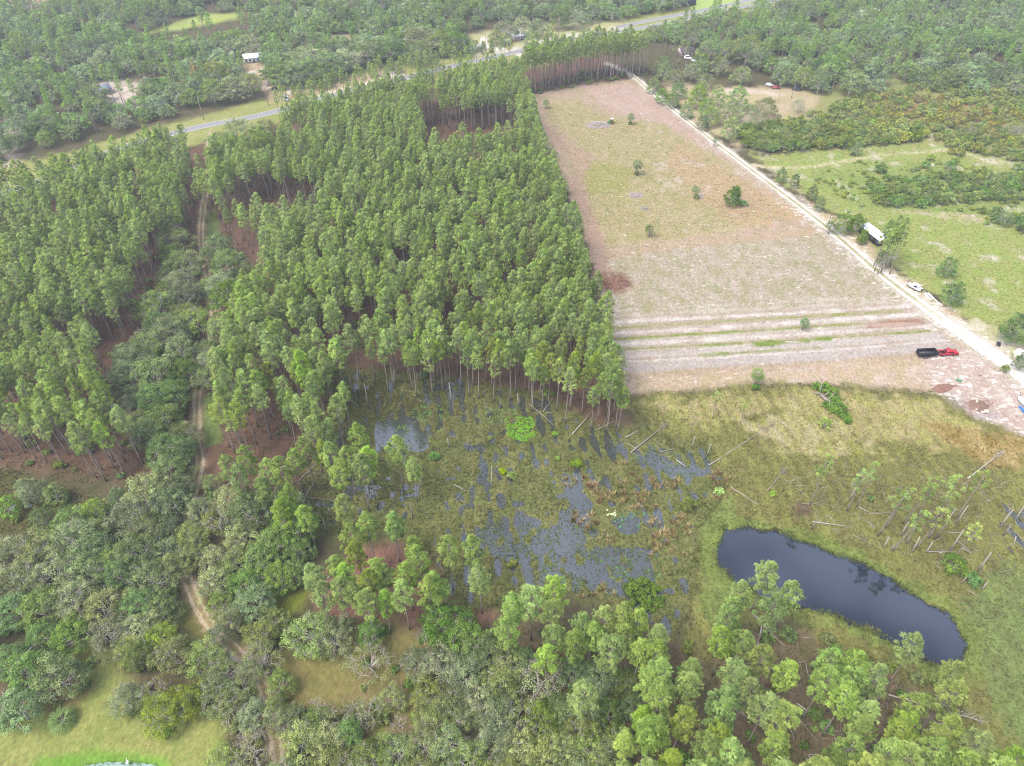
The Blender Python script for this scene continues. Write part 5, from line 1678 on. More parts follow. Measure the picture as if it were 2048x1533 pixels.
v = np.concatenate([fp, np.maximum(terrain(fp[:, 0], fp[:, 1])[0], 0.0)[:, None] + 0.03 + pr.uniform(0, 0.03, (n, 1))], 1)[:, None, :] + ring[None] * rad[:, None, None]
v[:, :, 2] += pr.uniform(-0.01, 0.05, (n, 6))
q = np.arange(n * 6).reshape(n, 6)
mb.add(v.reshape(-1, 3), np.concatenate([q[:, [0, 1, 2, 3]], q[:, [0, 3, 4, 5]]]))
me = mb.mesh('floating_plants', [M_TINT])
colour_attr(me, 'col', np.repeat(fc * pr.uniform(0.6, 1.3, (n, 1)), 6, 0))
tag(link('floating_plants', me), kind='stuff')

# weeds in the dry field, rough meadow grass
wp = np.concatenate([scatter_pts(FIELD, 0.12), scatter_pts(PP([(1510, 316), (1850, 290), (2080, 340), (2200, 640), (2090, 690), (1990, 660), (1890, 590), (1770, 510), (1690, 430), (1570, 360)]), 0.6), scatter_pts(PP([(1085, 208), (1210, 232), (1420, 300), (1580, 432), (1300, 484), (1175, 450), (1160, 400)]), 0.35)])
wp = away(wp, SANDROAD, 3.5)
wz, _m = terrain(wp[:, 0], wp[:, 1])
A_, B_ = paint(wp[:, 0], wp[:, 1], np.zeros(len(wp)))
g_ = pr.random((len(wp), 1))
cols = np.where(g_ < 0.5, S(120, 140, 66, 0.7), A_ * 1.05)
print('weeds', len(wp))
grass('field_weeds', wp, wz, 0.3, 0.18, cols, 4, 0.8)

# ------------------------------------------------------------------ fallen trunks, snags, brush
def log_between(a, b, r0, label, group, mat, stubs=4, seed=0, za=0.0, zb=0.0, top=False):
    rr = np.random.default_rng(seed)
    p, q = np.array(P(*a, 0.2)), np.array(P(*b, 0.2))
    L = float(np.linalg.norm(q - p))
    z0, z1 = max(zat(*p), 0.0), max(zat(*q), 0.0)
    mb = MB()
    n = 6
    t = np.linspace(0, 1, n)
    pts = np.stack([t * L, rr.normal(0, 0.05, n), (z1 - z0 + zb - za) * t + za + r0 * 0.8], 1)
    mb.tube(pts, np.linspace(r0 * 1.15, r0 * 0.35, n), 7)
    for i in range(stubs):
        k = rr.uniform(0.35, 1.0)
        s = np.array([k * L, 0, za + (z1 - z0 + zb - za) * k + r0])
        d = unit(np.array([0.5, rr.normal(0, 1), abs(rr.normal(0, 0.6)) + 0.15]))
        curve_branch(mb, rr, s, d, rr.uniform(0.5, 1.6), 0.04, 3, 3, 0.3, 0.0)
    if top:                                                     # dead twigs at the fallen crown
        for i in range(26):
            k = rr.uniform(0.8, 1.0)
            s = np.array([k * L, 0, za + (z1 - z0 + zb - za) * k + r0])
            d = unit(np.array([0.8, rr.normal(0, 0.8), abs(rr.normal(0, 0.5))]))
            pp, dd = curve_branch(mb, rr, s, d, rr.uniform(0.8, 2.2), 0.035, 3, 4, 0.3, 0.0)
            curve_branch(mb, rr, pp[2], unit(dd + rr.normal(0, 0.7, 3)), 0.8, 0.02, 3, 3, 0.3, 0.0)
    o = link('fallen_log', mb.mesh('fallen_log', [mat], True))
    o.location = (p[0], p[1], z0)
    o.rotation_euler = (0, 0, math.atan2(q[1] - p[1], q[0] - p[0]))
    return tag(o, label, 'log', group)


LOGS = [  # start, end, radius, place, crown twigs
    ((1418, 931), (1547, 850), 0.19, 'R', True), ((1561, 846), (1582, 862), 0.13, 'R', False), ((1533, 985), (1567, 945), 0.12, 'R', True), ((1461, 975), (1515, 1012), 0.12, 'R', False), ((1601, 1010), (1646, 1012), 0.10, 'R', False),
    ((1716, 1015), (1736, 1030), 0.14, 'R', False), ((1736, 1030), (1790, 1027), 0.15, 'R', False), ((1624, 1045), (1690, 1056), 0.16, 'R', False), ((1851, 1105), (1910, 1108), 0.17, 'R', False), ((1876, 1108), (1905, 1104), 0.12, 'R', False),
    ((1912, 1085), (1948, 1113), 0.16, 'R', False), ((1921, 1099), (1940, 1111), 0.13, 'R', False), ((1926, 1072), (1960, 1084), 0.14, 'R', False), ((1892, 1066), (1920, 1070), 0.11, 'R', False), ((2034, 1068), (2050, 1087), 0.15, 'R', False),
    ((2033, 1073), (2026, 1090), 0.15, 'R', False), ((1932, 1182), (1958, 1201), 0.15, 'R', False), ((1934, 960), (1998, 910), 0.17, 'R', True), ((1704, 1072), (1732, 1086), 0.11, 'R', False), ((1657, 1034), (1669, 1050), 0.11, 'R', False), ((1770, 1008), (1796, 985), 0.11, 'R', True), ((1734, 1046), (1752, 1060), 0.10, 'R', False),
    ((1260, 906), (1332, 852), 0.20, 'M', True), ((1250, 876), (1277, 865), 0.13, 'M', False), ((1192, 861), (1231, 843), 0.13, 'M', False), ((1144, 870), (1180, 830), 0.16, 'M', False), ((1059, 809), (1108, 854), 0.17, 'M', False), ((1086, 825), (1106, 798), 0.14, 'M', False), ((1255, 888), (1290, 910), 0.13, 'M', False),
    ((908, 970), (932, 985), 0.13, 'M', False), ((734, 973), (770, 982), 0.14, 'M', False), ((554, 940), (641, 919), 0.15, 'M', False), ((596, 966), (643, 922), 0.14, 'M', False), ((610, 996), (628, 966), 0.13, 'M', False), ((614, 996), (672, 1004), 0.15, 'M', False), ((460, 968), (480, 985), 0.13, 'M', False),
    ((540, 974), (575, 962), 0.12, 'M', False), ((700, 800), (718, 815), 0.12, 'M', False), ((920, 1000), (935, 1010), 0.1, 'M', False), ((1352, 920), (1374, 935), 0.14, 'M', False), ((1318, 905), (1345, 900), 0.14, 'M', False),
    ((1523, 1254), (1503, 1341), 0.17, 'P', False), ((1515, 1343), (1612, 1325), 0.16, 'P', False), ((1505, 1230), (1568, 1297), 0.16, 'P', False), ((1563, 1403), (1631, 1486), 0.14, 'P', False), ((1592, 1409), (1683, 1474), 0.16, 'P', False),
    ((1468, 1421), (1541, 1470), 0.15, 'P', False), ((1775, 1392), (1958, 1446), 0.17, 'P', True), ((1614, 1512), (1640, 1513), 0.13, 'P', False), ((1616, 1514), (1620, 1535), 0.13, 'P', False), ((1610, 1328), (1622, 1400), 0.12, 'P', True), ((1655, 1440), (1672, 1490), 0.1, 'P', False),
    ((1133, 1296), (1150, 1316), 0.12, 'P', False), ((895, 1180), (905, 1195), 0.12, 'M', False), ((880, 1130), (890, 1150), 0.12, 'M', False), ((655, 1160), (668, 1142), 0.12, 'M', False),
    ((500, 395), (540, 425), 0.17, 'A', False), ((520, 500), (580, 498), 0.15, 'A', False), ((640, 462), (676, 464), 0.15, 'A', False), ((545, 508), (580, 495), 0.14, 'A', False), ((730, 715), (765, 708), 0.14, 'A', False),
]
ZL = {'R': 'behind the pond', 'M': 'around the marsh', 'P': 'below the pond', 'A': 'plantation gap'}
logs = []
for i, (a, b, r0, z, top) in enumerate(LOGS):
    x, y = P((a[0] + b[0]) / 2, (a[1] + b[1]) / 2)
    logs.append(dict(a=a, b=b, r=r0 * 0.8, z=z, top=top, x=x, y=y, L=math.dist(P(*a), P(*b))))
for z in ZL:
    ranked([t for t in logs if t['z'] == z], 7, lambda t, i, r, m, n: f"{'long' if t['L'] > 9 else 'short'} pale fallen trunk{' with twigs' if t['top'] else ''}, {i} from left in {r} row, {ZL[t['z']]}")
for i, t in enumerate(logs):
    log_between(t['a'], t['b'], t['r'], t['label'].replace(' with dead twigs', ' with twigs'), 'fallen trunks ' + ZL[t['z']], M_DEADWOOD if i % 2 else M_GREYWOOD, 4 if t['L'] > 5 else 1, i, 0.1, 0.1 + 0.25 * (i % 3), t['top'])

SNAGS = [  # base, top
    ((937, 897), (936, 878)), ((898, 896), (897, 878)), ((984, 976), (984, 934)), ((738, 818), (740, 770)), ((903, 802), (903, 766)), ((1037, 812), (1037, 788)), ((1000, 818), (1000, 800)), ((838, 945), (837, 922)), ((842, 975), (840, 952)),
    ((826, 1038), (823, 1008)), ((1383, 897), (1388, 872)), ((1414, 912), (1406, 888)), ((1383, 852), (1388, 862)), ((633, 1040), (634, 1004)), ((653, 1063), (650, 1040)), ((663, 1035), (660, 1018)), ((790, 770), (800, 740)), ((720, 790), (712, 740)),
    ((1860, 1052), (1877, 1016)), ((1895, 1041), (1906, 1021)), ((1766, 1098), (1777, 1079)), ((1780, 1103), (1785, 1093)), ((1800, 1073), (1811, 1047)), ((1823, 1068), (1830, 1052)), ((1811, 1089), (1817, 1074)), ((1822, 1107), (1834, 1079)), ((1851, 1107), (1860, 1090)),
    ((1869, 1080), (1888, 1039)), ((1953, 1146), (1980, 1108)), ((1899, 1103), (1926, 1064)), ((2006, 1072), (2022, 1048)), ((1998, 1056), (2024, 1020)), ((1909, 1051), (1937, 1014)), ((1921, 1169), (1924, 1158)), ((1963, 1181), (1972, 1167)), ((1699, 1000), (1700, 980)), ((1623, 1060), (1622, 1040)), ((2030, 1040), (2042, 1010)),
]
snags = []
for a, b in SNAGS:
    x, y = P(*a, 0.1)
    h = 1.0
    for _ in range(60):
        if pix(x, y, h)[1] < b[1]:
            break
        h += 0.15
    snags.append(dict(x=x, y=y, h=h, b=b))
ranked(snags, 10, lambda t, i, r, m, n: f"{'tall' if t['h'] > 5 else 'short'} bare standing dead trunk, {i} from left in {r} row, marsh and pond bank")
for i, t in enumerate(snags):
    rr = np.random.default_rng(900 + i)
    mb = MB()
    h = t['h']
    bx = rr.normal(0, 0.04 * h, 2)
    mb.tube([(0, 0, -0.3), (bx[0] * 0.3, bx[1] * 0.3, h * 0.5), (bx[0], bx[1], h - 0.1), (bx[0] * 1.1 + 0.05, bx[1] * 1.1, h + 0.25)], [0.19, 0.15, 0.12, 0.02], 7)
    for k in range(3):
        curve_branch(mb, rr, (bx[0] * 0.6, bx[1] * 0.6, h * rr.uniform(0.4, 0.9)), unit(np.array([rr.normal(), rr.normal(), 0.4])), rr.uniform(0.3, 0.9), 0.035, 3, 3, 0.3, 0.0)
    o = link('dead_trunk', mb.mesh('dead_trunk', [M_DEADWOOD if i % 3 else M_GREYWOOD], True))
    o.location = (t['x'], t['y'], zat(t['x'], t['y']))
    tag(o, t['label'], 'dead trunk', 'standing dead trunks')

# loose dead branches strewn over the storm-damaged ground
rr = np.random.default_rng(77)
zones = [(PP([(1560, 950), (1700, 920), (1960, 930), (2060, 1000), (2040, 1130), (1950, 1190), (1850, 1130), (1640, 1060)]), 0.30), (PP([(1470, 1230), (1570, 1230), (1700, 1330), (1960, 1440), (1900, 1533), (1560, 1533), (1480, 1400)]), 0.22),
         (PP([(1050, 800), (1250, 850), (1400, 880), (1400, 930), (1200, 890)]), 0.15), (PP([(480, 930), (700, 900), (760, 1000), (700, 1060), (600, 1040)]), 0.2), (PP([(640, 740), (1000, 760), (1000, 860), (700, 840)]), 0.08)]
mb = MB()
for poly, dn in zones:
    for x, y in scatter_pts(poly, dn):
        if poly_sd(np.array([x]), np.array([y]), POND)[0] > -1.5:
            continue
        z = max(zat(x, y), 0.0) + 0.12
        a = rr.normal(0.9, 0.9)
        d = np.array([math.cos(a), math.sin(a), rr.normal(0, 0.12)])
        curve_branch(mb, rr, (x, y, z), d, rr.uniform(0.8, 3.8), rr.uniform(0.03, 0.075), 3, 3, 0.16, 0.02, int(rr.integers(0, 3)))
tag(link('dead_branches', mb.mesh('dead_branches', [M_DEADWOOD, M_GREYWOOD, M_BARK])), kind='stuff')

# bare trees
BARES = [((420, 735), 0.72, 'bare pale tree leaning out of the oak grove along the dirt track'), ((497, 1505), 0.75, 'large bare white-limbed tree at the foot of the oak grove'), ((525, 1345), 0.70, 'bare pale tree beside the dirt track, below the open clearing'),
         ((845, 1275), 0.50, 'bare twisted limbs sticking out beside the dark oak below the near pines'), ((800, 1455), 0.50, 'small bare twisted tree in the lower grassy clearing'), ((8, 1360), 0.6, 'bare pale tree leaning at the left edge above the lawn'), ((1600, 225), 0.6, 'bare forked grey tree on the grass of the yard'),
         ((1030, 1460), 0.5, 'bare pale tree among olive oaks at the bottom edge'), ((2032, 275), 0.8, 'pale bare tree among the scrub right of the meadow'), ((640, 1420), 0.55, 'bare white-limbed tree between the lower clearings')]
for i, ((u, v), s, lab) in enumerate(BARES):
    x, y = P(u, v)
    e = thing('bare_tree', lab, 'bare tree', (x, y, zat(x, y)), i * 1.3)
    e.scale = (s, s, s * 1.15)
    link('limbs', BARE_M[i % 4], e)

# palms
PALMS = [((1092, 218), 0.85, 'cabbage palm near the far left corner of the dry field'), ((1260, 250), 0.95, 'cabbage palm standing right of the green tractor'), ((1273, 352), 1.15, 'tall dark cabbage palm in the middle of the upper dry field'), ((1298, 474), 0.9, 'cabbage palm at the lower edge of the grassy upper field'),
         ((1390, 396), 0.9, 'cabbage palm with a bush at its foot, right half of the upper field'), ((1428, 293), 0.62, 'small cabbage palm beside the sand road, upper stretch'), ((1656, 468), 0.95, 'cabbage palm on the sand road verge, left of the metal barn'), ((1605, 660), 0.75, 'cabbage palm among the pale furrows'),
         ((1509, 772), 1.0, 'cabbage palm with a shrub at its foot at the field edge below the furrows'), ((1556, 245), 0.7, 'cabbage palm on the grass among the yard oaks'), ((1035, 79), 0.8, 'palm by the driveway mouth beyond the highway'), ((968, 100), 0.8, 'palm in front of the long white house'), ((1162, 47), 0.8, 'palm at the edge of the far woods above the highway')]
for i, ((u, v), s, lab) in enumerate(PALMS):
    x, y = P(u, v)
    e = thing('palm_tree', lab, 'palm tree', (x, y, zat(x, y)), i * 0.9)
    e.scale = (s, s, s)
    for nm, me in zip(('trunk', 'fronds'), PALM_M[i % 3]):
        link(nm, me, e).color = (0.66, 0.76, 0.58, 1)
for i, ((u, v), s, lab) in enumerate([((128, 1445), 1.2, 'spiky saw palmetto on the edge of the lawn'), ((690, 1480), 1.3, 'dark saw palmetto under the oaks at the foot of the clearing'), ((1092, 1500), 1.0, 'saw palmetto under the olive oaks at the bottom edge')]):
    x, y = P(u, v)
    e = thing('palmetto', lab, 'palmetto', (x, y, zat(x, y)), i)
    e.scale = (s, s, s)
    for nm, me in zip(('stem', 'fronds'), PALMETTO_M[0]):
        link(nm, me, e).color = (1.05, 1.05, 0.85, 1)

# single bushes of the field and the marsh
BUSHES = [((1470, 408), 1.1, (0.85, 1.1, 0.8), 'bright green bush at the foot of the vine-covered stump in the field'), ((1487, 412), 0.8, (0.85, 1.1, 0.8), 'low green bush right of the vine-covered stump in the field'), ((1392, 398), 0.6, (1.0, 1.2, 0.7), 'light green bush at a palm foot, right half of the upper field'),
          ((1511, 777), 0.7, (0.7, 0.95, 0.6), 'dark bush at a palm foot below the furrows'), ((1005, 945), 0.55, (1.4, 1.6, 0.6), 'yellow-green sapling in the flooded marsh, left of a pair'), ((1024, 952), 0.7, (1.4, 1.5, 0.55), 'larger yellow-green sapling of the pair in the flooded marsh'), ((1153, 930), 0.75, (1.3, 1.5, 0.6), 'yellow-green sapling beside the tan tussocks'),
          ((980, 876), 0.35, (1.4, 1.6, 0.6), 'tiny yellow-green sapling left of the bright duckweed'), ((1115, 918), 0.4, (1.3, 1.5, 0.6), 'tiny yellow-green sapling in the marsh left of the tussock sapling'), ((1110, 868), 0.45, (1.4, 1.6, 0.6), 'yellow-green sapling at the flooded foot of the pines'), ((870, 915), 0.75, (0.75, 1.0, 0.7), 'dark green bush standing in the marsh near dead trunks'),
          ((1375, 1015), 1.1, (0.8, 0.85, 0.65), 'dark olive bush at the right end of the tan tussocks'), ((1900, 1140), 1.4, (0.75, 0.95, 0.6), 'dark green bush behind the right end of the pond'), ((1942, 1165), 1.1, (0.75, 0.9, 0.75), 'grey-green bush on the bank beside the dark bush'), ((1437, 987), 0.7, (1.7, 1.7, 2.0), 'pale grey dead bush at the left edge of the meadow'),
          ((1545, 992), 0.5, (0.9, 1.3, 0.6), 'small bright bush in the olive meadow above the pond'), ((1025, 1128), 0.6, (1.3, 1.3, 0.6), 'yellowish bush in the open marsh water'), ((1648, 855), 0.9, (1.7, 1.7, 0.5), 'yellow-flowered bush below the uprooted oak'), ((1575, 1275), 1.0, (0.6, 0.75, 0.6), 'dark bush below the pond under a yellow-green pine'), ((1628, 1432), 0.8, (0.55, 0.7, 0.5), 'dark bush on the brown ground among fallen trunks'),
          ((2008, 742), 0.75, (0.95, 1.05, 0.8), 'low bush on the edge of the white sand road'), ((1720, 487), 1.1, (0.75, 1.0, 0.65), 'dense green bush in front of the metal barn'), ((1740, 1000), 0.4, (0.8, 1.1, 0.6), 'small dark bush under the storm-damaged pines'), ((1228, 1252), 0.9, (0.7, 0.8, 0.7), 'dark bush among the pines below the marsh'),
          ((1262, 1260), 0.8, (0.7, 0.8, 0.7), 'second dark bush among the pines below the marsh, right one'), ((1760, 512), 0.6, (0.7, 0.9, 0.65), 'dark bush at the foot of the pine cluster by the barn'), ((1200, 250), 0.5, (0.9, 1.2, 0.7), 'green weeds beside the large brush pile'), ((1260, 250), 0.5, (0.7, 1.1, 0.7), 'green bush at the foot of the palm near the tractor'),
          ((1273, 350), 0.6, (0.7, 0.9, 0.7), 'dark bush at the foot of the middle field palm'), ((1945, 105), 1.0, (0.9, 1.0, 0.8), 'bush at the edge of the far woods on the right')]
for i, ((u, v), s, c, lab) in enumerate(BUSHES):
    x, y = P(u, v)
    t = dict(x=x, y=y, s=s, label=lab, rz=i * 0.7)
    tree('shrub', 'shrub', t, SHRUB_M[i % 5], c, ('stem', 'foliage'))

# big lily and pickerelweed bed in the open water
stt, crr = shrub_meshes(660, R=4.6, H=0.9, n=70, per=60, leaf=0.4, cl=0.7)
x, y = P(1285, 1192, 0.0)
e = thing('water_plants', 'dark green bed of water plants in the open marsh water', 'water plants', (x, y, -0.15), 0.3)
link('leaves', crr.mesh('water_plants', [M_BUSH]), e).color = (0.66, 0.86, 0.5, 1)

# vine covered stump in the field
stt, crr = shrub_meshes(661, R=1.5, H=7.0, n=46, per=60, leaf=0.36, cl=0.75)
x, y = P(1468, 408)
e = thing('vine_covered_stump', 'tall vine-covered stump standing like a cone in the dry field', 'vine-covered stump', (x, y, zat(x, y)), 0)
st = MB()
st.tube([(0, 0, -0.3), (0.1, 0, 3), (0.0, 0.1, 5.6)], [0.35, 0.28, 0.18], 8)
part('trunk', st, M_GREYWOOD, e, True)
link('vines', crr.mesh('vines', [M_BUSH]), e).color = (0.75, 1.0, 0.65, 1)

# uprooted oak overgrown with vines
(x, y), (x2, y2) = P(1652, 800), P(1700, 842)
e = thing('uprooted_oak', 'uprooted grey oak trunk lying overgrown with bright green vines', 'fallen tree', (x, y, zat(x, y)), math.atan2(y2 - y, x2 - x))
st = MB()
r9 = np.random.default_rng(55)
for a, b, q in (((-2.5, 0, 0.4), (3, 0.5, 1.2), 0.42), ((0.4, 0, 0.8), (0.2, 2.2, 2.6), 0.24), ((-2.2, 0, 0.5), (-3.6, -1.4, 0.7), 0.25), ((-1.2, 0.2, 0.6), (-1.5, 1.6, 1.9), 0.2), ((3, 0.5, 1.2), (7.5, 0.2, 1.0), 0.3), ((1.2, 0.2, 0.9), (3.0, -2.2, 1.6), 0.2), ((-2.6, 0.2, 0.4), (-4.4, 1.6, 3.0), 0.2)):
    m_ = (np.array(a) + np.array(b)) / 2 + r9.normal(0, 0.25, 3)
    st.tube([a, m_, b], [q, q * 0.8, q * 0.35], 7)
part('trunk', st, M_GREYWOOD, e, True)
vn = MB()
for cx_, cy_, cr_, hh_ in ((-3.2, 2.2, 1.8, 2.6), (-1.0, 2.6, 1.9, 2.4), (1.2, 1.6, 1.7, 2.0), (3.0, 0.6, 1.8, 2.0), (5.0, 0.2, 1.8, 1.8), (7.0, -0.4, 1.6, 1.5), (4.4, -1.4, 1.5, 1.5), (8.8, -0.8, 1.2, 1.0), (2.2, -1.6, 1.2, 1.2), (-4.8, 1.2, 1.3, 1.4)):
    _s, c_ = shrub_meshes(int(670 + cx_ * 3), R=cr_, H=hh_, n=16, per=44, leaf=0.34, cl=0.6)
    vn.add(np.concatenate(c_.v) + np.array([cx_, cy_, 0]), np.concatenate(c_.q), None, 0, np.concatenate(c_.tint))
link('vines', vn.mesh('vines', [M_BUSH]), e).color = (0.95, 1.25, 0.7, 1)


def brush(name, u, v, R, H, n, mat, label, cat, seed):
    r = np.random.default_rng(seed)
    mb = MB()
    for i in range(n):
        a, q = r.uniform(0, 6.283), R * math.sqrt(r.random())
        z = H * (1 - (q / R) ** 1.5) * r.uniform(0.2, 1.0)
        d = unit(np.array([r.normal(), r.normal(), r.normal() * 0.25]))
        curve_branch(mb, r, (math.cos(a) * q, math.sin(a) * q * 0.75, z + 0.05), d, r.uniform(0.8, 2.4), r.uniform(0.03, 0.09), 4, 3, 0.25, 0.0)
    x, y = P(u, v)
    o = link(name, mb.mesh(name, [mat]))
    o.location = (x, y, zat(x, y))
    return tag(o, label, cat)


M_BRUSH = mat_plain('brushwood', S(190, 178, 180, 0.8), 0.9, var=0.3)
brush('brush_pile', 1197, 252, 5.6, 1.8, 420, M_BRUSH, 'large grey pile of cut brush beside the green tractor', 'brush pile', 1)
brush('brush_pile', 1272, 391, 2.6, 0.9, 170, M_BRUSH, 'small grey brush pile below the middle field palm', 'brush pile', 2)
brush('brush_pile', 1289, 418, 1.6, 0.4, 70, mat_plain('ash_grey', S(190, 185, 182, 0.6), 0.9), 'flat pale ashy brush heap in the upper field', 'brush pile', 3)
brush('brush_pile', 1605, 1020, 2.2, 0.8, 120, mat_plain('brown_brush', S(140, 118, 100, 0.6), 0.9), 'brown tangle of dead branches under the storm-damaged pines', 'brush pile', 4)


def mound(name, u, v, sx, sy, h, rot, mat, label, seed, bumps=1.0):
    mb = MB()
    n = 40
    gx_, gy_ = np.meshgrid(np.linspace(-1, 1, n), np.linspace(-1, 1, n))
    rr_ = np.sqrt(gx_ ** 2 + gy_ ** 2) + 0.35 * (fbm(gx_ + 9, gy_ + 9, 0.5, seed, 3) - 0.5)
    z = h * np.clip(1 - rr_ ** 1.6, -0.08, 1) * (0.75 + bumps * 0.9 * (fbm(gx_ + 5, gy_ + 5, 0.16, seed + 3, 4) - 0.35))
    z = np.where(rr_ > 0.97, -0.25, z)
    ix = np.arange(n * n).reshape(n, n)
    q = np.stack([ix[:-1, :-1], ix[:-1, 1:], ix[1:, 1:], ix[1:, :-1]], -1).reshape(-1, 4)
    mb.add(np.stack([gx_.ravel() * sx, gy_.ravel() * sy, z.ravel()], 1), q)
    x, y = P(u, v)
    o = link(name, mb.mesh(name, [mat]))
    o.location = (x, y, zat(x, y))
    o.rotation_euler = (0, 0, rot)
    return tag(o, label, 'mound')


M_MULCH = mat_plain('mulch', S(150, 114, 98, 0.5), 0.95, var=0.45, scale=1.2)
M_DIRT = mat_plain('brown_dirt', S(188, 160, 142, 0.44), 0.95, var=0.3, scale=1.2)
mp_ = mound('mulch_pile', 1228, 569, 5.4, 3.4, 2.0, 0.2, M_MULCH, 'large reddish-brown mulch pile at the edge of the pines', 5, 1.6)
mb = MB()
for i in range(150):
    a, q = r9.uniform(0, 6.283), r9.uniform(0.2, 1.0) ** 0.7
    d = unit(np.array([math.cos(a), math.sin(a) * 0.7, r9.normal(0, 0.15)]))
    curve_branch(mb, r9, (math.cos(a) * 5.0 * q, math.sin(a) * 3.1 * q, 1.95 * (1 - q ** 1.5) + 0.1), d, r9.uniform(0.6, 2.2), r9.uniform(0.04, 0.1), 3, 3, 0.3, 0.0)
part('root_debris', mb, mat_plain('root_brown', S(150, 112, 96, 0.6), 0.95, var=0.4), mp_)
mound('dirt_mound', 1790, 649, 8.8, 1.4, 0.5, 0.06, M_DIRT, 'long low brown dirt mound across the pale furrows', 6)
mound('dirt_mound', 1958, 812, 3.0, 2.2, 0.8, 0.4, mat_plain('dark_dirt', S(152, 122, 108, 0.45), 0.95, var=0.35), 'dark brown dirt mound with pale stones at the field corner', 7, 1.4)
mound('mulch_pile', 1885, 777, 3.6, 1.6, 0.6, 0.3, M_MULCH, 'flat reddish mulch heap beside the green drum', 8, 1.4)
mound('dirt_mound', 1425, 660, 3.2, 1.0, 0.35, 0.05, mat_plain('grey_dirt', S(206, 188, 176, 0.45), 0.95, var=0.2), 'low pale grey dirt mound at the left end of the furrows', 9)
M_STONE = mat_plain('stone', S(228, 212, 196, 0.55), 0.9, var=0.2)
for i, (u, v, s, lab) in enumerate([(1951, 807, 0.55, 'pale stone on top of the dark dirt mound'), (1963, 826, 0.5, 'pale stone below the dark dirt mound, smaller of two'), (1970, 825, 0.8, 'largest pale boulder below the dark dirt mound'), (1952, 820, 0.4, 'small pale stone left of the dark dirt mound')]):
    r = np.random.default_rng(80 + i)
    mb = MB()
    for k in range(3):
        mb.box(r.normal(0, 0.25) * s, r.normal(0, 0.25) * s, -0.1, s * r.uniform(0.8, 1.3), s * r.uniform(0.7, 1.2), s * r.uniform(0.7, 1.1), 0, r.uniform(0, 3), 0.5, 0.7, 0)
    x, y = P(u, v)
    o = link('boulder', mb.mesh('boulder', [M_STONE]))
    o.location = (x, y, zat(x, y) + (0.55 if i == 0 else 0.1))
    tag(o, lab, 'stone', 'stones by the dirt mound')

# ------------------------------------------------------------------ vehicles and things along the sand road
M_RED = mat_plain('red_paint', S(196, 30, 50, 0.55), 0.3, var=0.04, spec=0.5)
M_BLACK = mat_plain('black_paint', (0.012, 0.012, 0.016), 0.45, var=0.1)
M_RUB = mat_plain('rubber', (0.015, 0.015, 0.015), 0.85, var=0.1)
M_GLASS = mat_plain('dark_glass', (0.01, 0.012, 0.016), 0.08, var=0.0, spec=0.5)
M_CHROME = mat_plain('chrome', (0.6, 0.6, 0.62), 0.25, 1.0, var=0.05)
M_WHITE = mat_plain('white_paint', (0.72, 0.72, 0.72), 0.5, var=0.06)
M_CREAM = mat_plain('cream_paint', S(240, 232, 210, 0.75), 0.6, var=0.05)
M_BLUE = mat_plain('blue_plastic', S(40, 110, 215, 0.8), 0.4, var=0.05)
M_LIGHT = mat_plain('lamp_glass', (0.75, 0.75, 0.72), 0.15, var=0.0)
M_TAIL = mat_plain('tail_lamp', (0.35, 0.01, 0.01), 0.2, var=0.0)
M_GREYIN = mat_plain('grey_bed', S(120, 118, 122, 0.5), 0.7, var=0.2)
M_GREEN = mat_plain('green_paint', S(30, 120, 70, 0.7), 0.35, var=0.05)
M_YEL = mat_plain('yellow_paint', S(240, 200, 60, 0.8), 0.4, var=0.05)
M_METAL = mat_plain('galvanised_metal', (0.68, 0.70, 0.73), 0.45, 0.3, var=0.08, scale=0.6)
M_DKWALL = mat_plain('blue_grey_siding', S(88, 88, 108, 0.5), 0.8, var=0.15)


def between(a, b):
    (x1, y1), (x2, y2) = P(*a), P(*b)
    return ((x1 + x2) / 2, (y1 + y2) / 2), math.atan2(y2 - y1, x2 - x1), math.hypot(x2 - x1, y2 - y1)


def wheels(e, spots, r, w, m_rim=None):
    """each wheel: tyre mesh with its rim as a sub-part, axle along y"""
    for x, y in spots:
        t = part('wheel', MB().wheel(x, y, r, r, w), M_RUB, e, False)
        s = 1 if y > 0 else -1
        part('rim', MB().tube([(x, y + s * (w / 2 - 0.02), r), (x, y + s * (w / 2 + 0.012), r)], [r * 0.6, r * 0.55], 12), m_rim or M_CHROME, t)


# pickup, front towards +x
c, rz, L = between((1874, 711), (1914, 709))
e = thing('pickup_truck', 'red crew-cab pickup truck hitched to a black dump trailer', 'pickup truck', (c[0], c[1], zat(*c) + 0.02), rz)
b = MB()
side = [(-2.75, 0.55), (-2.2, 0.55), (-2.08, 0.95), (-1.25, 0.95), (-1.12, 0.52), (1.12, 0.52), (1.25, 0.95), (2.05, 0.95), (2.18, 0.55), (2.72, 0.55), (2.78, 0.8), (2.72, 1.08), (1.35, 1.2), (-2.78, 1.2)]
for y0, y1 in ((-0.98, -0.86), (0.86, 0.98)):
    b.prism(side, y0, y1)
b.box(1.98, 0, 0.55, 1.5, 1.72, 0.54, 0, 0, 0.5, 1.0, 0.05)          # nose
b.box(2.0, 0, 1.09, 1.4, 1.6, 0.09, 0, 0, 0.5, 0.93)                    # hood
b.box(0.2, 0, 0.5, 2.1, 1.72, 0.7)
b.box(-2.7, 0, 0.62, 0.12, 1.72, 0.58)                                  # tailgate
body = part('body', b, M_RED, e)
cab = MB().prism([(-0.95, 1.2), (1.35, 1.2), (0.72, 1.76), (0.5, 1.84), (-0.62, 1.84), (-0.82, 1.76)], -0.82, 0.82)
cab = part('cab', cab, M_RED, e)
part('windshield', MB().prism([(1.30, 1.25), (1.345, 1.25), (0.76, 1.755), (0.715, 1.755)], -0.74, 0.74), M_GLASS, cab)
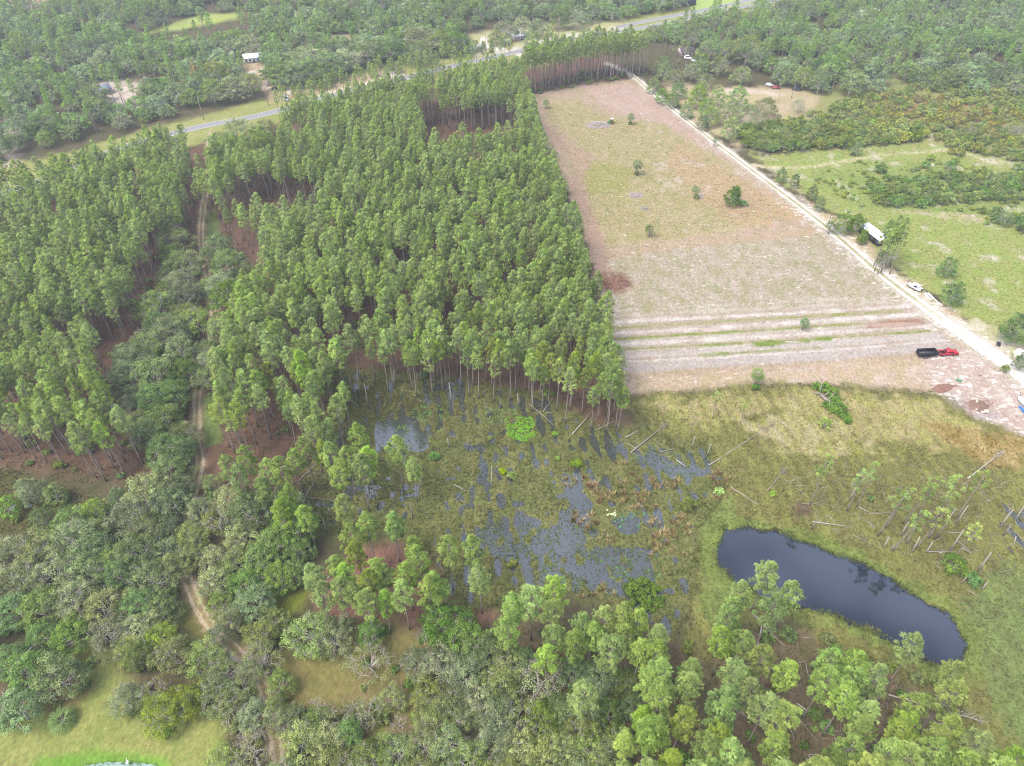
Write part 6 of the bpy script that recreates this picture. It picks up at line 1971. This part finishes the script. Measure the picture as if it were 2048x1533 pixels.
part('rear_window', MB().box(-0.93, 0, 1.3, 0.06, 1.3, 0.38, 0), M_GLASS, cab)
for s in (-1, 1):
    for x0, x1 in ((-0.72, 0.12), (0.2, 0.98)):
        part('side_window', MB().prism([(x0, 1.27), (x1, 1.27), (min(x1, 0.66), 1.72), (x0 + 0.05, 1.72)], s * 0.826 - 0.01, s * 0.826 + 0.01), M_GLASS, cab)
    part('mirror', MB().box(0.98, s * 1.02, 1.2, 0.1, 0.24, 0.22, 0, 0, 0.5, 0.9), M_BLACK, e)
    part('headlight', MB().box(2.74, s * 0.7, 0.86, 0.06, 0.36, 0.2, 0, 0, 0.5, 0.95), M_LIGHT, e)
    part('tail_light', MB().box(-2.775, s * 0.88, 0.85, 0.04, 0.16, 0.3, 0, 0, 0.5, 0.95), M_TAIL, e)
part('bed_liner', MB().box(-1.85, 0, 0.72, 1.6, 1.7, 0.06), M_BLACK, e)
part('grille', MB().box(2.77, 0, 0.72, 0.05, 0.96, 0.32), M_BLACK, e)
part('bumper', MB().box(2.82, 0, 0.5, 0.14, 1.86, 0.2, 0, 0, 0.5, 1.0, 0.03), M_CHROME, e)
wheels(e, [(x, y) for x in (-1.66, 1.65) for y in (-0.84, 0.84)], 0.4, 0.26)

# dump trailer, gooseneck over the truck's bed
c, rz, L = between((1829, 713), (1879, 711))
e = thing('dump_trailer', 'black high-sided dump trailer behind the red pickup, bed empty', 'trailer', (c[0], c[1], zat(*c) + 0.02), rz)
Lb = 5.4
fr = MB()
fr.box(-0.5, 0.55, 0.55, Lb, 0.12, 0.2).box(-0.5, -0.55, 0.55, Lb, 0.12, 0.2)
fr.tube([(2.2, 0.5, 0.68), (2.9, 0.3, 0.9), (3.2, 0, 1.35), (3.7, 0, 1.45)], [0.08, 0.08, 0.09, 0.08], 6)
fr.tube([(2.2, -0.5, 0.68), (2.9, -0.3, 0.9), (3.2, 0, 1.35)], [0.08, 0.08, 0.09], 6)
part('frame', fr, M_BLACK, e)
bx = MB()
bx.box(-0.5, 0, 0.78, Lb, 2.1, 0.08)
part('bed_floor', bx, M_GREYIN, e)
for s in (-1, 1):
    w = MB().box(-0.5, s * 1.05, 0.78, Lb, 0.07, 1.15)
    for k in range(8):
        w.box(-0.5 - Lb / 2 + 0.2 + k * (Lb - 0.4) / 7, s * 1.115, 0.80, 0.09, 0.06, 1.08)
    w.box(-0.5, s * 1.06, 1.931, Lb + 0.1, 0.14, 0.09)
    part('side_panel', w, M_BLACK, e)
    part('fender', MB().prism([(-2.0, 0.62), (-1.8, 0.86), (-0.1, 0.86), (0.1, 0.62), (0.02, 0.62), (-0.14, 0.80), (-1.76, 0.80), (-1.92, 0.62)], s * 1.25 - 0.12, s * 1.25 + 0.1), M_BLACK, e)
part('tailgate', MB().box(-0.5 - Lb / 2 - 0.06, 0, 0.8, 0.08, 2.04, 1.1), M_BLACK, e)
part('headboard', MB().box(-0.5 + Lb / 2 + 0.06, 0, 0.8, 0.08, 2.04, 1.2), M_BLACK, e)
wheels(e, [(x, y) for x in (-1.4, -0.5) for y in (-1.22, 1.22)], 0.37, 0.22)

# long metal barn
M_RIB = mat_plain('white_metal_roof', (0.74, 0.75, 0.78), 0.45, 0.0, var=0.05, scale=0.5)
(xa, ya), (xb, yb) = P(1724, 463), P(1762, 492)
L = math.hypot(xb - xa, yb - ya)
e = thing('metal_barn', 'long low barn with a bright white metal roof and dark blue-grey walls', 'barn', ((xa + xb) / 2, (ya + yb) / 2, G0), math.atan2(yb - ya, xb - xa))
W = 3.4
wl = MB()
wl.box(0, -W / 2, 0, L, 0.12, 2.5).box(-L / 2, 0, 0, 0.12, W - 0.13, 2.9).box(L / 2, 0, 0, 0.12, W - 0.13, 2.9)
wl.box(0, W / 2, 0, L, 0.12, 3.0)
part('wall', wl, M_DKWALL, e)
rf = MB().prism([(-W / 2 - 0.4, 2.56), (W / 2 + 0.4, 3.06), (W / 2 + 0.4, 3.14), (-W / 2 - 0.4, 2.64)], -L / 2 - 0.4, L / 2 + 0.4)
for k in range(int(L / 0.9)):
    yy = -L / 2 + 0.45 + k * 0.9
    rf.prism([(-W / 2 - 0.38, 2.645), (W / 2 + 0.38, 3.145), (W / 2 + 0.38, 3.175), (-W / 2 - 0.38, 2.675)], yy - 0.03, yy + 0.03)
o = part('roof', rf, M_RIB, e)
o.rotation_euler = (0, 0, math.pi / 2)
for k in range(3):
    part('door', MB().box(-L / 2 + 2 + k * (L - 4) / 2, -W / 2 - 0.075, 0.05, 1.6, 0.03, 2.1), M_BLACK, e)
part('lean_to', MB().box(0.2 - L / 2, W / 2 + 0.9, 2.1, 2.2, 1.6, 0.08), M_METAL, e)

# boat on trailer beside the road
c, rz, L = between((1815, 573), (1839, 585))
e = thing('boat_trailer', 'low dark boat trailer beside the sand road under a white skiff', 'trailer', (c[0], c[1], G0 + 0.03), rz)
fr = MB().box(0, 0.5, 0.42, 4.4, 0.08, 0.1).box(0, -0.5, 0.42, 4.4, 0.08, 0.1).box(-1.2, 0, 0.43, 0.08, 1.1, 0.08).box(1.4, 0, 0.43, 0.08, 1.1, 0.08)
fr.tube([(-2.2, 0, 0.46), (-3.2, 0, 0.46)], [0.05, 0.05], 6)
part('frame', fr, M_BLACK, e)
wheels(e, [(0.5, y) for y in (-0.85, 0.85)], 0.3, 0.18)


def hull(L, Wd, H, z0):
    mb = MB()
    n = 12
    rings = []
    for k in range(n):
        t = k / (n - 1)
        x = (t - 0.5) * L
        w = Wd / 2 * (1 - max(0, (0.35 - t) / 0.35) ** 2)
        zb = z0 + 0.5 * H * max(0, (0.3 - t) / 0.3) ** 2
        rings.append([(x, -w, z0 + H), (x, -w * 0.8, zb + 0.12), (x, 0, zb), (x, w * 0.8, zb + 0.12), (x, w, z0 + H), (x, w * 0.86, z0 + H), (x, w * 0.7, z0 + 0.35 * H + 0.1), (x, -w * 0.7, z0 + 0.35 * H + 0.1), (x, -w * 0.86, z0 + H)])
    v = np.array(rings).reshape(-1, 3)
    m = 9
    q = [(k * m + j, k * m + (j + 1) % m, (k + 1) * m + (j + 1) % m, (k + 1) * m + j) for k in range(n - 1) for j in range(m)]
    o = (n - 1) * m
    mb.add(v, q, [(o, o + 1, o + 8), (o + 1, o + 7, o + 8), (o + 1, o + 3, o + 7), (o + 1, o + 2, o + 3), (o + 3, o + 6, o + 7), (o + 3, o + 4, o + 6), (o + 4, o + 5, o + 6)])
    return mb


e = thing('skiff', 'white skiff with a white top resting on the dark boat trailer', 'boat', (c[0], c[1], G0 + 0.03), rz)
part('hull', hull(4.6, 1.9, 0.7, 0.53), M_WHITE, e)
part('canopy', MB().box(0.3, 0, 2.0, 2.4, 1.7, 0.08, 0, 0, 0.5, 0.95), M_WHITE, e)
ps = MB()
for x_ in (-0.7, 1.3):
    for y_ in (-0.75, 0.75):
        ps.tube([(x_, y_, 1.1), (x_, y_, 2.0)], [0.025, 0.025], 5)
part('canopy_frame', ps, M_CHROME, e)
part('seat', MB().box(0.2, 0, 0.92, 0.5, 1.0, 0.4), M_BLACK, e)
part('motor', MB().box(2.45, 0, 0.8, 0.35, 0.35, 0.7, 0, 0, 0.5, 0.8), M_BLACK, e)

# boards on the grass
for i, (a, b, lab) in enumerate([((1850, 585), (1884, 612), 'long white board lying on the grass beside the sand road'), ((1856, 586), (1868, 598), 'shorter pale board lying beside the long white board'), ((1848, 588), (1862, 600), 'wide pale plank left of the long white board')]):
    c, rz, L = between(a, b)
    o = link('board', MB().box(0, 0, 0, L, 0.35 + 0.2 * (i == 2), 0.09, 0, 0, 0.5, 1.0, 0.01).mesh('board', [M_WHITE]))
    o.location = (c[0], c[1], zat(*c) + 0.03)
    o.rotation_euler = (0, 0, rz)
    tag(o, lab, 'board', 'boards beside the sand road')


def building(name, label, cat, pa_, pb_, Wd, h, rise, m_wall, m_roof, doors=1, wins=3, left=False, over=0.35, open_front=False, z0=G0):
    """gabled building whose near long side runs from pixel pa_ to pixel pb_"""
    (x1, y1), (x2, y2) = P(*pa_), P(*pb_)
    L = math.hypot(x2 - x1, y2 - y1)
    rz = math.atan2(y2 - y1, x2 - x1)
    e = thing(name, label, cat, ((x1 + x2) / 2 - math.sin(rz) * Wd / 2, (y1 + y2) / 2 + math.cos(rz) * Wd / 2, z0), rz)
    w = MB()
    w.prism([(-Wd / 2, 0), (Wd / 2, 0), (Wd / 2, h), (0, h + rise), (-Wd / 2, h)], -L / 2, -L / 2 + 0.15)
    w.prism([(-Wd / 2, 0), (Wd / 2, 0), (Wd / 2, h), (0, h + rise), (-Wd / 2, h)], L / 2 - 0.15, L / 2)
    w.box(Wd / 2 - 0.075, 0, 0, 0.15, L - 0.31, h)
    if not open_front:
        w.box(-Wd / 2 + 0.075, 0, 0, 0.15, L - 0.31, h)
    o = part('wall', w, m_wall, e)
    o.rotation_euler = (0, 0, math.pi / 2)
    s = rise / (Wd / 2)
    r = MB()
    for sg in (-1, 1):
        r.prism([(0, h + rise + 0.02), (sg * (Wd / 2 + over), h - s * over + 0.02), (sg * (Wd / 2 + over), h - s * over + 0.14), (0, h + rise + 0.14)][::sg], -L / 2 - over, L / 2 + over)
    o = part('roof', r, m_roof, e)
    o.rotation_euler = (0, 0, math.pi / 2)
    if not open_front:
        k = doors + wins
        for i in range(k):
            xx = -L / 2 + (i + 0.5) * L / k
            if i == k // 2 and doors:
                d = part('door', MB().box(xx, -Wd / 2 - 0.02, 0.05, min(1.0, L / k * 0.7), 0.06, min(2.1, h - 0.2)), M_DKWALL, e)
                part('handle', MB().box(xx + 0.3, -Wd / 2 - 0.07, 1.0, 0.05, 0.05, 0.12), M_CHROME, d)
            else:
                ww = min(1.2, L / k * 0.6)
                wd = part('window', MB().box(xx, -Wd / 2 - 0.02, 0.95, ww, 0.05, 1.0), M_GLASS, e)
                part('sill', MB().box(xx, -Wd / 2 - 0.06, 0.86, ww + 0.2, 0.1, 0.07), M_WHITE, wd)
    return e, L


M_ROOFW = mat_plain('pale_metal_roof', (0.48, 0.50, 0.53), 0.6, 0.0, var=0.12, scale=0.4)
M_ROOFB = mat_plain('brown_roof', S(104, 88, 92, 0.5), 0.85, var=0.2, scale=0.8)
M_ROOFK = mat_plain('dark_roof', S(66, 68, 84, 0.5), 0.8, var=0.2, scale=0.8)
M_PINKW = mat_plain('pinkish_siding', S(214, 196, 190, 0.6), 0.8, var=0.08)
M_WSIDE = mat_plain('white_siding', S(226, 228, 232, 0.65), 0.7, var=0.06)
# cream shed by the road
building('shed', 'cream gabled garden shed beside the sand road at the right edge', 'shed', (2024, 717), (2044, 728), 2.8, 2.1, 0.8, M_CREAM, M_WHITE, 1, 0)
building('house', 'white house with a pale metal roof among oaks beyond the highway', 'house', (490, 128), (528, 124), 7.0, 2.7, 1.4, M_WSIDE, M_ROOFW, 1, 4)
building('carport', 'brown-roofed open carport left of the white house beyond the highway', 'carport', (443, 124), (474, 122), 5.5, 2.4, 0.9, M_ROOFB, M_ROOFB, open_front=True)
building('mobile_home', 'long low white mobile home beside the curved driveway', 'mobile home', (934, 109), (972, 100), 5.0, 2.4, 0.7, M_PINKW, M_ROOFW, 1, 5)
building('shed', 'small white metal shed beside the curved driveway under oaks', 'shed', (1008, 93), (1021, 92), 4.5, 2.6, 0.5, M_WSIDE, M_ROOFW, 1, 1)
building('house', 'pale house half hidden behind oaks above the small white shed', 'house', (1028, 84), (1052, 79), 7, 2.6, 1.2, M_PINKW, M_ROOFW, 1, 3)
building('house', 'dark-roofed house on the bright green lawn beside the highway', 'house', (1371, 14), (1391, 11), 9, 3.2, 2.0, M_ROOFK, M_ROOFK, 1, 2)
building('house', 'pinkish house hidden among the oaks right of the highway', 'house', (1362, 114), (1388, 113), 8, 2.8, 1.4, M_PINKW, M_ROOFB, 1, 3)
building('house', 'grey-blue metal roofed house on the sandy lot in the left woods', 'house', (196, 194), (226, 187), 8, 2.6, 1.3, M_WSIDE, mat_plain('blue_grey_roof', S(140, 150, 175, 0.55), 0.5, var=0.1), 1, 4)
building('house', 'white-roofed house far off in the right-hand woods', 'house', (1722, 34), (1758, 33), 8, 2.6, 1.3, M_WSIDE, M_WHITE, 1, 3)
building('hunting_blind', 'small dark hunting blind among the pines at the field corner', 'blind', (1016, 166), (1030, 164), 2.6, 3.6, 0.4, M_BLACK, M_ROOFB, 0, 1)


def car(label, a, b, paint_, cat='car', tall=0.0, name='parked_car'):
    c, rz, L = between(a, b)
    e = thing(name, label, cat, (c[0], c[1], G0 + 0.03), rz)
    hL = 2.25
    bo = MB().prism([(-hL, 0.35), (hL, 0.35), (hL + 0.05, 0.7), (1.1, 0.95), (-hL, 1.0)], -0.88, 0.88)
    body = part('body', bo, paint_, e)
    ct = 1.45 + tall
    part('cabin', MB().prism([(-1.9, 0.96), (1.05, 0.94), (0.45, ct), (-1.6, ct)], -0.76, 0.76), paint_, e)
    part('windshield', MB().prism([(1.02, 1.0), (1.08, 1.0), (0.52, ct - 0.06), (0.46, ct - 0.06)], -0.68, 0.68), M_GLASS, e)
    for s in (-1, 1):
        part('side_window', MB().prism([(-1.6, 1.04), (0.8, 1.04), (0.4, ct - 0.08), (-1.5, ct - 0.08)], s * 0.765 - 0.01, s * 0.765 + 0.01), M_GLASS, e)
        part('headlight', MB().box(hL + 0.03, s * 0.62, 0.55, 0.06, 0.3, 0.16, 0, 0, 0.5, 0.9), M_LIGHT, e)
    wheels(e, [(x_, y_) for x_ in (-1.4, 1.4) for y_ in (-0.8, 0.8)], 0.32, 0.2)
    return e


M_SILV = mat_plain('silver_paint', (0.5, 0.53, 0.58), 0.3, 0.4, var=0.05)
M_MAROON = mat_plain('maroon_paint', S(150, 60, 66, 0.6), 0.4, var=0.05)
M_NAVY = mat_plain('navy_paint', S(46, 52, 70, 0.5), 0.35, var=0.05)
car('red car parked under the brown carport beyond the highway', (464, 123), (473, 122), M_RED)
car('pale silver van on the driveway mouth beside the highway', (566, 199), (577, 203), M_SILV, 'van', 0.5, 'parked_van')
car('dark car parked under the oak beside the driveway beyond the highway', (547, 181), (558, 180), M_NAVY)
car('maroon car parked at the edge of the yard oaks', (1546, 178), (1559, 178), M_MAROON)
car('navy car parked right of the maroon car under the yard oaks', (1586, 180), (1600, 182), M_NAVY, 'car', 0.2)
car('silver car at the left of the maroon car in the yard', (1534, 172), (1545, 173), M_SILV)
car('white pickup-like van in front of the pinkish hidden house', (1370, 118), (1382, 119), M_WHITE, 'van', 0.5, 'parked_van')
car('small silver car under the oaks below the pinkish house', (1384, 124), (1394, 125), M_SILV)
car('dark car under the oaks right of the small silver car', (1418, 132), (1430, 133), M_NAVY)
car('dark vehicle at the left end of the sandy lot in the woods', (127, 185), (139, 181), M_NAVY, 'car', 0.3)

# tractor beside the brush pile, front loader to the left
c, rz, L = between((1230, 246), (1214, 250))
e = thing('tractor', 'small green tractor with front loader beside the large brush pile', 'tractor', (c[0], c[1], G0), rz)
b = MB().box(0.75, 0, 0.75, 1.6, 0.75, 0.65, 0, 0, 0.5, 0.9, 0.06).box(-0.4, 0, 0.6, 1.2, 0.9, 0.4)
part('hood', b, M_GREEN, e)
part('seat', MB().box(-0.55, 0, 1.0, 0.5, 0.5, 0.14).box(-0.8, 0, 1.14, 0.1, 0.5, 0.4), M_YEL, e)
part('canopy', MB().box(-0.5, 0, 2.35, 1.5, 1.3, 0.1, 0, 0, 0.5, 0.95), M_WHITE, e)
fr = MB()
for y_ in (-0.55, 0.55):
    fr.tube([(-0.95, y_, 0.9), (-0.95, y_, 2.36)], [0.04, 0.04], 5)
part('roll_bar', fr, M_BLACK, e)
ld = MB()
for y_ in (-0.55, 0.55):
    ld.tube([(0.1, y_, 1.2), (1.2, y_, 1.3), (2.1, y_, 0.5)], [0.06, 0.06, 0.06], 5)
ld = part('loader', ld, M_GREEN, e)
part('bucket', MB().prism([(2.05, 0.1), (2.75, 0.1), (2.6, 0.2), (2.2, 0.3), (2.15, 0.7), (2.05, 0.7)], -0.85, 0.85), M_GREEN, ld)
wheels(e, [(-0.6, -0.8), (-0.6, 0.8)], 0.75, 0.4, M_YEL)
wheels(e, [(1.2, -0.62), (1.2, 0.62)], 0.42, 0.28, M_YEL)

# drum, bin, boats, plank heap, egret
x, y = P(1917, 763)
e = thing('drum', 'green drum lying on the bare dirt near the mulch heap', 'drum', (x, y, zat(x, y) + 0.32), -0.6)
d = MB().tube([(-0.75, 0, 0), (-0.72, 0, 0), (-0.25, 0, 0), (-0.22, 0, 0), (0.25, 0, 0), (0.28, 0, 0), (0.72, 0, 0), (0.75, 0, 0)], [0.30, 0.32, 0.32, 0.34, 0.34, 0.32, 0.32, 0.30], 18)
part('body', d, mat_plain('faded_green', S(90, 150, 115, 0.6), 0.6, var=0.2), e)
part('cap', MB().tube([(0.75, 0.12, 0.1), (0.79, 0.12, 0.1)], [0.05, 0.05], 8), M_BLACK, e)
x, y = P(1995, 692)
e = thing('wheelbarrow', 'dark wheelbarrow tipped up on the sand near the dark green tree', 'wheelbarrow', (x, y, zat(x, y)), 1.1)
e.scale = (1.3, 1.3, 1.3)
tb = MB().prism([(-0.5, 0.35), (0.35, 0.35), (0.6, 0.75), (-0.65, 0.7)], -0.36, 0.36)
part('tray', tb, M_BLACK, e)
hd = MB()
for s in (-1, 1):
    hd.tube([(0.7, s * 0.05, 0.22), (-0.4, s * 0.3, 0.36), (-1.15, s * 0.34, 0.62)], [0.03, 0.03, 0.03], 6)
    hd.tube([(-0.3, s * 0.28, 0.36), (-0.4, s * 0.28, 0.0)], [0.025, 0.025], 5)
part('handle_frame', hd, M_GREYWOOD, e)
part('wheel', MB().wheel(0.72, 0, 0.2, 0.2, 0.09), M_RUB, e)
c, rz, L = between((2060, 822), (2034, 796))
e = thing('motor_boat', 'white boat with a blue hull stripe at the right edge of the field corner', 'boat', (c[0], c[1], G0 + 0.05), rz + math.pi)
part('hull', hull(5.0, 1.9, 0.75, 0.05), M_WHITE, e)
part('stripe', MB().box(0.6, -0.955, 0.55, 3.6, 0.03, 0.14).box(0.6, 0.955, 0.55, 3.6, 0.03, 0.14), M_BLUE, e)
part('console', MB().box(0.4, 0, 0.42, 0.6, 0.7, 0.8, 0, 0, 0.5, 0.8), M_BLUE, e)
part('motor', MB().box(2.65, 0, 0.3, 0.32, 0.32, 0.75, 0, 0, 0.5, 0.8), M_BLACK, e)
c, rz, L = between((2056, 834), (2036, 812))
e = thing('kayak', 'blue kayak lying beside the white boat at the right edge', 'kayak', (c[0], c[1], G0 + 0.05), rz + math.pi)
kb = MB()
t = np.linspace(-1, 1, 15)
kb.tube(np.stack([t * 1.9, 0 * t, 0.2 + 0.12 * t ** 4], 1), 0.03 + 0.30 * np.sqrt(np.clip(1 - t ** 2, 0, 1)), 12)
part('hull', kb, M_BLUE, e, True)
th = np.linspace(0, 2 * math.pi, 20)
part('cockpit_rim', MB().tube(np.stack([0.45 * np.cos(th), 0.22 * np.sin(th), 0.46 + 0 * th], 1), 0.03, 6), M_BLACK, e)

x, y = P(255, 1524)
e = thing('egret', 'white egret standing at the edge of the lawn pond', 'bird', (x, y, max(zat(x, y), 0.0)), 1.9)
eb = MB()
t = np.array([0, 0.12, 0.3, 0.5, 0.62, 0.70])
eb.tube([(-0.42, 0, 0.50), (-0.30, 0, 0.54), (-0.10, 0, 0.60), (0.10, 0, 0.68), (0.20, 0, 0.82), (0.15, 0, 0.96), (0.20, 0, 1.08), (0.30, 0, 1.12), (0.36, 0, 1.11)], [0.02, 0.10, 0.16, 0.13, 0.06, 0.04, 0.04, 0.05, 0.03], 9)
part('body', eb, M_WHITE, e, True)
part('beak', MB().tube([(0.35, 0, 1.11), (0.50, 0, 1.08)], [0.02, 0.004], 6), M_YEL, e)
for s in (-1, 1):
    part('wing', MB().tube([(0.08, s * 0.13, 0.66), (-0.12, s * 0.17, 0.60), (-0.42, s * 0.07, 0.48)], [0.04, 0.08, 0.015], 7), M_WHITE, e, True)
    part('leg', MB().tube([(-0.05, s * 0.05, 0.5), (-0.08, s * 0.05, 0.26), (-0.02, s * 0.05, 0.0), (0.08, s * 0.06, 0.0)], [0.015, 0.012, 0.012, 0.008], 5), M_BLACK, e)

# ------------------------------------------------------------------ power line along the highway
M_POLE = mat_plain('weathered_pole', S(186, 160, 138, 0.5), 0.9, var=0.2)
M_WIRE = mat_plain('wire', (0.22, 0.22, 0.23), 0.6, 0.3, var=0.0)
POLES = [(-190, 330), (408, 241), (537, 212), (863, 131), (972, 107), (1117, 76), (1345, 26)]
LP = ['first power pole left of the frame', 'wooden double-arm power pole on the verge at the left pines', 'thin power pole beside the driveway van beyond the highway', 'power pole at the edge of the dark oaks left of the mobile home', 'power pole in front of the long white mobile home', 'power pole right of the round dark tree above the highway', 'power pole in the far verge near the dark-roofed house']
tops = []
for i, (u, v) in enumerate(POLES):
    x, y = P(u, v)
    H = 11.0
    tops.append((x, y, G0 + H))
    if i == 0:
        continue
    e = thing('power_pole', LP[i], 'power pole', (x, y, G0), 0.35, 'power poles along the highway')
    part('pole', MB().tube([(0, 0, -0.3), (0, 0, H * 0.5), (0, 0, H)], [0.17, 0.15, 0.12], 8), M_POLE, e)
    for q in ((0.35, 1.3) if i == 1 else (0.4,)):
        a = part('crossarm', MB().box(0, 0.15, H - q, 0.12, 2.5, 0.14), M_POLE, e)
        for k in (-1.1, 0.1, 1.1):
            part('insulator', MB().tube([(0, 0.15 + k, H - q + 0.14), (0, 0.15 + k, H - q + 0.36)], [0.06, 0.04], 6), M_WHITE, a)
    if i in (1, 3):
        part('transformer', MB().tube([(0.32, 0, H - 2.9), (0.32, 0, H - 2.0)], [0.22, 0.22], 10), M_GREYIN, e)
wc = 0
for i in range(len(tops) - 1):
    a, b = np.array(tops[i]), np.array(tops[i + 1])
    for k in (-1.1, 0.1, 1.1):
        t = np.linspace(0, 1, 14)[:, None]
        off = np.array([-math.sin(0.35) * (k + 0.15), math.cos(0.35) * (k + 0.15), -0.05])
        pts = a + (b - a) * t + off
        pts[:, 2] -= (4 * t * (1 - t))[:, 0] * 1.1
        o = link('power_line_wire', MB().tube(pts, 0.022, 4).mesh('power_line_wire', [M_WIRE]))
        tag(o, 'thin power line wire strung between the poles along the highway', 'wire', 'power line wires')
# poles at the meadow's edge
for (u, v), H, lab in (((1714, 443), 7.5, 'thin bare pole standing among the trees left of the metal barn'), ((1657, 447), 9.0, 'thin bare pole rising behind the palm on the sand road verge')):
    x, y = P(u, v)
    o = link('pole', MB().tube([(0, 0, -0.3), (0.05, 0, H * 0.5), (0.1, 0, H)], [0.12, 0.1, 0.07], 7).mesh('pole', [M_GREYWOOD], True))
    o.location = (x, y, zat(x, y))
    tag(o, lab, 'pole')

# ------------------------------------------------------------------ haze
def make_haze():
    mb = MB().box(0, 350, -3.0, 5200, 5200, 150.0)
    m, nt, out = new_mat('haze')
    pv = N(nt, 'ShaderNodeVolumePrincipled')
    pv.inputs['Color'].default_value = (0.80, 0.88, 1.0, 1)
    pv.inputs['Density'].default_value = HAZE
    pv.inputs['Anisotropy'].default_value = 0.2
    nt.links.new(pv.outputs[0], out.inputs['Volume'])
    tag(link('haze', mb.mesh('haze', [m])), kind='stuff')


HAZE = 0.00024
make_haze()
